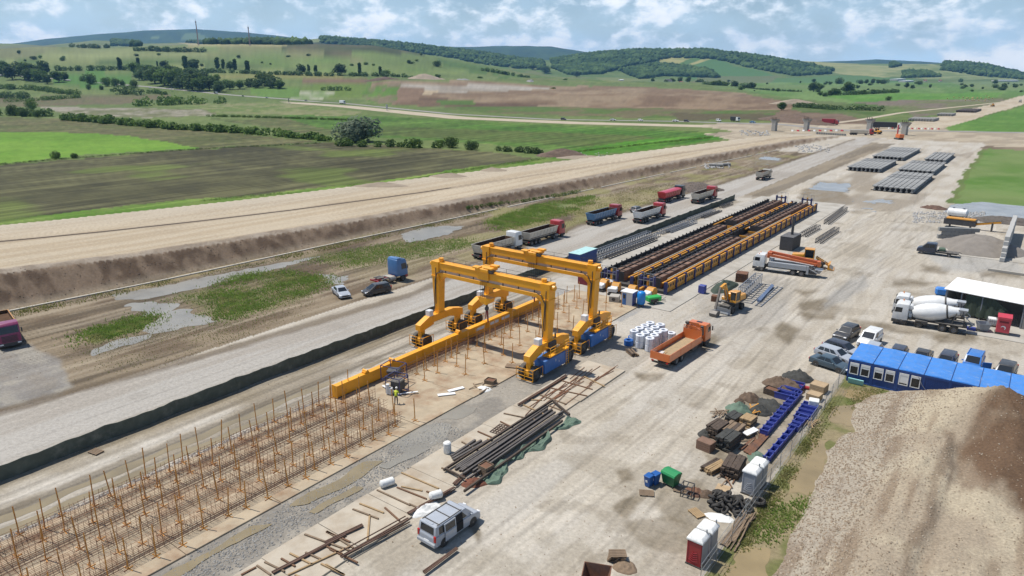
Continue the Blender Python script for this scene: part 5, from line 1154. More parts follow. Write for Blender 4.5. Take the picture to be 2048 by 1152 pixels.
    part(tr, 'hoist_drum', chas, lambda b: b.cyl((tx + .95, -.6, 10.7), (tx + 1.45, -.6, 10.7), .3, n=10))
    part(root, 'hoist_rope', ropem, lambda b: [b.cyl((tx + p, q, blk + .9), (tx + p, q, 9.6), .022, n=5) for p in (-.45, -.15, .15, .45) for q in (-.66, .66)], kind='stuff')
    hb = part(root, 'hook_block', YEL, lambda b: b.prism([(tx - 1.0, blk + .9), (tx + 1.0, blk + .9), (tx + .8, blk + .35), (tx + .25, blk), (tx - .35, blk), (tx - .8, blk + .3)], -.45, .45, 'y'), bevel=.03)
    part(hb, 'hook', chas, lambda b: (b.cyl((tx, 0, blk - .4), (tx, 0, blk), .14, n=8), b.lathe((tx - .12, 0, blk - .6), (1, 0, 0), [(0, .28), (.24, .28)], 12)))
    part(hb, 'sling', slingm, lambda b: (b.bar((tx + .03, .05, blk - .6), (tx + .1, .1, blk - 2.4), .14), b.bar((tx - .03, -.05, blk - .6), (tx - .12, -.1, blk - 1.9), .10)))
    return root
gantry('nearer yellow gantry crane with its hook block hanging over the rebar slab', 63.1, -.55, 6.3)
gantry('farther yellow gantry crane standing next to the casting beds', 73.3, -.75, 6.3)

# ---- long orange lifting girder lying beside the rebar slab
def lifting_girder():
    root = thing('lifting_girder', 'long orange steel girder lying along the rebar slab under both gantry cranes', 'steel girder', (-55.7, 43, .14)); ys = [0, 13.2, 25.4, 40.6]
    for a, e in zip(ys[:-1], ys[1:]):
        s = part(root, 'girder_segment', YEL, lambda b: (b.b2(-.36, .36, a + .03, e - .03, .1, 1.40, .02), b.b2(-.42, .42, a + .01, a + .09, .05, 1.46), b.b2(-.42, .42, e - .09, e - .01, .05, 1.46)))
    for y in (4.4, 8.4, 20.0, 31.0):
        part(root, 'lifting_lug', YEL, lambda b: (b.b2(-.3, .3, y - .3, y + .3, 1.40, 1.58, .03), b.cyl((-.35, y, 1.62), (.35, y, 1.62), .16, n=8)))
    for y in (24.0, 27.0, 29.5, 38.5): part(root, 'name_plate', platew, lambda b: b.b2(.365, .38, y - .9, y + .9, .7, 1.1))
    for y in np.arange(1, 40, 5.5): part(root, 'bearer', mat('raw_timber', alb(190, 160, 118), .85), lambda b: b.b2(-.6, .6, y, y + .2, -.02, .1))
lifting_girder()

# ---- rebar cages and their pole stands
rebar = mat('rusty_rebar', (0.20, 0.095, 0.05), 0.85, var=0.3, scale=3)
rebar2 = mat('dark_rebar', (0.10, 0.06, 0.045), 0.85, var=0.3, scale=3)
poley = mat('rusty_yellow_pole', (0.55, 0.25, 0.045), 0.7, var=0.35, scale=1.4, second=(0.18, 0.08, 0.04), sscale=1.3)
def cage(label, x, y0, y1, w, h, step=0.36, dens=1.0):
    root = thing('rebar_cage', label, 'rebar cage', (x, y0, .13), 0, 'rebar cages on the slab'); L = y1 - y0; g = random.Random(int(x * 9))
    for s in (-1, 1):
        part(root, 'stirrup_row', rebar, lambda b: [b.bar((s * w / 2 + g.uniform(-.03, .03), y, .02), (s * (w / 2 - .03) + g.uniform(-.05, .05), y + g.uniform(-.08, .08), h * g.uniform(.8, 1.1) * (.72 + .5 * float(vnoise(np.float64(y / 2.7 + x), np.float64(s * 3.3))))), .021) for y in np.arange(0, L, step) if g.random() < .86], kind='stuff')
    part(root, 'bottom_bars', rebar2, lambda b: ([b.bar((q, 0, .08), (q, L, .08), .032) for q in np.linspace(-w / 2, w / 2, 5)], [b.bar((-w / 2, y, .14), (w / 2, y, .14), .016) for y in np.arange(0, L, step * 3)]), kind='stuff')
    for z in (.35, .6, .9, h - .08):
        for s in (-1, 1): part(root, 'long_bar', rebar, lambda b: b.bar((s * w / 2, 0, z), (s * w / 2, L, z), .022))
    part(root, 'tie_bars', rebar, lambda b: [b.bar((-w / 2, y, z), (w / 2, y, z), .018) for y in np.arange(.3, L, .8) for z in (.5, h - .1)], kind='stuff')
cage('rust brown rebar cage nearest the gravel gutter', -46.6, 4, 43.5, 1.0, 1.25)
cage('rust brown rebar cage in the middle of the slab', -49.7, 4, 44.5, 1.1, 1.25)
cage('rust brown rebar cage left of the middle one', -52.6, 4, 45.5, 1.1, 1.25)
cage('rust brown rebar cage beside the left edge stones', -55.0, 4, 41.5, .7, 1.2)
cage('low rebar cage running along the orange lifting girder', -54.2, 50, 84, .8, .9, .25)
def stands():
    b = MB(); b.bar((0, 0, .0), (0, 0, 2.6), .068); me_p = b.mesh('pole', poley)
    b = MB(); b.bar((-.45, 0, .03), (.45, 0, .03), .06, .05); b.bar((0, -.35, .03), (0, .35, .03), .055, .05); b.bar((-.3, 0, .05), (0, 0, .5), .03); me_f = b.mesh('foot', poley)
    g = random.Random(21); n = 0
    def put(x, y, lab, grp, k=1.0):
        t = thing('pole_stand', lab, 'pole stand', (x, y, .12), g.uniform(-.25, .25), grp); p = link('pole', me_p, t); p.scale.z = k * g.uniform(.9, 1.12); p.rotation_euler = (g.gauss(0, .035), g.gauss(0, .035), 0); link('foot', me_f, t)
    for x, lab in ((-55.9, 'rusty pole stand along the stony left edge of the slab'), (-53.8, 'rusty pole stand between the two leftmost rebar cages'), (-51.15, 'rusty pole stand left of the middle rebar cage'), (-48.1, 'rusty pole stand right of the middle rebar cage'), (-45.6, 'rusty pole stand beside the gravel gutter')):
        y = 6 + g.uniform(0, 1)
        while y < 45.5: put(x + g.uniform(-.45, .45), y, lab, lab.replace('rusty pole stand', 'pole stands')); y += g.uniform(1.35, 2.1)
    for x, st, y0, lab in ((-53.2, 1.5, 51, 'yellow pole stand in the dense row by the orange girder'), (-51.2, 2.8, 52, 'yellow pole stand in the second row from the orange girder'), (-48.6, 3.4, 56, 'yellow pole stand in the third row from the orange girder'), (-46.2, 4.2, 62, 'yellow pole stand in the outer row below the gantry girders')):
        y = y0
        while y < 90: put(x + g.uniform(-.3, .3), y, lab, lab.replace('yellow pole stand', 'pole stands'), .95); y += st * g.uniform(.85, 1.2)
stands()

# ================================================================ casting beds
bedbrown = mat('rusty_brown_form', (0.13, 0.075, 0.05), 0.8, var=0.35, scale=0.7, second=(0.20, 0.12, 0.08), sscale=0.5)
bedyel = mat('form_yellow', (0.56, 0.25, 0.015), 0.5, var=0.18, scale=0.8, dust=.1, second=(0.36, 0.15, 0.02), sscale=.6, sth=(.55, .75))
bedblue = mat('form_navy', (0.03, 0.035, 0.12), 0.5, var=0.2, dust=.1)
beddark = mat('form_dark_grey', (0.035, 0.033, 0.032), 0.75, var=0.3, dust=.12)  # dark grey of bases, left panels, clamps, end plates and panel insets
whiteblue = mat('pale_blue_cover', (0.34, 0.38, 0.50), 0.45, var=.15)
def bed(label, x0, x1, gaps, y0=98.0, y1=186.0, blueleft=False):
    W = x1 - x0; root = thing('casting_bed', label, 'casting bed', ((x0 + x1) / 2, y0, .1), 0, 'girder casting beds'); L = y1 - y0; h = W / 2
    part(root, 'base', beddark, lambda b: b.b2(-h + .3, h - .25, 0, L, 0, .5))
    # right-hand side wall: yellow panels between navy posts
    n = int(L / 3.55); pit = L / n
    b = MB(); b.b2(0, .12, .06, pit - .3, .35, 1.75); b.b2(-.04, .2, .06, pit - .3, 1.6, 1.78); b.b2(-.04, .2, .06, pit - .3, .3, .46); b.m(1)
    for k in range(3): b.b2(.11, .135, .45 + k * .95, .95 + k * .95, .95, 1.4)
    mp = b.mesh('side_panel', [bedyel, beddark]); b = MB(); b.b2(-.25, .3, -.12, .12, 0, 2.0); mpost = b.mesh('post', bedblue)
    b = MB(); b.b2(-.08, .06, .06, pit - .06, .4, 1.95); b.m(1); b.b2(-.12, .12, .06, .16, .4, 2.2); b.b2(-.12, .12, pit / 2, pit / 2 + .1, .4, 2.2); ml = b.mesh('left_panel', [beddark, beddark])
    b = MB()
    b.b2(-.12, .06, .1, pit - .1, .7, 1.7); mi = b.mesh('inner_panel', bedyel)
    for k in range(n):
        link('side_panel', mp, root, (h - .15, k * pit + .12, 0)); link('post', mpost, root, (h - .1, k * pit, 0)); link('left_panel', ml, root, (-h + .1, k * pit, 0))
    link('post', mpost, root, (h - .1, L, 0))
    # girder forms, in two runs with a working gap between
    for a, e in gaps:
        f = part(root, 'girder_form', bedbrown, lambda b: (b.prism([(-1.2, .5), (-1.4, 1.95), (-.7, 1.95), (-.8, .5)], a, e, 'y'), b.prism([(.2, .5), (.0, 2.1), (.72, 2.1), (.85, .5)], a, e, 'y'), b.b2(-.8, .2, a, e, .5, .9)))
        part(f, 'form_cover', whiteblue if blueleft else bedbrown, lambda b: b.b2(-1.85, -1.3, a, e, 1.5, 1.72, .05))
        part(f, 'clamp_row', beddark, lambda b: ([b.b2(-1.45, .8, y, y + .14, 2.1, 2.2) for y in np.arange(a + .8, e, 2.4)], [b.b2(-.62, .0, y, y + 1.1, 1.0, 1.5) for y in np.arange(a + .4, e, 1.7)], b.b2(-1.32, -1.22, a, e, 1.95, 2.02)), kind='stuff')
        part(f, 'end_plate', beddark, lambda b: b.b2(-1.5, 1.0, a - .06, a, .5, 2.2))
    part(root, 'steam_pipe', mat('cream_pipe', (.55, .48, .36), .5, dust=.2), lambda b: b.cyl((h - .75, 2, 2.0), (h - .75, L - 20, 2.0), .09, n=8))
    g = random.Random(int(x0))
    for a, e in zip([q[1] for q in gaps[:-1]], [q[0] for q in gaps[1:]]):
        part(root, 'strand_run', bedbrown, lambda b: [b.bar((q, a, .75), (q, e, .75), .07) for q in np.linspace(-1.3, .7, 8)], kind='stuff')
        part(root, 'yellow_yoke', bedyel, lambda b: [b.b2(-1.6, 1.1, y, y + .25, .6, 1.1) for y in np.linspace(a + 1, e - 1, 3)], kind='stuff')
    part(root, 'walk_rail', bedyel, lambda b: (b.b2(h - 1.3, h - 1.0, 1, L - 1, 1.35, 1.5)))
    part(root, 'inner_rail', bedyel, lambda b: (b.b2(-h + .45, -h + .7, L * .55, L * .68, 1.5, 1.75)))
    # abutments and jacks at both ends
    for yy, sg in ((-1.2, -1), (L + 1.0, 1)):
        jk = part(root, 'jack_frame', bedblue, lambda b: ([b.b2(q - .18, q + .18, yy - .25, yy + .25, 0, 2.9) for q in (-1.3, .9)], b.b2(-1.6, 1.2, yy - .3, yy + .3, .4, 1.3), b.b2(-1.5, 1.1, yy - .2, yy + .2, 2.3, 2.6)))
        part(jk, 'jack', bedyel, lambda b: (b.b2(-.9, -.5, yy + sg * .2, yy + sg * 1.5, .6, 1.2, .04), b.b2(.2, .6, yy + sg * .2, yy + sg * 1.5, .6, 1.2, .04), b.b2(-.25, .05, yy - .15, yy + .15, 1.3, 3.0)))
        part(jk, 'guard_rail', steel, lambda b: ([b.bar((q, yy + sg * .9, 1.3), (q, yy + sg * .9, 3.6), .05) for q in (-1.4, -.4, .6, 1.2)], b.bar((-1.4, yy + sg * .9, 3.6), (1.2, yy + sg * .9, 3.6), .05), b.bar((-1.4, yy + sg * .9, 2.4), (1.2, yy + sg * .9, 2.4), .05)))
    return root
bed('left casting bed with brown girder forms and yellow side panels', -55.2, -49.2, [(1, 48), (53, 87)])
bed('right casting bed with brown girder forms beside the pale concrete lane', -48.2, -43.3, [(1, 38), (50, 87)], blueleft=True)
# abutment machinery in front of the beds
def winch(label, x, y, rz=0):
    root = thing('tensioning_machine', label, 'machine', (x, y, .1), rz, 'tensioning machines at the casting bed ends')
    part(root, 'housing', bedyel, lambda b: b.prism([(-.7, .3), (.7, .3), (.7, 1.2), (.35, 1.6), (-.35, 1.6), (-.7, 1.2)], -.6, .6, 'x'), bevel=.04)
    part(root, 'motor', wgrey, lambda b: (b.cyl((-.6, -.9, .9), (.5, -.9, .9), .34, n=12), b.b2(-.9, .6, -1.9, -1.1, .5, 1.1, .06)))
    part(root, 'skid', beddark, lambda b: b.b2(-.8, .8, -2.0, .9, .0, .32))
for i, (x, y, r, lb) in enumerate([(-52.6, 95.2, 0, 'yellow tensioning machine before the left casting bed'), (-50.2, 94.6, .2, 'yellow and white tensioning machine between the two bed ends'), (-44.6, 95.6, -.1, 'yellow tensioning machine at the right corner of the beds'), (-47.4, 94.8, .1, 'white motored tensioning machine before the right bed')]): winch(lb, x, y, r)
solid('steel_abutment', 'dark navy steel abutment frame at the near end of the left bed', 'steel frame', [bedblue, bedyel], lambda b: (b.b2(-1.6, -.6, -.4, .4, 0, 2.4), b.b2(.4, 1.4, -.4, .4, 0, 2.2), b.b2(-1.6, 1.4, -.3, .3, 1.2, 1.7), b.m(1), b.b2(-.5, .2, -.5, -.1, .4, 2.1)), (-55.4, 96.2, .1))
# ================================================================ containers, sheds, stores
timber = mat('raw_timber', alb(190, 160, 118), .85, var=.25, scale=3); timber2 = mat('weathered_timber', alb(150, 128, 104), .9, var=.3, scale=3); timberd = mat('dark_timber', alb(96, 82, 70), .9, var=.35, scale=3)
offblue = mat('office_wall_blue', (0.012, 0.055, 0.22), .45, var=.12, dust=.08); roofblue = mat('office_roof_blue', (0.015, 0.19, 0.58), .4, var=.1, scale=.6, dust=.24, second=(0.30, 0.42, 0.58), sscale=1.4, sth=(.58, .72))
winw = mat('white_window_frame', (.72, .72, .70), .5, var=.05); stblue = mat('form_blue', (0.03, 0.05, 0.27), .45, var=.2, dust=.12)
dsteel = mat('dark_steel', (.06, .06, .065), .55, .4, var=.25, dust=.2); gsteel = mat('grey_steel', (.20, .22, .25), .5, .3, var=.25, dust=.15)
netdark = mat('dark_netting', (.045, .045, .04), .9, var=.4, scale=3, bump=.8, bscale=6); netbrown = mat('brown_netting', (.11, .075, .05), .95, var=.4, scale=3, bump=.9, bscale=6)
tarp = mat('sage_green_tarp', alb(112, 136, 116), .8, var=.25, scale=1.5, bump=.5, bscale=3); whitep = mat('white_sheeting', (.66, .66, .63), .7, var=.2, scale=3, bump=.4, bscale=5); redbox = mat('maroon_container', (.20, .015, .03), .5, var=.15, dust=.1)
def office(k, label):
    x = -13.3 + 2.46 * k; root = thing('office_container', label, 'container', (x, 80.75, 0), 0, 'blue site office containers in a row'); W, L, H = 2.44, 6.0, 2.62
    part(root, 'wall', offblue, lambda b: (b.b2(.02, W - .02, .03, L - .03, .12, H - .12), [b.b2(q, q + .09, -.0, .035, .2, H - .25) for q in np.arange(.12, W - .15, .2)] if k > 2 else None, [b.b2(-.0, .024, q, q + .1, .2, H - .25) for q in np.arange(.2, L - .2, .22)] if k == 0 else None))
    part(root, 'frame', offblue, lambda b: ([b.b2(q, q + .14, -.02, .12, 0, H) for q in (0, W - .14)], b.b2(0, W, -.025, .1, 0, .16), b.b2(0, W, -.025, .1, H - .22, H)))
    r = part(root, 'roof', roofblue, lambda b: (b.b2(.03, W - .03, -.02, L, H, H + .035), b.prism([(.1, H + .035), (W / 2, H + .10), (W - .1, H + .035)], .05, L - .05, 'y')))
    part(r, 'roof_joint', offblue, lambda b: (b.b2(W - .035, W + .02, -.02, L, H - .02, H + .07)))
    if k < 3:
        for j in (0, 1):
            q = .2 + j * 1.12
            w = part(root, 'window', winw, lambda b: (b.b2(q, q + .92, -.06, .0, .95, 1.02), b.b2(q, q + .92, -.06, .0, 2.05, 2.3), b.b2(q, q + .09, -.06, .0, 1.02, 2.05), b.b2(q + .83, q + .92, -.06, .0, 1.02, 2.05)))
            sh = 1.2 if (k == 2 and j == 0) else [1.88, 1.80, 1.75, 1.86, 0, 2.0][k * 2 + j]
            part(w, 'pane', glass, lambda b: b.b2(q + .09, q + .83, -.03, -.012, 1.02, 2.05))
            part(w, 'roller_shutter', winw, lambda b: b.b2(q + .09, q + .83, -.045, -.031, sh, 2.05))
for k, nm in enumerate(['first blue office container with two windows, at the left end of the row', 'second blue office container with two windows', 'third blue office container, one of its shutters pulled down', 'blue storage container fourth in the row with scuffed roof', 'blue storage container fifth in the row behind the gravel crest', 'blue container sixth in the row with paint scraped off its roof', 'blue container seventh in the row, mostly behind the gravel peak', 'blue container at the right edge of the picture']): office(k, nm)
solid('power_cable', 'thin grey cable sagging from the third office container to the ground', 'cable', gsteel, lambda b: b.tube([(0, 0, 2.4), (.5, -.1, 1.5), (1.2, -.3, .8), (2.3, -.8, .1)], .03, 5), (-6.4, 80.6, 0))
solid('plastic_bin_lid', 'pale turquoise plastic panel leaning at the foot of the first office container', 'panel', mat('turquoise_plastic', (.25, .50, .50), .5), lambda b: b.box((0, 0, .35), (1.6, .15, .7), 0, .03, rx=.3), (-12.2, 80.2, 0))
# red waste box with its white swirl
def redbank():
    root = thing('red_cabinet', 'tall red cabinet with a white swirl emblem by the mixing shed', 'cabinet', (at(2003, 668)[0], at(2003, 668)[1], .1), R(4)); m = P_['pink']
    part(root, 'cabinet', m, lambda b: b.b2(-.75, .75, -.6, .6, .25, 2.15, .04)); part(root, 'hood', m, lambda b: b.prism([(-.75, 2.15), (.75, 2.15), (.65, 2.55), (0, 2.75), (-.75, 2.6)], -.68, .68, 'y') if False else b.prism([(-.75, 2.15), (.62, 2.15), (.6, 2.5), (.2, 2.72), (-.75, 2.4)], -.8, .8), bevel=.02)
    part(root, 'base', chas, lambda b: b.b2(-.8, .8, -.62, .62, 0, .25)); part(root, 'slot', mat('dark_red', (.16, .01, .02), .5), lambda b: b.b2(-.5, .5, -.63, -.6, 1.6, 1.85))
    def swirl(b):
        o = []; i = []
        for k in range(15):
            t = R(-60 + k * 17); w = .02 + .09 * math.sin(k / 14 * math.pi); o.append((.28 * math.cos(t), .95 + .28 * math.sin(t))); i.append(((.28 - w * 1.5) * math.cos(t), .95 + (.28 - w * 1.5) * math.sin(t)))
        b.prism(o + i[::-1], -.625, -.605, 'y')
    part(root, 'emblem', winw, swirl)
redbank()
def ibc(label, p, rz=0):
    root = thing('ibc_tank', label, 'tank', p, rz, 'white IBC tanks behind the mixer lorries')
    part(root, 'tank', whitep, lambda b: b.b2(-.5, .5, -.6, .6, .18, 1.1, .08)); part(root, 'cage', gsteel, lambda b: ([b.bar((s * .53, q, .15), (s * .53, q, 1.12), .025) for s in (-1, 1) for q in np.linspace(-.6, .6, 5)], [b.bar((q, s * .63, .15), (q, s * .63, 1.12), .025) for s in (-1, 1) for q in np.linspace(-.5, .5, 5)], [b.bar((-.53, s * .63, z), (.53, s * .63, z), .025) for s in (-1, 1) for z in (.4, .75, 1.1)], [b.bar((s * .53, -.63, z), (s * .53, .63, z), .025) for s in (-1, 1) for z in (.4, .75, 1.1)])); part(root, 'pallet', timberd, lambda b: b.b2(-.55, .55, -.65, .65, 0, .15))
ibc('white IBC tank standing nearest the red cabinet', (*at(1982, 652), .08), .1); ibc('white IBC tank behind the other, against the shed', (*at(1972, 640), .08), .05)
solid('mortar_skip', 'grey dented mortar skip tilted behind the rear of the mixer lorry', 'skip', gsteel, lambda b: tub(b, -.55, .55, .45, .7, .15, 1.15, .05), (*at(1964, 662), .05), .4)
solid('water_pump', 'small dark blue pump on the ground behind the mixer lorry', 'pump', [stblue, dsteel], lambda b: (b.b2(-.7, .3, -.25, .25, .1, .5, .04), b.m(1), b.cyl((.3, 0, .35), (.8, 0, .35), .2, n=10)), (*at(1945, 662), .03), .1)
# mixing shed with the white roof
def shed():
    a = Vector((*at(1893, 578, 3.5), 0)); q = Vector((*at(2048, 609, 3.5), 0)); d = (q - a).normalized(); nrm = Vector((-d.y, d.x, 0)); ang = math.atan2(d.y, d.x)
    root = thing('mixing_shed', 'long low shed with a bright white sheet roof and dark open front', 'shed', (a.x, a.y, 0), ang); L = 16.0; Dp = 4.6
    part(root, 'roof', mat('white_roof_sheet', (.78, .77, .74), .5, var=.05, dust=.06), lambda b: (b._add([(-.2, -.3, 3.5), (L, -.3, 3.5), (L, Dp, 4.3), (-.2, Dp, 4.3), (-.2, -.3, 3.58), (L, -.3, 3.58), (L, Dp, 4.38), (-.2, Dp, 4.38)], [(0, 3, 2, 1), (4, 5, 6, 7), (0, 1, 5, 4), (1, 2, 6, 5), (2, 3, 7, 6), (3, 0, 4, 7)])))
    part(root, 'back_wall', mat('grey_render', alb(150, 150, 146), .9, var=.15), lambda b: b.b2(0, L, Dp - .3, Dp - .1, 0, 4.0)); part(root, 'side_wall', MATS['grey_render'], lambda b: b.b2(0, .2, 0, Dp - .3, 0, 3.4)); part(root, 'front_wall', MATS['grey_render'], lambda b: b.b2(9.6, L, 0, .2, 0, 3.35))
    for x in (.1, 2.0, 4.6, 9.5): part(root, 'post', gsteel, lambda b: b.b2(x, x + .14, -.05, .12, 0, 3.45))
    def cloth(b):
        rings = []
        for k in range(15):
            x = 2.6 + k * .36; w = .18 * math.sin(k * 1.9); top = 3.3 if k < 10 else 3.3 - (k - 10) * .25; bot = .35 if k < 8 else .35 + (k - 8) * .28
            rings.append([(x, -.02 + w, bot), (x, .03 + w * .5, (top + bot) / 2), (x, 0, top), (x, .04, top), (x, .07 + w * .5, (top + bot) / 2), (x, .02 + w, bot)])
        b.loft(rings)
    part(root, 'tarpaulin', mat('dark_green_tarp', alb(70, 84, 70), .85, var=.25, scale=1.5), cloth, smooth=60)
    ca = part(root, 'wire_crate', dsteel, lambda b: ([b.bar((7.6 + q, .4, .1), (7.6 + q, .4, 1.9), .04) for q in np.arange(0, 1.8, .2)], [b.bar((7.6, .4, z), (9.4, .4, z), .04) for z in (.1, .7, 1.3, 1.9)]))
    part(root, 'mast', gsteel, lambda b: ([b.bar((12.6 + q, -1.2 + r, 0), (12.6 + q, -1.2 + r, 5.2), .06) for q in (0, .8) for r in (0, .8)], [b.bar((12.6, -1.2, z), (13.4, -1.2, z + .8), .04) for z in np.arange(.2, 4.4, .8)], [b.bar((12.6, -1.2, z), (12.6, -.4, z + .8), .04) for z in np.arange(.2, 4.4, .8)]))
shed()
solid('covered_bundle', 'bright blue sheet bundle at the left end of the white-roofed shed', 'bundle', roofblue, lambda b: b.box((0, 0, .6), (1.9, 1.3, 1.2), .1, .25), (*at(1883, 590), .03), .1)
solid('concrete_beam', 'long white concrete beam lying at the far right of the yard', 'beam', palecon, lambda b: b.b2(-4, 4, -.25, .25, 0, .45, .03), (*at(2030, 549), 0), R(-4))
# block walls of the sand bay
blockm = mat('grey_blocks', alb(164, 164, 160), .9, var=.18, scale=.8, bump=.3, bscale=5); blockp = mat('pale_blocks', alb(206, 204, 198), .9, var=.12)
def blockwall(label, p, q, rows, m, steps=False, bl=1.55):
    a, e = Vector(p), Vector(q); d = e - a; L = d.length; root = thing('block_wall', label, 'wall', (a.x, a.y, 0), math.atan2(d.y, d.x), 'stacked concrete block walls of the sand bay'); b = MB(); b.box((bl / 2, 0, .4), (bl - .02, .8, .78), 0, .04); me = b.mesh('block', m); g = random.Random(4)
    for r in range(rows):
        x = (r % 2) * bl / 2; lim = L - ((r - 1) * bl * 1.0 if steps and r else 0)
        while x < lim - bl * .6: o = link('block', me, root, (x, g.uniform(-.03, .03), r * .79)); x += bl
blockwall('low grey block wall left of the sand heap', at(1874, 476), at(1950, 479), 3, blockm)
blockwall('tall stepped block wall right of the sand heap', (-2.3, 185), (-2.5, 154.5), 5, blockp, True)
def heap(label, loc, rx, ry, h, m, name='heap', cat='heap', group=None, seed=1, rough=.35, rz=0, res=26, kind=None):
    g = np.random.RandomState(seed); n = res; vs = []; fs = []
    for j in range(n + 1):
        r = j / n
        for i in range(n * 2):
            t = 2 * math.pi * i / (n * 2); w = 1 + .28 * (fbm(np.array([math.cos(t) * 1.6 + seed * 3.1]), np.array([math.sin(t) * 1.6 + seed]), 3)[0] - .5) * 2
            x, y = math.cos(t) * r * w * rx, math.sin(t) * r * w * ry; z = h * max(0, (1 - r)) ** .85 * (1 + rough * 0.6 * (fbm(np.array([x / max(rx, .5) * 2 + seed]), np.array([y / max(ry, .5) * 2]), 4)[0] - .5)); z = z - .35 * h * max(0, .25 - r) + rough * h * .5 * (fbm(np.array([x / max(rx, .5) * 6 + seed]), np.array([y / max(ry, .5) * 6]), 3)[0] - .5) * min(1, (1 - r) * 4) - (0.05 if j == n else 0)
            vs.append((x, y, z))
    for j in range(n):
        for i in range(n * 2): a = j * n * 2; fs.append((a + i, a + n * 2 + i, a + n * 2 + (i + 1) % (n * 2), a + (i + 1) % (n * 2)))
    me = bpy.data.meshes.new(name); me.from_pydata(vs, [], fs); me.materials.append(m); me.polygons.foreach_set('use_smooth', [True] * len(fs)); o = link(name, me, None, loc if len(loc) == 3 else (*loc, 0), rz); return tag(o, label, cat, group, kind)
heap('grey sand heap between the concrete block walls', (-6.6, 163.5), 7.6, 7.6, 3.4, mat('grey_sand', alb(152, 144, 134), .95, var=.15, scale=.8, bump=.3, bscale=6), 'sand_heap', 'sand heap', seed=3, rough=.25, res=34)
heap('dark grey soil heap at the right edge beside the flooded meadow', (*at(2015, 445),), 9, 3, 1.5, mat('dark_soil', alb(112, 104, 96), .95, var=.3, bump=.8, bscale=4), 'soil_heap', 'heap', seed=8, rough=.8)
heap('rusty brown rubble heap at the corner of the flooded meadow', (*at(1868, 417),), 3.2, 2, 1.0, mat('brown_rubble', alb(116, 90, 76), .95, var=.4, bump=.9, bscale=4), 'rubble_heap', 'heap', seed=5, rough=.9)
g = random.Random(6); pts = []
for _ in range(500):
    x, y = at(g.uniform(1825, 1970), g.uniform(424, 446)); pts.append((x, y, 0, g.uniform(.1, .34)))
stones('broken_concrete', pts, mat('pale_rubble', alb(196, 194, 190), .9, var=.3, scale=.6), 'pale broken concrete rubble spread in front of the flooded meadow')
def tank():
    root = thing('storage_tank', 'white cylindrical tank lying at the edge of the flooded meadow', 'tank', (*at(1914, 434), 0), R(-8))
    part(root, 'shell', P_['white'], lambda b: b.lathe((-2.3, 0, 1.1), (1, 0, 0), [(0, .2), (.15, .7), (.4, 1.0), (4.2, 1.0), (4.45, .7), (4.6, .2)], 18), smooth=40)
    for x in (-1.4, 1.4): part(root, 'cradle', timberd, lambda b: b.b2(x - .15, x + .15, -.8, .8, 0, .35))
    for x in (-1, 1.2): part(root, 'manhole', gsteel, lambda b: b.cyl((x, 0, 2.05), (x, 0, 2.3), .28, n=10))
tank()
def screen():
    root = thing('screening_plant', 'black and yellow mobile conveyor behind the grey block wall', 'conveyor', (*at(1940, 458), 0), R(-3))
    part(root, 'hopper_box', dsteel, lambda b: b.b2(-5.2, 1.0, -1.0, 1.0, .7, 2.0, .05)); part(root, 'yellow_frame', bedyel, lambda b: (b.b2(-4.8, .8, -1.05, 1.05, 2.0, 2.2), b.bar((1, 0, 1.2), (5.5, 0, 2.2), .8, .4))); part(root, 'belt', blackp, lambda b: b.bar((1, 0, 1.45), (5.6, 0, 2.48), .6, .06))
    for x in (-4, 0, 4): part(root, 'support_leg', dsteel, lambda b: b.b2(x - .15, x + .15, -.6, .6, 0, 1.3 if x < 3 else 1.9))
screen()
# ---- black container with a tall flue, boiler
def boiler():
    root = thing('boiler_container', 'black boiler container with a tall dark flue beside the casting beds', 'container', (-37.1, 139.2, 0), R(-2)); W, L, H = 2.44, 5.0, 2.7
    part(root, 'wall', dsteel, lambda b: (b.b2(-W / 2, W / 2, 0, L, .1, H), [b.b2(q, q + .12, -.03, 0, .2, H - .1) for q in np.arange(-1.15, 1.1, .28)], [b.b2(W / 2, W / 2 + .03, q, q + .12, .2, H - .1) for q in np.arange(.1, L, .3)])); part(root, 'roof', mat('dusty_black_roof', (.08, .08, .085), .7, dust=.2), lambda b: b.b2(-W / 2 - .03, W / 2 + .03, -.04, L + .03, H, H + .06)); part(root, 'flue', dsteel, lambda b: (b.cyl((.1, 2.8, H), (.1, 2.8, H + 3.6), .26, n=12), b.cyl((.1, 2.8, H + 3.5), (.1, 2.8, H + 3.75), .32, n=12)))
boiler()
# ---- small plant between beds and gantry
def hut():
    root = thing('control_hut', 'small grey control hut with a blue door near the casting bed ends', 'hut', (-45.75, 89.7, .02), R(2))
    part(root, 'wall', wgrey, lambda b: b.b2(-.85, .85, 0, 1.5, 0, 2.1)); part(root, 'roof', winw, lambda b: b.b2(-1.0, 1.0, -.2, 1.65, 2.1, 2.2)); part(root, 'door', CBLUE, lambda b: b.b2(-.72, -.12, -.03, 0, .05, 1.9)); part(root, 'side_panel', stblue, lambda b: b.b2(.85, .9, .1, 1.4, 0, 2.0)); part(root, 'door_pane', glass, lambda b: b.b2(-.6, -.25, -.04, -.028, 1.1, 1.7))
hut()
def btank():
    root = thing('pressure_tank', 'upright bright blue pressure tank beside the grey control hut', 'tank', (-43.9, 90.7, 0))
    part(root, 'vessel', mat('tank_blue', (.01, .20, .56), .35, var=.06), lambda b: b.lathe((0, 0, .35), (0, 0, 1), [(0, .25), (.1, .5), (.25, .62), (1.75, .62), (1.95, .5), (2.05, .25)], 20), smooth=40); part(root, 'leg', stblue, lambda b: [b.bar((.45 * math.cos(t), .45 * math.sin(t), 0), (.45 * math.cos(t), .45 * math.sin(t), .5), .08) for t in (0, 2.1, 4.2)], kind='stuff')
btank()
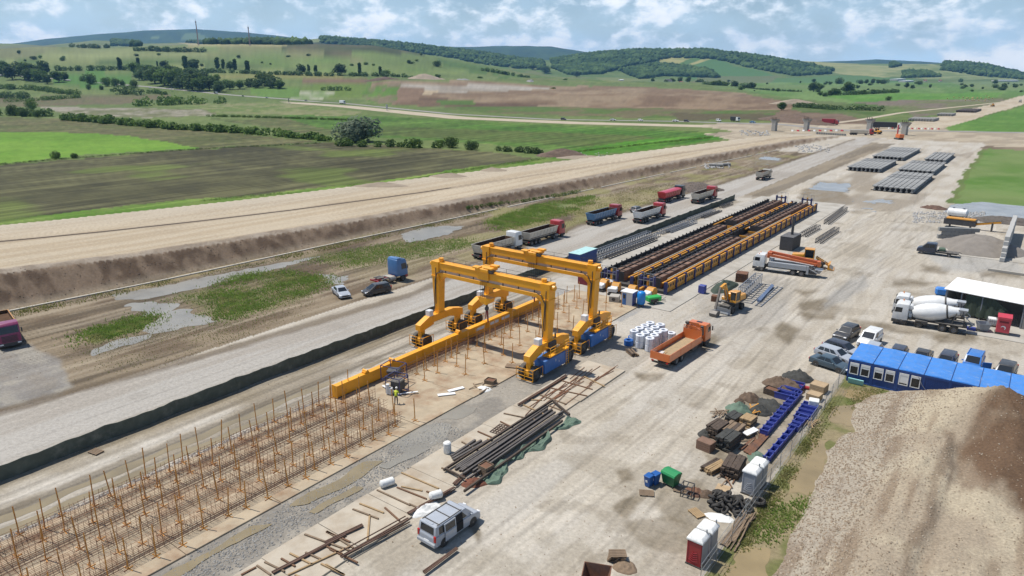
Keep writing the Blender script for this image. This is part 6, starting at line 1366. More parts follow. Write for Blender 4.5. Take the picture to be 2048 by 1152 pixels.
def compressor():
    root = thing('air_compressor', 'bright green towable compressor right of the blue tank', 'compressor', (-43.0, 93.0, 0), R(-30))
    part(root, 'canopy', mat('bright_green', (.03, .36, .07), .45, var=.06), lambda b: b.b2(-.6, .6, -1.1, 1.1, .5, 1.25, .08)); part(root, 'panel', blackp, lambda b: b.b2(.58, .615, -.9, .5, .55, .95)); part(root, 'drawbar', dsteel, lambda b: b.bar((0, 1.1, .45), (0, 2.2, .35), .1))
    for s in (-1, 1): wheel(root, s * .6, 0, .3, .18)
compressor()
solid('concrete_pad', 'loose grey concrete pad in front of the green compressor', 'slab', palecon, lambda b: b.b2(-.9, .9, -1.1, 1.1, 0, .16, .02), (*at(1316, 597), .02), .1)
solid('concrete_block', 'pale concrete anchor block left of the grey hut', 'block', [palecon, chas], lambda b: (b.b2(-.75, .75, -.8, .8, 0, 1.0, .06), b.m(1), b.cyl((0, -.82, .55), (0, -.78, .55), .28, n=12)), (*at(1229, 603), .02), .3)
def gencart():
    root = thing('generator_cart', 'white generator on a small four-wheel cart before the casting beds', 'generator', (*at(1219, 577), .1), .5)
    part(root, 'housing', wgrey, lambda b: b.b2(-.55, .55, -.7, .7, .6, 1.3, .05)); part(root, 'frame', dsteel, lambda b: b.b2(-.6, .6, -.9, .9, .4, .58))
    for s in (-1, 1):
        for y in (-.65, .65): wheel(root, s * .6, y, .3, .18)
gencart()
def smallbox(nm, lb, m, p, dims, rz=0, cat='container'):
    root = thing(nm, lb, cat, (*p, 0.02), rz); w, l, h = dims
    part(root, 'wall', m, lambda b: (b.b2(-w / 2, w / 2, 0, l, .08, h), [b.b2(q, q + .08, -.025, 0, .15, h - .12) for q in np.arange(-w / 2 + .1, w / 2 - .1, .22)], [b.b2(w / 2, w / 2 + .025, q, q + .08, .15, h - .12) for q in np.arange(.1, l - .1, .22)])); part(root, 'roof', m if nm != 'blue_container' else mat('turquoise_roof', (.38, .60, .58), .5, dust=.1), lambda b: b.b2(-w / 2 - .03, w / 2 + .03, -.03, l + .03, h, h + .05)); part(root, 'skid', dsteel, lambda b: b.b2(-w / 2, w / 2, .05, l - .05, 0, .08))
smallbox('red_container', 'small maroon container behind the far gantry crane', redbox, (-56.6, 95.0), (2.0, 2.2, 1.8), R(-4)); solid('white_cabinet', 'white steel cabinet touching the small maroon container', 'cabinet', wgrey, lambda b: b.b2(-.5, .5, -.5, .5, 0, 1.7, .04), (-54.9, 95.9, .1))
smallbox('blue_container', 'blue container with a pale turquoise roof beside the windbreak fence', offblue, (-63.6, 103.5), (2.4, 6.0, 2.5), R(0))
# ================================================================ steel truss forms
def truss(label, p, q, w=.9, h=.5, m=None, group='steel truss forms lying along the casting beds', z=0.1, flat=False, name='truss_form'):
    a, e = Vector((*p, 0)), Vector((*q, 0)); d = e - a; L = d.length; root = thing(name, label, 'steel form', (a.x, a.y, z), math.atan2(d.y, d.x) - math.pi / 2, group); m = m or gsteel; n = max(3, int(L / 1.0))
    for s in (-1, 1): part(root, 'chord', m, lambda b: (b.b2(s * w / 2 - .06, s * w / 2 + .06, 0, L, 0, .12), b.b2(s * w / 2 - .06, s * w / 2 + .06, 0, L, h - .1, h) if not flat else None))
    part(root, 'rungs', m, lambda b: ([b.bar((-w / 2, y, .06 if flat else h - .05), (w / 2, y, .06 if flat else h - .05), .07) for y in np.linspace(.05, L - .05, n)], [b.bar((s * w / 2, y, .1), (s * w / 2, y, h - .05), .07) for s in (-1, 1) for y in np.linspace(.05, L - .05, n)] if not flat else None, [b.bar((s * w / 2, y, .1), (s * w / 2, y + L / n, h - .05), .05) for s in (-1, 1) for y in np.linspace(.05, L - L / n - .05, n - 1)] if not flat else None), kind='stuff')
    return root
for i, (x, y0, y1, w, h, m_, lb) in enumerate([(-64.2, 108, 134, 1.0, 1.3, gsteel, 'long grey steel truss leaning nearest the windbreak fence'), (-62.9, 109, 136, .9, .8, gsteel, 'long grey steel truss, second from the windbreak fence'), (-61.7, 112, 132, .8, .5, dsteel, 'dark steel truss lying on the pale concrete edge'), (-63.4, 138, 152, 1.0, .7, gsteel, 'grey steel truss halfway along the left casting bed'), (-62.2, 140, 154, .9, .6, gsteel, 'grey steel form right of the halfway truss'), (-64.0, 155, 170, 1.0, .6, gsteel, 'grey steel form farther up by the fence'), (-62.6, 160, 171, .7, .4, dsteel, 'dark steel form far up the pale concrete edge'), (-64.2, 176, 183, .8, .6, dsteel, 'short dark steel form near the far end of the fence')]): truss(lb, (x, y0), (x + .3, y1), w, h, m_)
def tp(*a): return at(*a)
for p, q, w, h, m_, fl, lb in [((1652, 449), (1690, 421), 1.0, 1.0, dsteel, False, 'dark ladder-like steel form far right of the casting beds'), ((1606, 474), (1636, 457), .9, .9, dsteel, False, 'dark steel form just behind the boiler container'), ((1635, 487), (1673, 462), 1.0, .9, dsteel, False, 'dark ladder-like steel form right of the boiler container'),
    ((1483, 596), (1516, 566), 1.1, 1.7, gsteel, False, 'tall grey steel form standing right behind the excavator'), ((1492, 606), (1535, 570), 1.6, .2, gsteel, True, 'flat steel grid lying on the ground right of the excavator'), ((1516, 613), (1560, 575), .8, .35, gsteel, True, 'flat steel ladder frame lying outermost right of the excavator')]: truss(lb, at(*p), at(*q), w, h, m_, 'steel forms lying right of the casting beds', 0.02, fl)
solid('blue_steel_plate', 'pale blue steel form leaning beside the flat ladder frame', 'steel form', mat('pale_blue_steel', (.16, .22, .34), .45, .2, var=.2, dust=.1), lambda b: b.box((0, 0, .25), (.5, 9.5, .4), 0, .04, ry=.5), (*at(1531, 589), .02), math.atan2(-(at(1552, 566)[0] - at(1512, 610)[0]), at(1552, 566)[1] - at(1512, 610)[1]))
solid('steel_stack', 'stack of rusty brown steel plates left of the pump lorry', 'stack', rust, lambda b: [b.b2(-.9, .9, -1.0, 1.0, .25 * k, .25 * k + .22, .02) for k in range(6)], (*at(1483, 562), .02), .2)
def netpile(label, p, rx, ry, h, m, seed, rz=0, group=None, name='netting_heap', cat='heap'): return heap(label, (*p, 0), rx, ry, h, m, name, cat, group, seed, .9, rz, 14)
netpile('green covered bundle row left of the excavator', at(1450, 575), 1.6, 4.2, 1.4, mat('dark_green_tarp', alb(70, 84, 70), .85), 12, R(-2)); solid('form_crate', 'grey steel crate end at the tip of the green covered bundles', 'crate', stblue, lambda b: b.b2(-.5, .5, -.5, .5, 0, 1.3, .03), (*at(1404, 586), 0)); solid('rust_crate', 'small rusty box just left of the excavator', 'crate', rust, lambda b: b.b2(-.55, .55, -.5, .5, 0, .9, .03), (*at(1430, 602), 0), .2)
# ================================================================ precast girders in the storage field
def girders():
    m = mat('precast_concrete', alb(168, 168, 164), .85, var=.16, scale=.3, second=alb(132, 132, 130), sscale=.2)
    prof = [(-.35, 0), (.35, 0), (.35, .22), (.12, .42), (.12, .95), (.62, 1.1), (.62, 1.28), (.3, 1.3), (-.3, 1.3), (-.62, 1.28), (-.62, 1.1), (-.12, .95), (-.12, .42), (-.35, .22)]
    cache = {}
    for gi, (x0, x1, y0, y1, n, lb) in enumerate([(-39.0, -27.6, 231, 272, 8, 'grey precast girder in the nearest storage group'), (-39.8, -28.4, 279, 312, 8, 'grey precast girder in the second right-hand storage group'), (-37, -29.4, 320, 352, 5, 'grey precast girder in the farthest small group'), (-55.6, -44.4, 276, 309, 8, 'grey precast girder in the near left storage group'), (-55.6, -44.0, 320, 366, 8, 'grey precast girder in the far left storage group')]):
        L = y1 - y0
        for k in range(n):
            if (L,) not in cache: b = MB(); b.prism(prof, 0, L, 'y'); cache[(L,)] = b.mesh('concrete_girder', m)
            o = link('concrete_girder', cache[(L,)], None, (x0 + .7 + k * (x1 - x0 - 1.4) / (n - 1), y0 + rnd.uniform(-.5, .5), .22)); tag(o, lb, 'girder', lb.replace('grey precast girder', 'girders'))
        for yy in (y0 + 1, y1 - 2): solid('timber_sleeper', 'timber sleeper under the ' + lb.split(' in the ')[1] + (', near end' if yy < y0 + 3 else ', far end'), 'sleeper', timberd, lambda b: b.b2(x0 - .3, x1 + .3, 0, .5, 0, .22), (0, yy, 0), 0, 'sleepers under the girders')
girders()
# ================================================================ wire coils
coilw = mat('white_coil_wrap', (.66, .68, .72), .55, var=.12, scale=3, bump=.3, bscale=12); strapm = mat('coil_strap', (.30, .32, .36), .6)
def coils():
    def mk(r, h, m):
        b = MB(); n = 22; vs = []; prof = [(.29, 0), (r - .05, 0), (r, .05), (r, h - .06), (r - .06, h), (.33, h), (.29, h - .05)]
        for rr, z in prof:
            for i in range(n): t = 2 * math.pi * i / n; vs.append((rr * math.cos(t), rr * math.sin(t), z))
        k = len(prof); b._add(vs, [(j * n + i, j * n + (i + 1) % n, ((j + 1) % k) * n + (i + 1) % n, ((j + 1) % k) * n + i) for j in range(k) for i in range(n)]); return b.mesh('coil', m, smooth=35)
    me = mk(.58, .86, coilw); b = MB(); [b.bar((.595 * math.cos(t), .595 * math.sin(t), .0), (.595 * math.cos(t), .595 * math.sin(t), .86), .03) for t in np.linspace(0, 6.28, 7)[:-1]]; ms = b.mesh('strap', strapm); 
    Z = [(645, 285), (575, 320), (505, 352), (440, 386), (775, 307), (705, 340), (628, 372), (580, 410), (515, 442), (815, 378), (735, 403), (697, 442), (640, 482), (912, 412)]
    lb = ['wire coil at the back corner', 'wire coil second in the back row', 'wire coil third in the back row', 'wire coil at the left end of the back row', 'wire coil at the back right', 'wire coil second in the middle row', 'wire coil third in the middle row', 'wire coil fourth in the middle row', 'wire coil at the front left', 'wire coil in the right row', 'wire coil second in the right row', 'wire coil third in the right row', 'wire coil at the very front', 'wire coil standing apart beside the orange lorry']
    for (zx, zy), l in zip(Z, lb):
        x, y = at(1200 + zx / 6.4, 600 + zy / 6.4, 1.72)
        if l.endswith('lorry'): x, y = at(1200 + zx / 6.4, 600 + zy / 6.4, .88)
        for k in (0, 1) if not l.endswith('lorry') else (0,):
            t = thing('wire_coil', 'white wrapped ' + l + (', upper tier' if k else (', lower tier' if not l.endswith('lorry') else '')), 'wire coil', (x, y, k * .87), rnd.uniform(0, 1), 'white wrapped wire coils stacked two high'); link('coil', me, t); link('strap', ms, t)['kind'] = 'stuff'
    mb = mk(.6, .75, mat('coil_blue', (.015, .10, .34), .5, var=.15))
    for i, (p, l) in enumerate([((1257, 690), 'blue wrapped coil left of the white coils'), ((1265, 683), 'blue wrapped coil half behind the other blue one')]):
        t = thing('wire_coil', l, 'wire coil', (*at(*p), 0), 0); link('coil', mb, t)
    o = thing('timber_bundle', 'small bundle of weathered timber in front of the white coils', 'timber', (*at(1264, 708), 0), .9)
    for k in range(9): part(o, 'batten', timberd if k % 2 else timber2, lambda b: b.box((-.4 + .2 * (k % 5), 0, .12 + .22 * (k // 5)), (.16, 1.6 + .2 * (k % 3), .18), rnd.uniform(-.1, .1)))
coils()
# ================================================================ toilets, bins, pallets
def toilet(label, p, m, rz):
    root = thing('portable_toilet', label, 'toilet', (*p, 0), rz, 'portable toilets along the wire fence')
    part(root, 'cabin', m, lambda b: b.b2(-.55, .55, 0, 1.15, .1, 2.0, .03)); part(root, 'base', chas, lambda b: b.b2(-.58, .58, -.04, 1.2, 0, .12))
    part(root, 'roof', whitep, lambda b: (b.loft([[(-.62, -.06, 1.98), (.62, -.06, 1.98), (.62, 1.22, 1.98), (-.62, 1.22, 1.98)], [(-.62, -.06, 2.14), (.62, -.06, 2.14), (.62, 1.22, 2.14), (-.62, 1.22, 2.14)], [(-.42, .12, 2.36), (.42, .12, 2.36), (.42, 1.04, 2.36), (-.42, 1.04, 2.36)]])), bevel=.05, smooth=40)
    part(root, 'door_frame', m, lambda b: (b.b2(-.5, .5, -.025, 0, .18, .24), b.b2(-.5, .5, -.025, 0, 1.86, 1.92), b.b2(-.5, -.45, -.025, 0, .24, 1.86), b.b2(.45, .5, -.025, 0, .24, 1.86)))
    part(root, 'wall_ribs', m, lambda b: [b.tube([(-.35 + .05 * k, -.02, .5 + .16 * k), (0, -.035, .42 + .16 * k), (.35 - .03 * k, -.02, .55 + .16 * k)], .025, 5) for k in range(5)], kind='stuff')
    part(root, 'vent_pipe', gsteel, lambda b: b.cyl((.4, 1.0, 2.2), (.4, 1.0, 2.6), .05, n=8)); part(root, 'rear_panel', mat('grey_plastic', (.30, .31, .33), .5, dust=.1), lambda b: b.b2(.545, .575, .05, 1.1, .2, 1.9))
toilet('dark red portable toilet with a white roof near the bottom edge', (-14.6, 40.7), mat('toilet_red', (.28, .015, .02), .45, var=.08, dust=.08), R(-2)); toilet('grey portable toilet with a white roof behind the blue forms', (-14.5, 51.6), mat('grey_plastic', (.30, .31, .33), .5, dust=.1), R(-2))
toilet('white-roofed grey portable toilet standing directly behind the red one', (-14.5, 42.2), MATS['grey_plastic'], R(-2)); toilet('grey portable toilet directly behind the nearer grey one', (-14.4, 53.1), MATS['grey_plastic'], R(-2))
def wbin(label, p, rz):
    root = thing('wheelie_bin', label, 'bin', (*p, 0), rz, 'blue wheelie bins beside the green bin'); m = mat('bin_blue', (.015, .09, .30), .45, var=.08)
    part(root, 'body', m, lambda b: b.loft([[(-.22, -.25, .05), (.22, -.25, .05), (.22, .22, .05), (-.22, .22, .05)], [(-.29, -.35, .98), (.29, -.35, .98), (.29, .35, .98), (-.29, .35, .98)]]), bevel=.02); part(root, 'lid', m, lambda b: b.box((0, 0, 1.03), (.64, .78, .08), 0, .03)); part(root, 'sticker', platew, lambda b: b.box((0, -.36, .6), (.2, .02, .2), 0, 0, .1))
    for s in (-1, 1): wheel(root, s * .25, .3, .1, .05)
wbin('blue wheelie bin on the left of the two', at(1297, 972), R(-8)); wbin('blue wheelie bin touching the green bin side', at(1310, 968), R(-12))
def gbin():
    root = thing('waste_container', 'large green four-wheel rubbish bin with a green lid', 'bin', (*at(1341, 970), 0), R(-12)); m = mat('bin_green', (.015, .13, .05), .45, var=.08)
    part(root, 'body', m, lambda b: b.loft([[(-.55, -.38, .2), (.55, -.38, .2), (.55, .38, .2), (-.55, .38, .2)], [(-.68, -.52, 1.12), (.68, -.52, 1.12), (.68, .52, 1.12), (-.68, .52, 1.12)]]), bevel=.02); part(root, 'lid', mat('bin_green_lid', (.02, .22, .07), .45, var=.08), lambda b: b.prism([(-.58, 1.12), (.58, 1.12), (.5, 1.3), (0, 1.4), (-.5, 1.3)], -.7, .7), bevel=.03)
    for sx in (-1, 1):
        for sy in (-1, 1): wheel(root, sx * .45, sy * .3, .1, .05)
gbin()
_pm = {}
def pallet(label, p, rz=0, z=0, m=None, group='loose pallets on the yard', tilt=0):
    m = m or timber; root = thing('pallet', label, 'pallet', (*p, z), rz, group); root.rotation_euler[0] = tilt
    if m.name not in _pm: b = MB(); b.b2(-.6, .6, -.07, .07, .12, .145); t = b.mesh('deck_board', m); b = MB(); b.b2(-.05, .05, -.4, .4, 0, .12); _pm[m.name] = (t, b.mesh('runner', m))
    t, r = _pm[m.name]
    for k in range(5): link('deck_board', t, root, (0, -.34 + .17 * k, 0))
    for k in range(3): link('runner', r, root, (-.5 + .5 * k, 0, 0))
pallet('pallet lying in front of the blue bins', at(1293, 988), .5, m=timber2); pallet('pale pallet near the heap of tyres', at(1393, 1028), -.5); pallet('pallet half lost under scrap right of the green bin', at(1362, 982), .2, m=timber2)
for k in range(4): pallet('pallet in the leaning stack at the bottom edge, number %s from the ground' % ('one', 'two', 'three', 'four')[k], at(1232 + k, 1120), .3 + .12 * k, .15 * k, timber2, 'stack of pallets at the bottom edge')
pallet('broken pallet by the left windbreak fence', at(192, 905), .2, m=timber2)
# ================================================================ storage yard beside the wire fence
SG = 'stored material beside the wire fence'
def stack(label, p, w, l, n, m, rz=0, t=.16, name='timber_stack', cat='stack', across=4, gap=.03):
    root = thing(name, label, cat, (*p, 0), rz, SG); g = random.Random(int(p[0] * 31 + p[1] * 7)); bw = w / across
    for k in range(n):
        for q in range(across):
            part(root, 'board', m if g.random() < .75 else timberd, lambda b: b.box((-w / 2 + bw * (q + .5) + g.uniform(-.03, .03), g.uniform(-.12, .12), t * (k + .5)), (bw - gap, l * g.uniform(.92, 1.05), t - .02), g.uniform(-.03, .03)))
def crate(label, p, w, l, h, m, rz=0, fill=None):
    root = thing('crate', label, 'crate', (*p, 0), rz, SG)
    for k in range(4):
        z = h * (k + .5) / 4
        for (c, d) in (((0, -l / 2, z), (w, .05, h / 4 - .03)), ((0, l / 2, z), (w, .05, h / 4 - .03)), ((-w / 2, 0, z), (.05, l, h / 4 - .03)), ((w / 2, 0, z), (.05, l, h / 4 - .03))): part(root, 'plank', m, lambda b: b.box(c, d))
    part(root, 'filling', fill or m, lambda b: b.b2(-w / 2 + .04, w / 2 - .04, -l / 2 + .04, l / 2 - .04, .04, h - (.02 if fill is None else .12)))
stack('stack of dark planks behind the sand-coloured pallet load', at(1466, 944), 1.5, 2.6, 7, timberd, R(4)); stack('pale planks fanned out on a pallet beside the dark stack', at(1427, 938), 1.2, 2.2, 3, timber, R(-14), across=6)
stack('stack of black steel props behind the brown crate', at(1455, 893), 1.5, 2.2, 8, netdark, R(-6)); stack('stack of grey-brown forms left in the storage yard', at(1433, 868), 1.3, 2.2, 7, timberd, R(-8)); stack('stack of weathered boards in the middle of the storage yard', at(1465, 870), 1.5, 2.2, 6, timber2, R(-4)); stack('small stack of pale planks next to the green sheet', at(1496, 848), 1.2, 1.5, 5, timber, R(-6), across=3); stack('low stack of dark slats beside the green sheet', at(1468, 840), 1.2, 1.6, 4, netdark, R(-10))
crate('reddish brown crate at the outer corner of the storage yard', at(1411, 898), 1.4, 1.0, .9, mat('brown_board', alb(150, 118, 98), .85, var=.15), R(-8)); crate('pale plywood crate beside the parked cars', at(1637, 782), 1.5, 1.4, .9, mat('plywood', alb(206, 178, 140), .8, var=.12), R(-6)); crate('plywood crate stacked in front of the other pale crate', at(1628, 798), 1.3, 1.2, .7, MATS['plywood'], R(-6)); 
o = crate('rusty open crate of steel parts in the storage yard', at(1543, 788), 1.4, 1.0, .7, timberd, R(-10), rust); crate('timber crate of rusty fittings on the storage slab edge', at(972, 946), .95, .95, .85, timber2, R(-4), rust); solid('white_box', 'white plastic tub on the ground below the plywood crates', 'tub', whitep, lambda b: b.b2(-.5, .5, -.45, .45, 0, .75, .06), (*at(1627, 812), 0), .2)
netpile('large brown bundle of netting at the head of the storage yard', at(1567, 775), 2.2, 1.7, 1.4, netbrown, 3, 0, SG); netpile('black netting heap behind the brown one', at(1597, 757), 1.8, 1.3, 1.2, netdark, 4, 0, SG); netpile('grey-brown bale left of the netting heaps', at(1500, 799), 1.2, .9, 1.0, netbrown, 5, 0, SG); netpile('dark rolled netting in the middle of the storage yard', at(1543, 815), 1.9, 1.0, 1.0, netdark, 6, -.4, SG); netpile('dark netting leaning against the blue forms', at(1519, 825), 1.2, .9, .9, netdark, 9, 0, SG); netpile('crumpled green sheet over materials in the storage yard', at(1478, 822), 1.3, 1.4, 1.0, tarp, 7, 0, SG); netpile('small dark bale at the outer edge of the storage yard', at(1411, 870), .7, .7, .7, netdark, 10, 0, SG); netpile('small brown bale near the green sheet', at(1479, 805), .6, .6, .6, netbrown, 11, 0, SG)
def blueform(label, p, q, w=.75, h=.65, pitch=1.0, m=None, z=0.0):
    a, e = Vector(p), Vector(q); d = e - a; L = d.length; root = thing('blue_form', label, 'steel form', (a.x, a.y, z), math.atan2(d.y, d.x) - math.pi / 2, SG); n = max(2, int(L / pitch)); pt = L / n; mm = m or stblue
    b = MB(); b.b2(-w / 2, w / 2, .04, pt - .04, 0, .06); b.b2(-w / 2, -w / 2 + .06, .04, pt - .04, 0, h * .8); b.b2(w / 2 - .06, w / 2, .04, pt - .04, 0, h * .8); b.b2(-w / 2, w / 2, .02, .12, 0, h); b.b2(-w / 2, w / 2, pt - .12, pt - .02, 0, h * .9); b.b2(-w / 2 - .08, w / 2 + .08, .0, .05, h - .08, h); me = b.mesh('form_unit', mm)
    for k in range(n): link('form_unit', me, root, (0, k * pt, 0))
blueform('long row of blue steel forms in the storage yard', at(1526, 872), at(1597, 790)); blueform('block of blue steel forms at the head of the long blue row', at(1566, 800), at(1592, 772), 1.9, .7); blueform('short group of blue forms beside the wire fence', at(1602, 843), at(1622, 812), 1.5, .5); blueform('blue form units near the loose white sticks', at(1585, 862), at(1608, 838), .9, .6); blueform('narrow blue form row standing along the wire fence', at(1531, 925), at(1588, 858), .55, .6, 1.2)
for i, (a, e, m_) in enumerate([((1487, 905), (1520, 870), rust), ((1497, 912), (1530, 876), rust), ((1492, 908), (1526, 872), rust), ((1478, 900), (1507, 878), rust)]): p, q = at(*a), at(*e); solid('rusty_bar_bundle', ('rusty bar bundle, %s of four beside the blue form row' % ('first', 'second', 'third', 'fourth')[i]), 'steel bars', m_, lambda b: [b.bar((p[0] + .1 * k, p[1], .12), (q[0] + .1 * k, q[1] + .2 * k, .12), .09) for k in range(3)], (0, 0, 0), 0, SG)
def scatter_sticks(label, p, n, l, m, seed, spread=1.0, z=.1, group=SG, name='timber_offcuts', cat='timber', fan=.9, turn=0):
    root = thing(name, label, cat, (*p, 0), 0, group); g = random.Random(seed)
    for k in range(n):
        t = turn + g.uniform(-fan, fan); x, y = g.uniform(-spread, spread), g.uniform(-spread, spread); dx, dy = math.sin(t) * l / 2 * g.uniform(.6, 1.1), math.cos(t) * l / 2 * g.uniform(.6, 1.1); part(root, 'stick', m if g.random() < .7 else timber2, lambda b: b.bar((x - dx, y - dy, z + .05 * k / n), (x + dx, y + dy, z + g.uniform(0, .25)), .1, .05))
scatter_sticks('pale loose sticks thrown on the fence side of the blue forms', at(1618, 848), 16, 1.5, timber, 3, .5, fan=.5); scatter_sticks('loose boards between the stacks of the storage yard', at(1485, 870), 14, 1.8, timber2, 4, 1.5); scatter_sticks('boards and laths at the front of the storage yard', at(1450, 832), 10, 1.8, timber2, 9, 1.0); scatter_sticks('pile of laths under the dark plank stack', at(1452, 960), 6, 1.8, mat('rust_board', alb(134, 100, 74), .9), 5, .7); scatter_sticks('yellow and rusty frames leaning among the netting', at(1508, 823), 8, 1.5, bedyel, 6, .6, .3)
scatter_sticks('grey planks lying along the wire fence behind the red toilet', at(1478, 1062), 20, 5.0, timber2, 8, .5, fan=.1); solid('white_board', 'white board lying among the stacks of the storage yard', 'board', winw, lambda b: b.box((0, 0, .5), (.6, 1.8, .06), .3, 0, 0, .15), (*at(1500, 872), 0), -.6); solid('plywood_sheet', 'pale plywood sheet behind the heap of tyres', 'board', MATS['plywood'], lambda b: b.box((0, 0, .08), (1.1, 1.0, .06), .1), (*at(1446, 978), 0)); solid('red_cylinder', 'red gas cylinder lying beside the plywood crates', 'cylinder', P_['red'], lambda b: b.lathe((-.7, 0, .2), (1, 0, 0), [(0, .08), (.1, .18), (1.2, .18), (1.35, .08)], 12), (*at(1611, 778), 0), .1, None, 40)
# tyres
def tyres():
    b = MB(); n = 16; vs = []; prof = [(.20, -.10), (.30, -.12), (.36, -.07), (.36, .07), (.30, .12), (.20, .10)]
    for r, z in prof:
        for i in range(n): t = 2 * math.pi * i / n; vs.append((r * math.cos(t), r * math.sin(t), z))
    k = len(prof); b._add(vs, [(j * n + i, j * n + (i + 1) % n, ((j + 1) % k) * n + (i + 1) % n, ((j + 1) % k) * n + i) for j in range(k) for i in range(n)]); me = b.mesh('scrap_tyre', mat('scrap_rubber', (.018, .017, .016), .8, var=.3, dust=.12), smooth=40); g = random.Random(9); c = at(1455, 1012)
    for i in range(46):
        r = g.random() ** .5; t = g.uniform(0, 6.28); x, y = c[0] + 1.7 * r * math.cos(t), c[1] + 1.5 * r * math.sin(t); z = .15 + max(0, (1 - r)) * .75 * g.random() + .1
        o = link('scrap_tyre', me, None, (x, y, z)); o.rotation_euler = (g.uniform(-.9, .9), g.uniform(-.9, .9), 0); tag(o, 'black worn tyre in the heap behind the portable toilet', 'tyre', 'heap of worn black tyres')
    o = link('scrap_tyre', me, None, (*at(1517, 1010), .26)); o.scale = (1.55, 1.55, 2.0); tag(o, 'large grey tyre lying alone at the corner of the grey toilet', 'tyre')
tyres()
netpile('white and grey plastic scraps in front of the tyre heap', at(1440, 1035), 1.3, .6, .25, whitep, 13, .3, SG); netpile('torn green sheet between the blue forms and the dark planks', at(1510, 915), .8, 1.4, .35, tarp, 14, .3, SG); netpile('heap of rusty wire beside the green bin', at(1390, 985), .9, .7, .5, rust, 15, 0, SG); netpile('bundle of dark wire behind the tyre heap', at(1415, 990), 1.2, .6, .5, netbrown, 16, .4, SG); netpile('scrap heap under the leaning pallets at the bottom edge', at(1250, 1135), 1.0, .8, .4, timber2, 17, 0, SG); netpile('pile of rusty clamps on the edge of the storage slab', at(948, 966), 1.3, .8, .45, mat('rusty_clamps', alb(134, 84, 62), .9, var=.4, scale=4, bump=.9), 18, .6)
solid('steel_rack', 'black steel rack standing right of the green bin', 'rack', dsteel, lambda b: ([b.bar((x, y, 0), (x, y, 1.1), .06) for x in (-.45, .45) for y in (-.35, .35)], [b.bar((-.45, y, z), (.45, y, z), .06) for y in (-.35, .35) for z in (.3, 1.1)], [b.bar((x, -.35, z), (x, .35, z), .06) for x in (-.45, 0, .45) for z in (.3, 1.1)]), (*at(1374, 992), 0), .1)
solid('open_skip', 'dark rusty open skip cut off by the bottom edge', 'skip', rust, lambda b: tub(b, -1.2, 1.2, .7, .95, 0, 1.0, .06), (*at(1190, 1180), 0), .4)
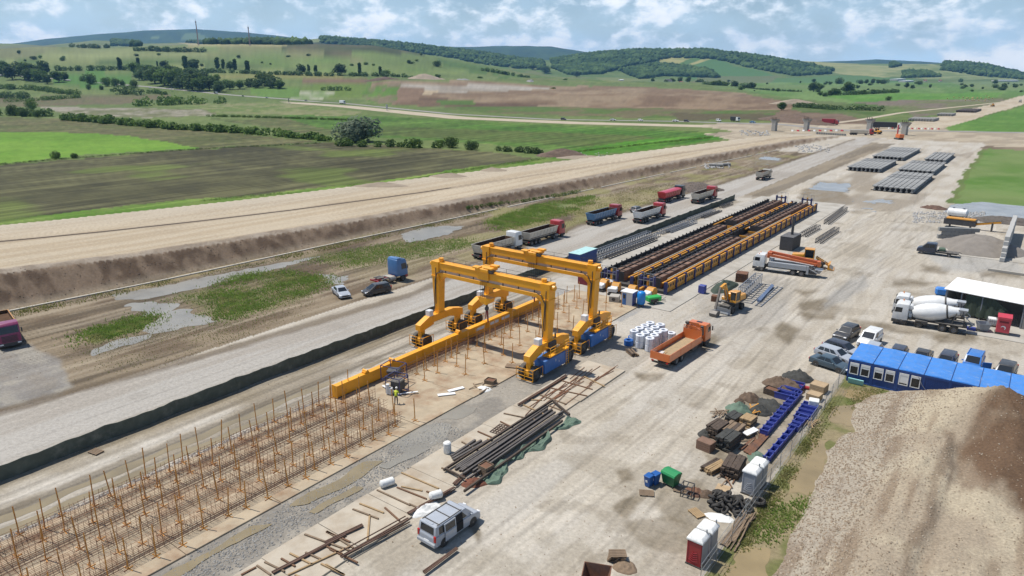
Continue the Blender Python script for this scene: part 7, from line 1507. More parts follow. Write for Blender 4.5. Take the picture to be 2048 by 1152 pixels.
# ================================================================ storage slab: pipes, battens, sheets
def slabgoods():
    pipe = mat('grey_brown_pipe', (.085, .075, .07), .6, .2, var=.25, dust=.15); g = random.Random(17)
    p0, p1 = at(1030, 930), at(1165, 822)
    for k in range(12):
        x = -36.2 + .2 * k; y0 = 40.2 + g.uniform(-.6, .6) - .03 * k; L = 13.5 + g.uniform(-1, 1.5)
        solid('steel_profile', 'dark steel profile in the long bundle beside the crumpled green sheet', 'steel profile', pipe, lambda b: b.b2(-.085, .085, 0, L, 0, .2, .01), (x, y0, .14 + .2 * (k % 2) * (k > 3)), R(g.uniform(-1, 1)), 'bundle of dark steel profiles on the storage slab')
    solid('timber_beams', 'dark timber beams around the bundle of steel profiles', 'timber', timberd, lambda b: (b.bar((-1.6, -1.2, .25), (-1.6, 15.6, .25), .16, .22), b.bar((1.6, 14, .25), (-1.6, 15.7, .25), .16, .22), b.bar((1.9, -2.6, .25), (1.7, 12.5, .25), .16, .22), b.bar((-1.6, -1.0, .3), (.8, -1.2, .3), .14, .14)), (-35.0, 40.3, .14))
    solid('profile_offcut', 'short dark profiles splayed left of the steel bundle', 'steel profile', pipe, lambda b: [b.bar((-.3 * k, .2 * k, .1), (.3 - .5 * k, 4.5 - .3 * k, .12), .2, .16) for k in range(3)], (-37.2, 41.0, .14))
    # crumpled green sheet
    vs = []; nx, ny = 14, 70
    for j in range(ny + 1):
        for i in range(nx + 1):
            y = 40.0 + j * 14.5 / ny; w = 1.0 + .55 * math.sin(j * .21) + .25 * math.sin(j * .57); x = -33.6 + (i / nx) * w + .25 * math.sin(j * .33); n = fbm(np.array([x * 1.6]), np.array([y * 1.3]), 4)[0]; e = min(1, i / 2, (nx - i) / 2, j / 2, (ny - j) / 2); vs.append((x, y, .03 + max(0, (n - .28)) * .9 * e))
    me = bpy.data.meshes.new('green_sheet'); me.from_pydata(vs, [], [(j * (nx + 1) + i, j * (nx + 1) + i + 1, (j + 1) * (nx + 1) + i + 1, (j + 1) * (nx + 1) + i) for j in range(ny) for i in range(nx)]); me.materials.append(tarp); o = link('green_sheet', me); tag(o, 'crumpled sage green sheet lying along the steel profile bundle', 'tarpaulin')
    segs = [(1030, 218, 1245, 262), (880, 322, 972, 362), (935, 365, 1000, 395), (788, 382, 965, 478), (1010, 265, 1125, 322), (1140, 168, 1282, 232), (1240, 112, 1390, 165), (1300, 72, 1510, 118), (440, 560, 655, 652), (672, 532, 778, 582), (415, 645, 585, 712), (440, 640, 560, 665), (300, 660, 490, 748), (585, 668, 640, 690), (200, 738, 338, 792), (160, 770, 308, 826), (345, 762, 430, 838), (258, 802, 245, 948), (10, 898, 165, 995), (0, 980, 100, 1030), (5, 1090, 110, 1150), (1285, 172, 1360, 200), (1365, 30, 1540, 80), (1185, 140, 1250, 142), (485, 740, 540, 765), (935, 455, 965, 425), (1490, 5, 1610, 62)]
    segs += [(a * 1.0 - 1872, b_, c - 1872, d) for a, b_, c, d in ((1755, 915, 2016, 1010), (1880, 900, 2016, 960), (1660, 1150, 2016, 985), (1480, 1095, 1560, 1150), (1620, 1055, 1700, 1100), (1670, 1025, 1800, 1090), (1525, 1075, 1640, 1130), (1390, 1150, 1475, 1105), (1850, 1085, 1985, 1150), (1760, 1020, 1850, 1060), (1900, 1000, 2060, 1080), (1700, 1150, 1830, 1205))]
    for i, (a, b_, c, d) in enumerate(segs):
        p, q = at(650 + a / 2.88, 752 + b_ / 2.88, .14), at(650 + c / 2.88, 752 + d / 2.88, .14); solid('timber_batten', 'loose timber batten lying across the pale storage slab', 'timber', (timber2, mat('rust_board', alb(134, 100, 74), .9), timber)[i % 3], lambda b: b.bar((p[0], p[1], .20), (q[0], q[1], .20), .13, .1), (0, 0, 0), 0, 'loose battens on the storage slab')
    for i, (a, b_, c, d, w, h) in enumerate([(95, 1050, 478, 840, .55, .35), (0, 968, 218, 868, .2, .15), (570, 1140, 760, 1000, .2, .12), (1115, 175, 1390, 5, .28, .2), (480, 800, 745, 650, .3, .15), (745, 632, 888, 492, .3, .12), (-302, 1140, 118, 920, .25, .1)]):
        p, q = at(650 + a / 2.88, 752 + b_ / 2.88, .14), at(650 + c / 2.88, 752 + d / 2.88, .14); d_ = Vector((q[0] - p[0], q[1] - p[1], 0)); nn = Vector((d_.y, -d_.x, 0)).normalized()
        solid('rebar_bundle', ('rust brown bar bundle lying lengthwise on the storage slab, %s from the camera' % ('nearest', 'second', 'third', 'farthest', 'fifth', 'fourth', 'sixth')[i]), 'steel bars', mat('brown_bars', alb(110, 82, 66), .8, var=.3, scale=3), lambda b: [b.bar(Vector((p[0], p[1], .2 + h * g.random())) + nn * w * (k / 5 - .5), Vector((q[0], q[1], .2 + h * g.random())) + nn * w * (k / 5 - .5), .07) for k in range(6)], (0, 0, 0), 0, 'rust brown bar bundles on the storage slab')
    for i in range(26):
        y = g.uniform(54, 66); x = g.uniform(-38.8, -35.2); L = g.uniform(3, 9); t = g.gauss(0, .07)
        solid('loose_rebar', 'loose rusty bar strewn over the far end of the storage slab', 'steel bar', rebar, lambda b: b.bar((0, 0, .03), (math.sin(t) * L, math.cos(t) * L * .8, .05), .05), (x, y - L * .3, .15 + .01 * (i % 4)), 0, 'rusty bars strewn at the far end of the storage slab')
    for p, l, rz, lb in (((895, 908), .8, .1, 'white wrapped roll standing up beside the gutter'), ((775, 975), 1.25, R(70), 'white wrapped roll lying at the slab edge'), ((872, 1000), 1.1, R(65), 'white wrapped roll lying behind the silver van'), ):
        up = 'standing' in lb; solid('wrapped_roll', lb, 'roll', whitep, (lambda b: b.lathe((0, 0, 0), (0, 0, 1), [(0, .3), (.1, .36), (1.0, .36), (1.1, .25)], 14)) if up else (lambda b: b.lathe((-l / 2, 0, .34), (1, 0, 0), [(0, .2), (.1, .34), (l - .1, .34), (l, .2)], 14)), (*at(*p), .14), rz, None, 40)
    netpile('crumpled white plastic sacks behind the silver van', at(850, 1020), .8, 1.5, .5, whitep, 19, -.2)
    o = thing('mesh_panel', 'small rusty mesh panel lying on the storage slab', 'rebar mesh', (*at(1000, 862), .18), .1)
    part(o, 'bars', rebar2, lambda b: ([b.bar((x, -.9, 0), (x, .9, 0), .05) for x in np.linspace(-.6, .6, 5)], [b.bar((-.6, y, .03), (.6, y, .03), .05) for y in np.linspace(-.9, .9, 6)]))
slabgoods()
# ---- debris by the near gantry and the welding cart
crate('small crate of rusty parts by the near gantry wheels', at(981, 768), 1.1, .9, .6, timber2, R(10), rust); scatter_sticks('broken boards around the crate near the gantry', at(962, 776), 8, 1.3, timber2, 31, .9, .14, None); netpile('white plastic scraps beside the crate near the gantry', at(968, 778), 1.0, .8, .3, whitep, 33)
for i, (p, rz, lb) in enumerate([((893, 792), .9, 'white sheet lying left of the scrap crate'), ((912, 782), 1.2, 'second white sheet lying beside the scrap crate'), ((1025, 735), .4, 'brown board lying behind the near gantry')]): solid('flat_sheet', lb, 'sheet', winw if i < 2 else timber2, lambda b: b.box((0, 0, .1), (1.9 if i < 2 else 1.6, .5 if i < 2 else 1.1, .06)), (*at(*p), .12), rz)
def weldcart():
    root = thing('welding_frame', 'navy tube frame with a black welding set at the end of the rebar cages', 'machine frame', (-51.6, 48.6, .13), R(10))
    def cage_(b, x0, x1, y0, y1, z0, z1): [b.bar((x, y, z0), (x, y, z1), .07) for x in (x0, x1) for y in (y0, y1)]; [(b.bar((x0, y, z), (x1, y, z), .07)) for y in (y0, y1) for z in (z0 + .1, z1)]; [(b.bar((x, y0, z), (x, y1, z), .07)) for x in (x0, x1) for z in (z0 + .1, z1)]
    part(root, 'lower_frame', bedblue, lambda b: cage_(b, -.9, .9, -1.3, .3, 0, 1.9)); part(root, 'upper_frame', bedblue, lambda b: cage_(b, -2.8, -.6, .4, 2.2, 0.4, 2.2)); part(root, 'welding_set', chas, lambda b: b.box((.1, -.5, .9), (1.2, 1.1, 1.1), 0, .08)); part(root, 'cylinder_bank', wgrey, lambda b: (b.cyl((-.5, -1.5, .1), (-.5, -1.5, 1.2), .2, n=10), b.cyl((-.2, -1.4, .1), (-.2, -1.4, .8), .25, n=10))); part(root, 'covered_part', dsteel, lambda b: b.box((-1.6, 1.2, 1.5), (1.5, 1.1, .5), .3, .15)); part(root, 'white_rail', winw, lambda b: (b.bar((-2.2, -.2, .15), (-.4, -.8, .15), .25, .06), b.bar((.6, -1.2, .15), (2.2, .2, .2), .2, .05)))
weldcart()
# ================================================================ vegetation
def thin(m, colsock=None):
    """leaves and blades let light through"""
    nt = m.node_tree; N = nt.nodes; L = nt.links; p = N['Principled BSDF']; t = N.new('ShaderNodeBsdfTranslucent'); x = N.new('ShaderNodeMixShader'); x.inputs[0].default_value = .42
    L.new(colsock or p.inputs['Base Color'].links[0].from_socket, t.inputs[0]); L.new(p.outputs[0], x.inputs[1]); L.new(t.outputs[0], x.inputs[2]); L.new(x.outputs[0], N['Material Output'].inputs[0])
def leafmat(name, c, c2):
    m = mat(name, c, .75, var=.35, scale=.35, second=c2, sscale=.25, sth=(.4, .65), spec=.25); nt = m.node_tree; N = nt.nodes; L = nt.links; p = N['Principled BSDF']; l = p.inputs['Base Color'].links[0].from_socket
    oi = N.new('ShaderNodeObjectInfo'); hs = N.new('ShaderNodeHueSaturation'); mr = N.new('ShaderNodeMapRange'); mr.inputs['To Min'].default_value = .75; mr.inputs['To Max'].default_value = 1.3; L.new(oi.outputs['Random'], mr.inputs['Value']); L.new(mr.outputs[0], hs.inputs['Value']); L.new(l, hs.inputs['Color']); L.new(hs.outputs[0], p.inputs['Base Color']); thin(m, hs.outputs[0]); return m
leaf = leafmat('foliage', alb(98, 126, 58), alb(132, 160, 82)); leafd = leafmat('dark_foliage', alb(92, 118, 66), alb(122, 148, 84)); leafp = leafmat('willow_foliage', alb(160, 176, 146), alb(130, 150, 112)); bark = mat('bark', (.10, .08, .06), .9)
def leafcloud(lobes, n, size, seed):
    """lobes: (cx,cy,cz,rx,ry,rz); leaf-sized quads spread through the outer shell of each lobe"""
    g = np.random.RandomState(seed); w = np.array([l[3] * l[4] + l[5] * (l[3] + l[4]) for l in lobes]); w = w / w.sum(); k = g.choice(len(lobes), n, p=w); Lb = np.array(lobes)[k]
    d = g.normal(size=(n, 3)); d /= np.linalg.norm(d, axis=1)[:, None]; r = g.uniform(.62, 1.06, n)[:, None]; c = Lb[:, :3] + d * r * Lb[:, 3:]; c[:, 2] = np.maximum(c[:, 2], .05)
    nn = d + g.normal(size=(n, 3)) * .55; nn /= np.linalg.norm(nn, axis=1)[:, None]; a = np.cross(nn, [0, 0, 1.0]) + 1e-4; a /= np.linalg.norm(a, axis=1)[:, None]; b = np.cross(nn, a); s = (size * g.uniform(.6, 1.4, n))[:, None]
    V = np.stack([c - a * s, c - b * s * .7, c + a * s, c + b * s * .8], 1).reshape(-1, 3); F = np.arange(4 * n).reshape(-1, 4); return V, F
def npmesh(name, V, F, m):
    me = bpy.data.meshes.new(name); me.vertices.add(len(V)); me.vertices.foreach_set('co', V.ravel()); k = F.shape[1]; me.loops.add(F.size); me.loops.foreach_set('vertex_index', F.ravel().astype(np.int32)); me.polygons.add(len(F)); me.polygons.foreach_set('loop_start', np.arange(0, F.size, k, dtype=np.int32)); me.polygons.foreach_set('loop_total', np.full(len(F), k, np.int32)); me.update(); me.validate(); me.materials.append(m); return me
TREES = {}
def proto(kind):
    if kind in TREES: return TREES[kind]
    g = random.Random(hash(kind) % 97 if False else sum(map(ord, kind))); m = {'r': leaf, 'd': leafd, 'p': leaf, 'w': leafp, 'b': leaf, 'k': leafd}[kind[0]]
    if kind[0] == 'p': lob = [(g.uniform(-.03, .03), g.uniform(-.03, .03), z, .13 * (1 - abs(z - .5) * .8), .13, .15) for z in np.linspace(.18, .9, 6)]
    elif kind[0] in 'bkw': lob = [(g.uniform(-.4, .4), g.uniform(-.4, .4), g.uniform(.3, .55), .35, .35, .4) for _ in range(7)] + [(0, 0, .5, .45, .45, .48)]
    else: lob = [(g.uniform(-.26, .26), g.uniform(-.26, .26), g.uniform(.24, .8), g.uniform(.17, .28), g.uniform(.17, .28), g.uniform(.15, .24)) for _ in range(11)] + [(0, 0, .5, .3, .3, .42)]
    V, F = leafcloud(lob, 2600 if kind[0] == 'w' else 1200, .05, len(kind) + ord(kind[-1])); b = MB(); b.cyl((0, 0, -.02), (.01, 0, .45), .03, .018, 7)
    for k in range(4): t = k * 1.6; b.cyl((0, 0, .25 + .05 * k), (.18 * math.cos(t), .18 * math.sin(t), .55), .012, .005, 5)
    TREES[kind] = (npmesh('crown', V, F, m), b.mesh('trunk', bark)); return TREES[kind]
def tree(px, py, hpx, kind, label, group, wide=1.0, name='tree', cat='tree'):
    X, Y, Z = hit(px, py); d = math.sqrt(X * X + Y * Y); h = hpx * d / FPX * 1.05; c, t = proto(kind); root = thing(name, label, cat, (X, Y, Z), rnd.uniform(0, 6.28), group); root.scale = (h * wide, h * wide, h); link('crown', c, root); link('trunk', t, root)
TG = 'trees and bushes of the plain'
def grp(lst, kinds, label, group, wide=1.0, name='tree', cat='tree'):
    for i, (a, b, h) in enumerate(lst): tree(a, b, h, kinds[i % len(kinds)], label, group, wide * rnd.uniform(.9, 1.2), name, cat)
grp([(10, 142, 16), (25, 160, 22), (50, 160, 27), (70, 159, 25), (90, 152, 24), (58, 162, 20), (80, 164, 20), (95, 168, 16), (118, 165, 18), (130, 162, 14), (38, 150, 20), (4, 152, 18)], ('r1', 'd1', 'r2'), 'broad tree in the cluster at the left edge of the plain', 'tree cluster at the left edge', 1.1)
grp([(275, 152, 22), (290, 160, 26), (310, 167, 28), (330, 172, 30), (345, 175, 30), (365, 178, 28), (385, 181, 30), (400, 183, 26), (420, 182, 24), (440, 184, 20), (345, 154, 20), (370, 158, 18), (390, 160, 18), (410, 164, 18), (460, 180, 18), (480, 178, 16), (318, 156, 18), (300, 150, 16), (355, 168, 26), (430, 172, 20), (375, 170, 22)], ('r2', 'd2', 'r3', 'r1'), 'tree in the dense copse left of the white lorry road', 'dense copse beside the main road', 1.25)
grp([(500, 174, 16), (530, 172, 24), (545, 176, 20), (560, 178, 16), (515, 176, 16)], ('d2', 'r1'), 'tree in the small clump right of the dense copse', 'small clump right of the copse', 1.3)
grp([(241, 140, 18), (277, 133, 13), (330, 136, 12), (315, 133, 8), (372, 138, 20), (388, 142, 20), (435, 138, 18), (447, 138, 15), (461, 140, 15), (471, 140, 17), (496, 146, 19), (602, 148, 17), (618, 149, 16), (632, 150, 16), (679, 150, 20), (720, 149, 19), (761, 150, 14)], ('p1', 'p2', 'd1'), 'slender poplar in the row at the foot of the left hills', 'poplar row below the left hills', 1.3)
grp([(180, 169, 18), (165, 163, 9), (215, 173, 15), (232, 174, 15), (245, 173, 12), (270, 176, 14), (178, 180, 9), (203, 180, 8), (65, 220, 16), (25, 232, 18), (45, 234, 15), (75, 235, 12)], ('b1', 'k1', 'b2'), 'rounded bush standing alone on the left plain', 'single bushes on the left plain', .8, 'bush', 'bush')
grp([(112, 317, 13), (148, 317, 9)], ('k1', 'k2'), 'dark round bush at the lower rim of the bright green field', 'two dark bushes by the bright green field', 1.0, 'bush', 'bush')
tree(722, 284, 48, 'w1', 'large round grey-green willow in the hedge of the left fields', TG, 1.25); grp([(902, 296, 22), (942, 300, 19), (885, 294, 14)], ('b1', 'k2', 'b2'), 'green bush right of the big willow', 'bushes right of the willow', .95, 'bush', 'bush')
grp([(876, 158, 9), (874, 134, 12), (818, 128, 7), (1065, 140, 11), (1091, 147, 14), (1153, 154, 11), (1106, 186, 11), (771, 152, 11), (1010, 150, 7), (1130, 165, 8), (960, 160, 7)], ('r1', 'b1', 'd1'), 'single tree on the slope behind the earthworks', 'single trees behind the earthworks', 1.2)
grp([(1468, 176, 13), (1481, 183, 9), (1490, 178, 12), (1504, 178, 12), (1627, 184, 17), (1638, 182, 13), (1678, 168, 12), (1695, 187, 20), (1660, 193, 11), (1671, 191, 13), (1777, 201, 8), (1813, 176, 9), (2008, 178, 9), (1563, 221, 15), (1414, 175, 12), (1425, 176, 13), (1438, 176, 14), (1450, 176, 12), (1400, 168, 10), (1376, 166, 12), (1360, 165, 10), (1345, 166, 9), (1720, 168, 8), (1732, 168, 8), (1745, 168, 9), (1757, 168, 8), (1768, 168, 9), (1725, 190, 9), (1745, 188, 8), (1930, 176, 6), (1990, 176, 7), (2030, 176, 7), (1860, 176, 6), (1640, 192, 8), (1650, 193, 8)], ('d1', 'r1', 'k1', 'r3'), 'tree on the wide plain below the right-hand hills', 'trees on the right-hand plain', 1.15)
grp([(rnd.uniform(1290, 2044), rnd.uniform(163, 186), rnd.uniform(3, 7)) for _ in range(46)], ('d1', 'b1', 'r1', 'k1'), 'small distant tree scattered over the right-hand plain', 'small trees of the right-hand plain', 1.2); grp([(rnd.uniform(20, 900), rnd.uniform(104, 134), rnd.uniform(3, 6)) for _ in range(22)], ('b1', 'd1', 'k1'), 'small bush on the field boundaries of the left slope', 'small bushes on the left slope', 1.3, 'bush', 'bush')
def hedge(label, pts, hpx, wide=1.0, m=None, dens=1.0):
    P = [Vector(hit(*p)) for p in pts]; lob = []; g = random.Random(int(pts[0][0]) + 1); n = 0
    for a, b in zip(P[:-1], P[1:]):
        d = (a.length + b.length) / 2; h = hpx * d / FPX; k = max(2, int((b - a).length / (h * .7)))
        for i in range(k):
            q = a.lerp(b, (i + g.random()) / k); s = h * g.uniform(.45, .75) if g.random() > .08 else h * .25; lob.append((q.x + g.uniform(-.4, .4) * h * wide, q.y + g.uniform(-.4, .4) * h * wide, gz1(q.x, q.y) + s * .55, s * .8 * wide, s * .8 * wide, s * .75))
    h0 = hpx * P[0].length / FPX; V, F = leafcloud(lob, int(min(9000, len(lob) * 110 * dens)), h0 * .11, len(lob)); o = link('hedge', npmesh('hedge', V, F, m or leaf)); tag(o, label, 'hedge')
hedge('low scrub line above the green field', [(416, 233), (560, 237), (700, 241)], 5, 1.6, leaf); hedge('dark weedy rim below the bright green field', [(0, 330), (150, 317), (300, 306), (400, 299), (640, 287)], 3.5, 1.6, leafd); hedge('scrubby margin left of the main road', [(20, 205), (100, 200), (160, 196)], 8, 1.6, leaf); hedge('weedy strip on the field left of the interchange', [(1150, 305), (1300, 288), (1420, 276)], 4, 2, leaf); hedge('long hedge of shrubs between the two left fields', [(130, 240), (250, 250), (360, 260), (480, 266), (600, 277), (662, 283)], 15, 1.2); hedge('dense green hedge running right from the big willow', [(672, 292), (760, 294), (850, 296), (880, 296)], 19, 1.2, leaf); hedge('low hedge close to the brown spoil heap', [(990, 302), (1040, 305), (1092, 310)], 14, 1.1, leafd)
hedge('thick bushes along the grey rubble strip', [(272, 213), (340, 210), (400, 208), (440, 208)], 20, 1.4); hedge('scrub line at the left edge above the olive field', [(-40, 230), (40, 232), (95, 234)], 15, 1.2, leafd); hedge('scrub band on the rough meadow at far left', [(-20, 196), (30, 197), (60, 198)], 13, 1.5, leafd); hedge('second scrub band on the rough meadow', [(0, 178), (70, 180), (150, 190)], 9, 1.4); hedge('shrubs beside the main road at far left', [(236, 188), (262, 189), (288, 190)], 16, 1.3, leafd); hedge('shrub line below the main road copse', [(300, 187), (330, 190)], 9, 1.2)
hedge('dark tree line along the foot of the left hills', [(110, 141), (240, 140), (300, 142), (440, 146), (640, 152), (830, 158)], 9, 1.0, leafd, 1.2); hedge('hedge running down the slope behind the quarry', [(960, 141), (1000, 148), (1060, 158)], 8, 1.0, leafd); hedge('shrub belt on the right-hand plain', [(1655, 191), (1700, 190), (1800, 185)], 8, 1.1, leafd); hedge('rough scrub behind the bridge piers', [(1590, 214), (1660, 219), (1760, 222)], 10, 1.6, leafd); hedge('bushes at the corner of the quarry', [(645, 181), (690, 182)], 10, 1.3); hedge('tree strip among the left slope fields', [(270, 102), (330, 103), (410, 105)], 9, 1.2, leafd); hedge('copse row on the crest of the left hill', [(145, 95), (220, 96)], 8, 1.2, leafd); hedge('sparse hedge crossing the plain towards the village', [(1340, 176), (1480, 178), (1600, 184)], 4, 1, leafd); hedge('weedy green bank beside the unfinished motorway', [(400, 404), (560, 388), (700, 374), (900, 346), (1090, 318)], 5, 2.0, leaf, 1.3); hedge('weeds at the foot of the motorway embankment', [(930, 422), (1010, 408), (1090, 398), (1160, 385)], 8, .9, leaf, .6)
# wooded ridges: one mass each
ICO = None
def wood(label, poly, n, Dr, r0=11, m=None, seed=1):
    g = np.random.RandomState(seed); px = [p[0] for p in poly]; k0, k1 = (min(px) - 1024 - 20) / FPX / CP, (max(px) - 1024 + 20) / FPX / CP; N = n * 40; y = g.uniform(Dr[0], Dr[1], N); x = g.uniform(k0, k1, N) * y; X, Y = x * CA - y * SA, x * SA + y * CA; Z = ground_z(X, Y); qx, qy = _proj(X, Y, Z); k = np.nonzero(inpoly(qx, qy, poly))[0][:n]
    bm = bmesh.new(); bmesh.ops.create_icosphere(bm, subdivisions=1, radius=1.0); iv = np.array([v.co[:] for v in bm.verts]); fi = np.array([[v.index for v in f.verts] for f in bm.faces]); bm.free(); M_ = len(k); s = g.uniform(.6, 1.35, (M_, 1, 1)) * r0
    V = iv[None] * g.uniform(.75, 1.25, (M_, len(iv), 1)) * s * np.array([1, 1, .95]) + np.stack([X[k], Y[k], Z[k] + 3.5], 1)[:, None, :]; F = fi[None] + (np.arange(M_) * len(iv))[:, None, None]; o = link('woodland', npmesh('woodland', V.reshape(-1, 3), F.reshape(-1, 3), m or MATS['wood_canopy'])); o['kind'] = 'stuff'; o['label'] = label
mat('wood_canopy', alb(64, 88, 48), .9, var=.45, scale=.05, second=alb(98, 122, 68), sscale=.012, sth=(.45, .62), bump=.6, bscale=.5, spec=.1)
for i, (lb, p, n, D) in enumerate([('wooded ridge at the centre of the horizon', [(640, 76), (720, 74), (850, 92), (960, 104), (1088, 124), (1090, 140), (1040, 138), (960, 128), (880, 112), (760, 100), (640, 86)], 3600, (2600, 4600)), ('dark forest over the right-hand hill', [(1100, 118), (1200, 106), (1260, 100), (1350, 99), (1430, 103), (1530, 116), (1600, 126), (1665, 140), (1660, 148), (1590, 152), (1500, 136), (1430, 118), (1340, 116), (1290, 128), (1200, 140), (1110, 136)], 5600, (2700, 4700)), ('wood in the fold of the central hills', [(1105, 136), (1200, 130), (1260, 132), (1200, 148), (1140, 150)], 900, (2300, 3600)), ('wood strip above the village', [(1240, 142), (1320, 128), (1420, 142), (1440, 156), (1330, 152), (1280, 158)], 1200, (2300, 3800)), ('hilltop wood at far left', [(225, 78), (262, 78), (330, 86), (330, 94), (225, 92)], 600, (2000, 4500)), ('wood along the crest of the left hills', [(330, 82), (450, 77), (590, 82), (640, 86), (590, 90), (400, 88)], 1100, (2000, 4600)), ('wood at the left edge of the horizon', [(-60, 84), (20, 84), (72, 92), (-60, 98)], 500, (2000, 4600)), ('blue-green wooded ridge at far right', [(1830, 126), (1900, 126), (1960, 128), (2060, 152), (2060, 160), (1960, 152), (1880, 140)], 1500, (2900, 4700)), ('small wood on the right-hand slope', [(1735, 126), (1780, 124), (1800, 132), (1770, 138)], 400, (2900, 4700)), ('copse line on the right-hand slope', [(1760, 146), (1850, 144), (1880, 154), (1800, 156)], 350, (2600, 4300))]): wood(lb, p, n, D, 12, None, i + 1)
# grass and weeds on the muddy strip and in the ditch
def grass(label, poly, n, h, m, jit=1.0):
    g = np.random.RandomState(n); P = [at(*p) for p in poly]; x0, x1, y0, y1 = min(p[0] for p in P), max(p[0] for p in P), min(p[1] for p in P), max(p[1] for p in P); X = g.uniform(x0, x1, n * 8); Y = g.uniform(y0, y1, n * 8); ns = fbm(X / 2.5, Y / 2.5, 3); k = np.nonzero(inpoly(X, Y, P) & (g.rand(n * 8) < sstep(.36, .62, ns)))[0][:n]; N = len(k); X, Y = X[k] + g.normal(0, 1.0, N) * jit, Y[k] + g.normal(0, 1.6, N) * jit; V = []; 
    for j in range(3):
        t = g.uniform(0, 6.28, N); l = h * .62 * g.uniform(.5, 1.3, N) * (.6 + ns[k]); w = .03 + h * .09; c, s = np.cos(t), np.sin(t); b0 = np.stack([X - c * w, Y - s * w, 0 * X], 1); b1 = np.stack([X + c * w, Y + s * w, 0 * X], 1); tp_ = np.stack([X + s * l * .5 + g.normal(0, .05, N), Y - c * l * .5, l], 1); V.append(np.stack([b0, b1, tp_], 1))
    V = np.concatenate(V).reshape(-1, 3); o = link('grass', npmesh('grass', V, np.arange(len(V)).reshape(-1, 3), m)); o['kind'] = 'stuff'; o['label'] = label
gm = mat('fresh_grass', alb(154, 182, 88), .7, var=.3, scale=.5, second=alb(190, 192, 122), sscale=.3, spec=.2); gm2 = mat('dull_weeds', alb(162, 164, 98), .8, var=.3, scale=.5, second=alb(188, 180, 124), sscale=.4, spec=.2); thin(gm); thin(gm2)
for lb, p, n, h, m_ in [('fresh green grass patch between the puddles', [(320, 596), (400, 590), (470, 552), (560, 542), (640, 556), (655, 575), (560, 606), (500, 640), (440, 640), (390, 606)], 9000, .34, gm), ('bright grass tongue left of the puddles', [(172, 664), (240, 640), (306, 628), (312, 642), (250, 664), (190, 684)], 3000, .34, gm), ('thin weeds on the mud left of the haul road', [(150, 700), (300, 660), (420, 660), (640, 590), (560, 650), (380, 710), (200, 745)], 1600, .16, gm2), ('grass behind the parked cars', [(610, 520), (760, 488), (940, 478), (960, 490), (820, 520), (700, 535)], 5500, .3, gm), ('green bank beside the queue of lorries', [(970, 448), (1080, 408), (1180, 392), (1190, 402), (1110, 436), (1000, 460)], 12000, .42, gm), ('dry yellowish grass between embankment and lorries', [(1120, 415), (1280, 372), (1420, 365), (1330, 400), (1180, 440), (1060, 470)], 5000, .22, gm2), ('weeds along the kerb under the embankment', [(0, 628), (310, 566), (700, 482), (1000, 418), (1000, 424), (700, 490), (310, 574), (0, 640)], 2500, .35, gm2), ('rough grass along the fence side of the ditch', [(1440, 1152), (1490, 1062), (1540, 985), (1590, 912), (1650, 820), (1672, 778), (1690, 778), (1662, 838), (1612, 912), (1562, 990), (1512, 1068), (1470, 1152)], 1700, .2, gm2), ('sparse weeds by the pond below the office containers', [(1690, 772), (1740, 776), (1860, 804), (1800, 818), (1740, 842), (1700, 806)], 1300, .14, gm2), ('fresh grass between the ditch ponds', [(1540, 1012), (1610, 996), (1634, 990), (1590, 1050), (1545, 1092), (1500, 1082)], 900, .22, gm)]: grass(lb, p, n, h, m_, .25 if 'ditch' in lb else .5 if 'pond' in lb or 'kerb' in lb else 1.0)
# ================================================================ interchange, traffic, village
conc2 = mat('bridge_concrete', alb(178, 174, 166), .85, var=.12, scale=.3)
for i, (a, b, lb) in enumerate([(1548, 262, 'leftmost concrete bridge pier with formwork on its head'), (1612, 261, 'second bridge pier from the left'), (1738, 262, 'third bridge pier beside the black lorry'), (1808, 270, 'rightmost concrete bridge pier with a flared head')]):
    root = thing('bridge_pier', lb, 'bridge pier', (*at(a, b), 0), R(-30), 'unfinished bridge piers at the crossing'); part(root, 'column', conc2, lambda q: q.b2(-1.7, 1.7, -.9, .9, 0, 5.0, .2)); part(root, 'head', conc2, lambda q: q.loft([[(-1.7, -.9, 5.0), (1.7, -.9, 5.0), (1.7, .9, 5.0), (-1.7, .9, 5.0)], [(-3.2, -1.2, 7.0), (3.2, -1.2, 7.0), (3.2, 1.2, 7.0), (-3.2, 1.2, 7.0)]])); part(root, 'formwork', timberd, lambda q: (q.b2(-1.6, 2.4, -1.4, 1.4, 7.0, 7.2), [q.b2(x, x + .2, -1.4, -1.2, 7.2, 8.4) for x in (-1.5, 0, 1.2, 2.2)]))
def boxlorry(label, p, q, cabp, boxp, L=15.5, semi=True, H=3.9, group='vehicles passing on the main road'):
    a, b = Vector(hit(*p)), Vector(hit(*q)); d = (b - a).to_2d(); root = thing('box_lorry', label, 'lorry', (a.x, a.y, a.z + .12), math.atan2(-d.x, d.y), group); f = L / 2; part(root, 'cab', cabp, lambda s: s.prism([(f - 2.1, .7), (f - 2.1, 3.3), (f - .5, 3.3), (f, 2.0), (f, .7)], -1.2, 1.2), bevel=.05); part(root, 'windscreen', glass, lambda s: s._add([(-1.05, f + .01, 2.05), (1.05, f + .01, 2.05), (1.05, f - .4, 3.1), (-1.05, f - .4, 3.1)], [(0, 1, 2, 3)])); part(root, 'cargo_box', boxp, lambda s: s.b2(-1.25, 1.25, -f, f - 2.5, 1.1, H, .04)); part(root, 'chassis', chas, lambda s: s.b2(-1.0, 1.0, -f + .3, f - .4, .6, 1.1))
    for y in ((-f + 1.2, -f + 2.5, -f + 3.8) if semi else (-f + 1.5,)) + ((f - 3.6,) if semi else ()) + (f - 1.1,): axle(root, y, .5, dual=False)
W_, K_ = P_['white'], P_['black']; darkt = mat('dark_tarp_side', (.03, .03, .032), .6); redt = mat('red_tarp_side', (.28, .02, .03), .6)
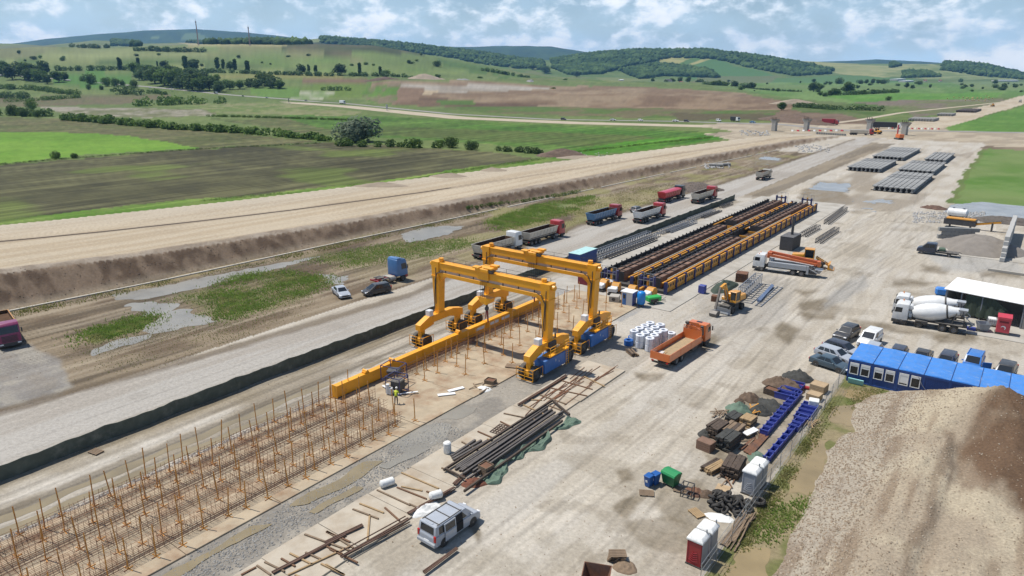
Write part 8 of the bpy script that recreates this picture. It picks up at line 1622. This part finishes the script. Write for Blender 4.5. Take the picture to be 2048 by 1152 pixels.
boxlorry('white articulated lorry on the main road left of the earthworks', (685, 208), (700, 209.4), W_, mat('lorry_white_side', (.66, .68, .70), .5)); boxlorry('black-sided articulated lorry between the bridge piers', (1773, 257), (1800, 258), W_, darkt, 16.5); boxlorry('dark red box lorry left of the junction', (1660, 250), (1680, 251), P_['darkred'], redt, 11); boxlorry('small lorry with a black box on the main road', (1470, 243.5), (1490, 245), W_, darkt, 8, False, 3.4); boxlorry('white box lorry far left on the main road', (432, 188), (440, 189), W_, P_['black'], 9, False, 3.4)
def rcar(label, p, q, kind, pt, cat='car'): a, b = Vector(hit(*p)), Vector(hit(*q)); d = (b - a).to_2d(); c = car('passing_car', label, (a.x, a.y, a.z + .12), math.atan2(-d.x, d.y), kind, P_[pt], cat, 'vehicles passing on the main road')
rcar('black car on the main road above the green field', (1127, 240.5), (1140, 241), 'suv', 'black'); rcar('first of two white cars following each other on the main road', (1226, 241.5), (1240, 242), 'sedan', 'white'); rcar('second white car on the main road, closer to the junction', (1281, 242.5), (1290, 243), 'hatch', 'white'); rcar('white car just left of the parked dark car', (1351, 243.5), (1360, 244), 'sedan', 'white'); rcar('dark car close to the white van on the main road', (1373, 243.8), (1380, 244.4), 'hatch', 'black'); rcar('white delivery van on the main road near the junction', (1437, 243.5), (1450, 245), 'van', 'white', 'van'); rcar('blue car behind the black box lorry', (1505, 246.5), (1518, 247.5), 'sedan', 'skyblue'); rcar('white car among the trees at far left', (300, 177), (310, 178), 'van', 'white', 'van'); rcar('dark car left of the roadside billboard', (486, 193.2), (494, 194), 'hatch', 'black'); rcar('silver car close to the billboard', (534, 196.5), (544, 197), 'hatch', 'silver'); rcar('dark car right of the billboard', (612, 202), (622, 203), 'hatch', 'navy')
for p, lb, m_ in (((578, 207), 'dark billboard standing by the main road', darkt), ((774, 222), 'grey billboard at the edge of the construction strip', gsteel), ((344, 184), 'white roadside panel before the copse', winw)): X, Y, Z = hit(*p); o = thing('billboard', lb, 'billboard', (X, Y, Z), R(-30)); part(o, 'board', m_, lambda b: b.b2(-3.2, 3.2, -.15, .15, 1.6, 6.0)); part(o, 'posts', gsteel, lambda b: (b.b2(-2.2, -1.9, -.1, .1, 0, 1.6), b.b2(1.9, 2.2, -.1, .1, 0, 1.6)), kind='stuff')
T('red cab lorry with a pale flat load turning at the junction', at(1722, 270), P_['red'], P_['cream'], tarp=conc2, rz=R(-70), group='machines at the bridge crossing'); loader('dark orange wheel loader working at the junction', at(1752, 268), R(60), group='machines at the bridge crossing'); loader('yellow wheel loader on the unfinished motorway at right', (*at(1985, 213),), R(20), group='machines at the bridge crossing'); boxlorry('beige tipper parked on the far motorway strip', (2040, 205), (2047, 203), P_['beige'], P_['beige'], 9, False, 2.8, 'machines at the bridge crossing'); X, Y, Z = hit(1106, 188); loader('yellow bulldozer on the earthworks plateau', (X, Y, Z + 5), R(40), group='machines at the bridge crossing')
def rig():
    root = thing('drilling_rig', 'orange drilling rig before the rightmost bridge pier', 'drilling rig', (*at(1797, 279), 0), R(40)); part(root, 'crawler', chas, lambda b: (b.b2(-1.4, -.8, -2.2, 2.2, 0, .9, .1), b.b2(.8, 1.4, -2.2, 2.2, 0, .9, .1), b.b2(-.8, .8, -1, 1, .4, .9))); part(root, 'house', P_['orange'], lambda b: b.b2(-1.3, 1.3, -2.6, 1.2, 1.0, 2.9, .1)); part(root, 'mast', P_['red'], lambda b: b.bar((0, 1.6, .6), (0, 1.9, 7.5), .5)); part(root, 'cab_window', glass, lambda b: b.b2(.4, 1.31, .2, 1.21, 1.8, 2.7))
rig()
for i in range(26):
    if i < 16: px, py = 1778 + i * 6.6, 257.5 + i * .10
    else: px, py = 1585 + (i - 16) * 11, 262.5
    solid('road_barrier', 'red or white plastic barrier block in the row at the junction', 'barrier', P_['red'] if i % 2 else P_['white'], lambda b: b.prism([(-.3, 0), (.3, 0), (.12, .9), (-.12, .9)], -.95, .95), (*at(px, py), 0), R(-60) if i < 16 else R(-36), 'barrier blocks at the junction')
for i in range(13): solid('concrete_ring', 'grey concrete ring standing in the row before the junction', 'concrete ring', conc2, lambda b: b.lathe((0, 0, 0), (0, 0, 1), [(0, .75), (1.1, .75), (1.1, .55), (.9, .5)], 12), (*at(1634 + i * 4.6, 268 + i * .3), 0), 0, 'concrete rings before the junction', 40)
for i, (a, b, n, L, m_, lb) in enumerate([(1850, 241, 9, 26, conc2, 'grey bridge girder stacked on the far motorway strip'), (1895, 231, 6, 24, conc2, 'grey girder in the farther stack on the motorway strip'), (1940, 223, 8, 50, mat('brown_girders', alb(104, 92, 84), .85, var=.2), 'brown steel girder in the farthest stack on the motorway strip')]):
    x, y = at(a, b); bb = MB(); bb.b2(-.65, .65, -L / 2, L / 2, .2, 1.9, .05); me = bb.mesh('stored_girder', m_)
    for k in range(n): tag(link('stored_girder', me, None, (x + (k - n / 2) * 1.9, y, 0), R(-2)), lb, 'girder', lb.replace('girder', 'girders', 1))
def house(label, p, w, l, h, wm, rm, flat=False):
    X, Y, Z = hit(*p); root = thing('house' if not flat else 'warehouse', label, 'building', (X, Y, Z - .5), R(-25 + rnd.uniform(-15, 15)), 'buildings of the far village'); part(root, 'wall', wm, lambda b: b.b2(-w / 2, w / 2, -l / 2, l / 2, 0, h)); part(root, 'roof', rm, lambda b: b.prism([(-w / 2 - .4, h), (w / 2 + .4, h), (0, h + (w * .35 if not flat else 1.2))], -l / 2 - .4, l / 2 + .4, 'y')); part(root, 'window', glass, lambda b: [b.b2(x, x + 1.2, -l / 2 - .06, -l / 2 - .02, 1.2, 2.6) for x in np.arange(-w / 2 + 1, w / 2 - 1.5, 2.6)], kind='stuff')
wl = mat('house_render', (.62, .58, .52), .85, var=.1); rr = mat('red_tiles', (.28, .09, .05), .85, var=.2); dk = mat('slate_roof', (.08, .075, .075), .8); wr = mat('white_sheet_roof', (.74, .75, .76), .5)
for p, w, l, h, wm, rm, fl, lb in [((1318, 168), 22, 40, 5, wl, wr, True, 'white-roofed barn left of the village trees'), ((1336, 166), 14, 20, 6, wl, dk, False, 'dark-roofed house beside the white barn'), ((1362, 168), 10, 13, 4, wl, rr, False, 'red-roofed house among the village trees'), ((1407, 172), 10, 14, 4, wl, dk, False, 'low house with a dark roof at the village edge'), ((1385, 169), 9, 12, 4, wl, rr, False, 'pale house half hidden by village trees'), ((1795, 161), 30, 90, 7, wl, wr, True, 'long white warehouse at the foot of the right hills'), ((1812, 164), 28, 70, 6, wl, wr, True, 'second long white warehouse in front of the first'), ((2010, 163), 30, 120, 6, wl, wr, True, 'pale long hall near the right edge of the plain'), ((1850, 163), 10, 12, 4, wl, rr, False, 'red-roofed farmhouse right of the warehouses'), ((1880, 163), 10, 12, 4, wl, rr, False, 'second red-roofed farmhouse right of the warehouses'), ((1242, 163), 9, 14, 5, wl, wr, True, 'tiny white shed on the green slope')]: house(lb, p, w, l, h, wm, rm, fl)
hb = MB(); hb.cyl((-.7, 0, .7), (.7, 0, .7), .75, n=10); hm = hb.mesh('hay_bale', mat('straw', alb(210, 190, 130), .9))
for i in range(26): X, Y, Z = hit(rnd.uniform(1890, 1985), rnd.uniform(192, 203)); tag(link('hay_bale', hm, None, (X, Y, Z), rnd.uniform(0, 3)), 'round straw bale on the mown field at right', 'hay bale', 'straw bales on the mown field')
for p, top, lb in (((397, 90), 40, 'tall lattice radio mast on the left hill'), ((500, 92), 33, 'second lattice radio mast right of the first')):
    X, Y, Z = hit(*p); h = top * math.hypot(X, Y) / FPX; root = thing('radio_mast', lb, 'mast', (X, Y, Z - 1)); part(root, 'lattice', mat('mast_paint', (.35, .22, .20), .6), lambda b: ([b.bar((s * 1.2, t * 1.2, 0), (s * .5, t * .5, h), .5) for s in (-1, 1) for t in (-1, 1)], [b.bar((-1.1, -1.1, z), (1.1, 1.1, z + 3), .35) for z in np.arange(0, h - 3, 4)])); part(root, 'antenna', gsteel, lambda b: (b.b2(-1.4, 1.4, -1.4, 1.4, h - 5, h - 2), b.cyl((0, 0, h), (0, 0, h + 5), .25, n=6)))
# spoil heaps, brush and debris on the earthworks
soil = mat('spoil_soil', alb(118, 98, 82), .95, var=.35, scale=.5, bump=.9, bscale=2); paleg = mat('pale_spoil', alb(176, 160, 138), .95, var=.2, scale=.2, bump=.6, bscale=1.5)
def H_(label, p, rx, ry, h, m, seed, rz=R(37), zo=0): X, Y, Z = hit(*p); heap(label, (X, Y, Z + zo), rx, ry, h, m, 'spoil_heap', 'heap', 'spoil heaps around the site', seed, .6, rz, 16)
H_('brown spoil heap at the edge of the green field', (1125, 312), 11, 7, 3.6, soil, 21); H_('pale rubble beside the brown spoil heap', (1165, 316), 12, 5, 1.2, paleg, 22); H_('small pale heap on the motorway edge', (898, 354), 6, 2.5, 1.2, paleg, 23); H_('second small pale heap on the motorway edge', (985, 342), 5, 2.2, 1.1, paleg, 24); H_('long pale heap at the left of the motorway edge', (765, 373), 8, 2.5, 1.2, paleg, 25); H_('grey brush heap beside the queue of lorries', (1388, 380), 9, 5, 2.6, mat('brush', alb(120, 108, 98), .95, var=.5, scale=2, bump=1, bscale=4), 26); H_('dark earth bank behind the bridge piers', (1590, 244), 42, 12, 6, soil, 27, R(-36)); H_('brown cone of spoil at the quarry', (850, 163), 45, 30, 14, paleg, 28); H_('grey gravel cone at the quarry', (925, 166), 26, 20, 9, mat('quarry_grey', alb(160, 158, 154), .95, var=.2), 29); H_('dark spoil bank at the quarry left side', (770, 164), 40, 12, 9, soil, 30); H_('grey rock bank at the quarry right side', (1060, 170), 55, 14, 12, MATS['quarry_grey'], 31, R(-60)); H_('low dark bank right of the quarry', (1160, 172), 40, 8, 5, soil, 32, R(-60)); H_('brown mound left of the far motorway', (1590, 208), 30, 12, 6, paleg, 33)
g = random.Random(12); pts = []
for px0, px1, py0, py1, n, s0, s1 in ((1410, 1460, 326, 338, 50, .2, .7), (1590, 1660, 290, 305, 90, .2, .7), (1475, 1540, 262, 272, 70, .3, .9), (1150, 1215, 306, 322, 40, .2, .6)):
    for _ in range(n): x, y = at(g.uniform(px0, px1), g.uniform(py0, py1)); pts.append((x, y, gz1(x, y), g.uniform(s0, s1)))
stones('concrete_debris', pts, MATS['pale_rubble'], 'broken white concrete pieces strewn beside the haul road and junction')
for i, (p, lb) in enumerate([((1432, 333), 'white concrete pipe lying left of the puddle'), ((1448, 332), 'second white concrete pipe beside the first')]): solid('concrete_pipe', lb, 'pipe', conc2, lambda b: b.lathe((-2.5, 0, .6), (1, 0, 0), [(0, .6), (5, .6), (5, .45), (4.8, .42)], 14), (*at(*p), 0), R(20 + 30 * i), None, 40)
# small stones, clods and litter over the yard
g = random.Random(77); pts = []; pts2 = []
for _ in range(5200): x, y = g.uniform(-66, -8), g.uniform(22, 130) ; pts.append((x, y, -.01, g.uniform(.02, .07) * (1.6 if g.random() < .06 else 1)))
pts = [p for p in pts if not (-56.5 < p[0] < -44 and p[1] < 92) and not (-39.6 < p[0] < -34.3 and p[1] < 68) and not (-62 < p[0] < -39 and p[1] > 91)]
stones('yard_stones', pts, m_gravel2, 'small stones and clods strewn over the dirt yard')
for _ in range(3500): y = g.uniform(22, 260); x = g.uniform(float(np.interp(y, FOOT_Y, FOOT_X)) - 1, -79); pts2.append((x, y, -.02, g.uniform(.03, .09)))
stones('mud_clods', pts2, mat('mud_clod', alb(128, 112, 92), .95, var=.3, scale=2), 'mud clods on the strip below the embankment')
pts2 = []
for _ in range(3000): y = g.uniform(20, 300); h = float(np.interp(y, EMBH_Y, EMBH_H)); f = float(np.interp(y, FOOT_Y, FOOT_X)); x = f - g.uniform(-.5, 1.0) ** 1 * 1.55 * h - g.random() * 2.5 * (g.random() < .4); pts2.append((x, y, gz1(x, y), g.uniform(.06, .28)))
stones('embankment_clods', [(a, b, d, r * .45) for a, b, d, r in pts2], mat('slope_clod', alb(140, 120, 100), .95, var=.3, scale=1), 'earth clods on the embankment slope')
# ================================================================ workers
def worker(label, p, z, rz, vest, trous, lean=.25):
    me = bpy.data.meshes.new('person'); V = [(0, 0, .95), (0, .02, 1.15), (0, .05 + lean * .3, 1.40), (0, .06 + lean * .4, 1.52), (0, .09 + lean * .42, 1.62), (0, .10 + lean * .44, 1.74), (.19, .04 + lean * .28, 1.40), (.24, .12 + lean * .3, 1.14), (.20, .34 + lean * .3, 1.02), (-.19, .04 + lean * .28, 1.40), (-.25, .10 + lean * .3, 1.14), (-.2, .32 + lean * .3, .98), (.10, 0, .9), (.11, .06, .5), (.11, 0, .09), (.12, .14, .04), (-.10, 0, .9), (-.13, -.02, .5), (-.14, -.1, .09), (-.15, .04, .04)]; Ed = [(0, 1), (1, 2), (2, 3), (3, 4), (4, 5), (2, 6), (6, 7), (7, 8), (2, 9), (9, 10), (10, 11), (0, 12), (12, 13), (13, 14), (14, 15), (0, 16), (16, 17), (17, 18), (18, 19)]; Rr = [.14, .14, .15, .06, .10, .09, .07, .05, .035, .07, .05, .035, .09, .065, .05, .04, .09, .065, .05, .04]
    for hnd, sx in ((8, 1), (11, -1)):
        hx, hy, hz = V[hnd]
        for k in range(5): i = len(V); V.append((hx + sx * (.02 - .015 * k), hy + .09 + (.01 if 0 < k < 4 else -.03), hz - .05 + (.03 if k == 0 else 0))); Ed.append((hnd, i)); Rr.append(.009)
    me.from_pydata(V, Ed, []); ob = bpy.data.objects.new('tmp', me); col.objects.link(ob); md = ob.modifiers.new('s', 'SKIN'); sv = me.skin_vertices[0].data
    for i, r in enumerate(Rr): sv[i].radius = (r, r * (.8 if i < 3 else 1))
    sv[0].use_root = True; ob.modifiers.new('d', 'SUBSURF').levels = 1; ob.modifiers['d'].render_levels = 1; dg = bpy.context.evaluated_depsgraph_get(); m2 = bpy.data.meshes.new_from_object(ob.evaluated_get(dg)); bpy.data.objects.remove(ob)
    for q in (vest, trous, mat('skin', (.42, .25, .17), .6), chas): m2.materials.append(q)
    for f in m2.polygons: c = f.center; f.material_index = 3 if c.z < .14 else 1 if c.z < .95 and abs(c.x) < .22 and c.y < .2 else 2 if c.z > 1.54 or (c.y > .22 + lean * .25 and c.z < 1.1) else 0; f.use_smooth = True
    root = thing('person', label, 'person', (*p, z), rz); link('body', m2, root); part(root, 'helmet', mat('helmet_white', (.75, .74, .68), .4), lambda b: (b.lathe((0, .10 + lean * .44, 1.72), (0, 0, 1), [(0, .13), (.06, .125), (.12, .08), (.14, .02)], 12), b.box((0, .21 + lean * .44, 1.73), (.16, .1, .02))), smooth=50)
hv = mat('hi_vis_yellow', (.55, .62, .04), .7); ho = mat('hi_vis_orange', (.72, .14, .03), .7); tb = mat('work_trousers', (.03, .032, .045), .85)
worker('worker in a yellow vest bending at the end of the rebar cages', (-49.4, 45.9), .12, R(30), hv, tb, .5); worker('worker in an orange vest beside the white generator cart', (*at(1214, 579),), .1, R(120), ho, tb, .1)

# ================================================================ place words for look-alikes that stand in rows
def place_words():
    by = {}
    for o in col.objects:
        if o.parent is None and 'label' in o and 'category' in o: by.setdefault(o['label'], []).append(o)
    W = ['first', 'second', 'third', 'fourth', 'fifth', 'sixth', 'seventh', 'eighth', 'ninth', 'tenth']
    for lb, os_ in by.items():
        if len(os_) < 2 or os_[0]['category'] in ('tyre',) or len(lb.split()) > 12: continue
        q = [(o, *[float(v) for v in _proj(np.float64(o.location.x), np.float64(o.location.y), np.float64(o.location.z))]) for o in os_]
        if os_[0]['category'] in ('pole stand', 'timber', 'steel bar'): q.sort(key=lambda r: -r[2]); tail = 'from the camera'
        else: q.sort(key=lambda r: r[1]); tail = 'from the left'
        for i, r in enumerate(q):
            n = i + 1; w = W[i] if i < 10 else '%d%s' % (n, {1: 'st', 2: 'nd', 3: 'rd'}.get(n % 10 if n not in (11, 12, 13) else 0, 'th')); r[0]['label'] = '%s, %s %s' % (lb, w, tail)
place_words()
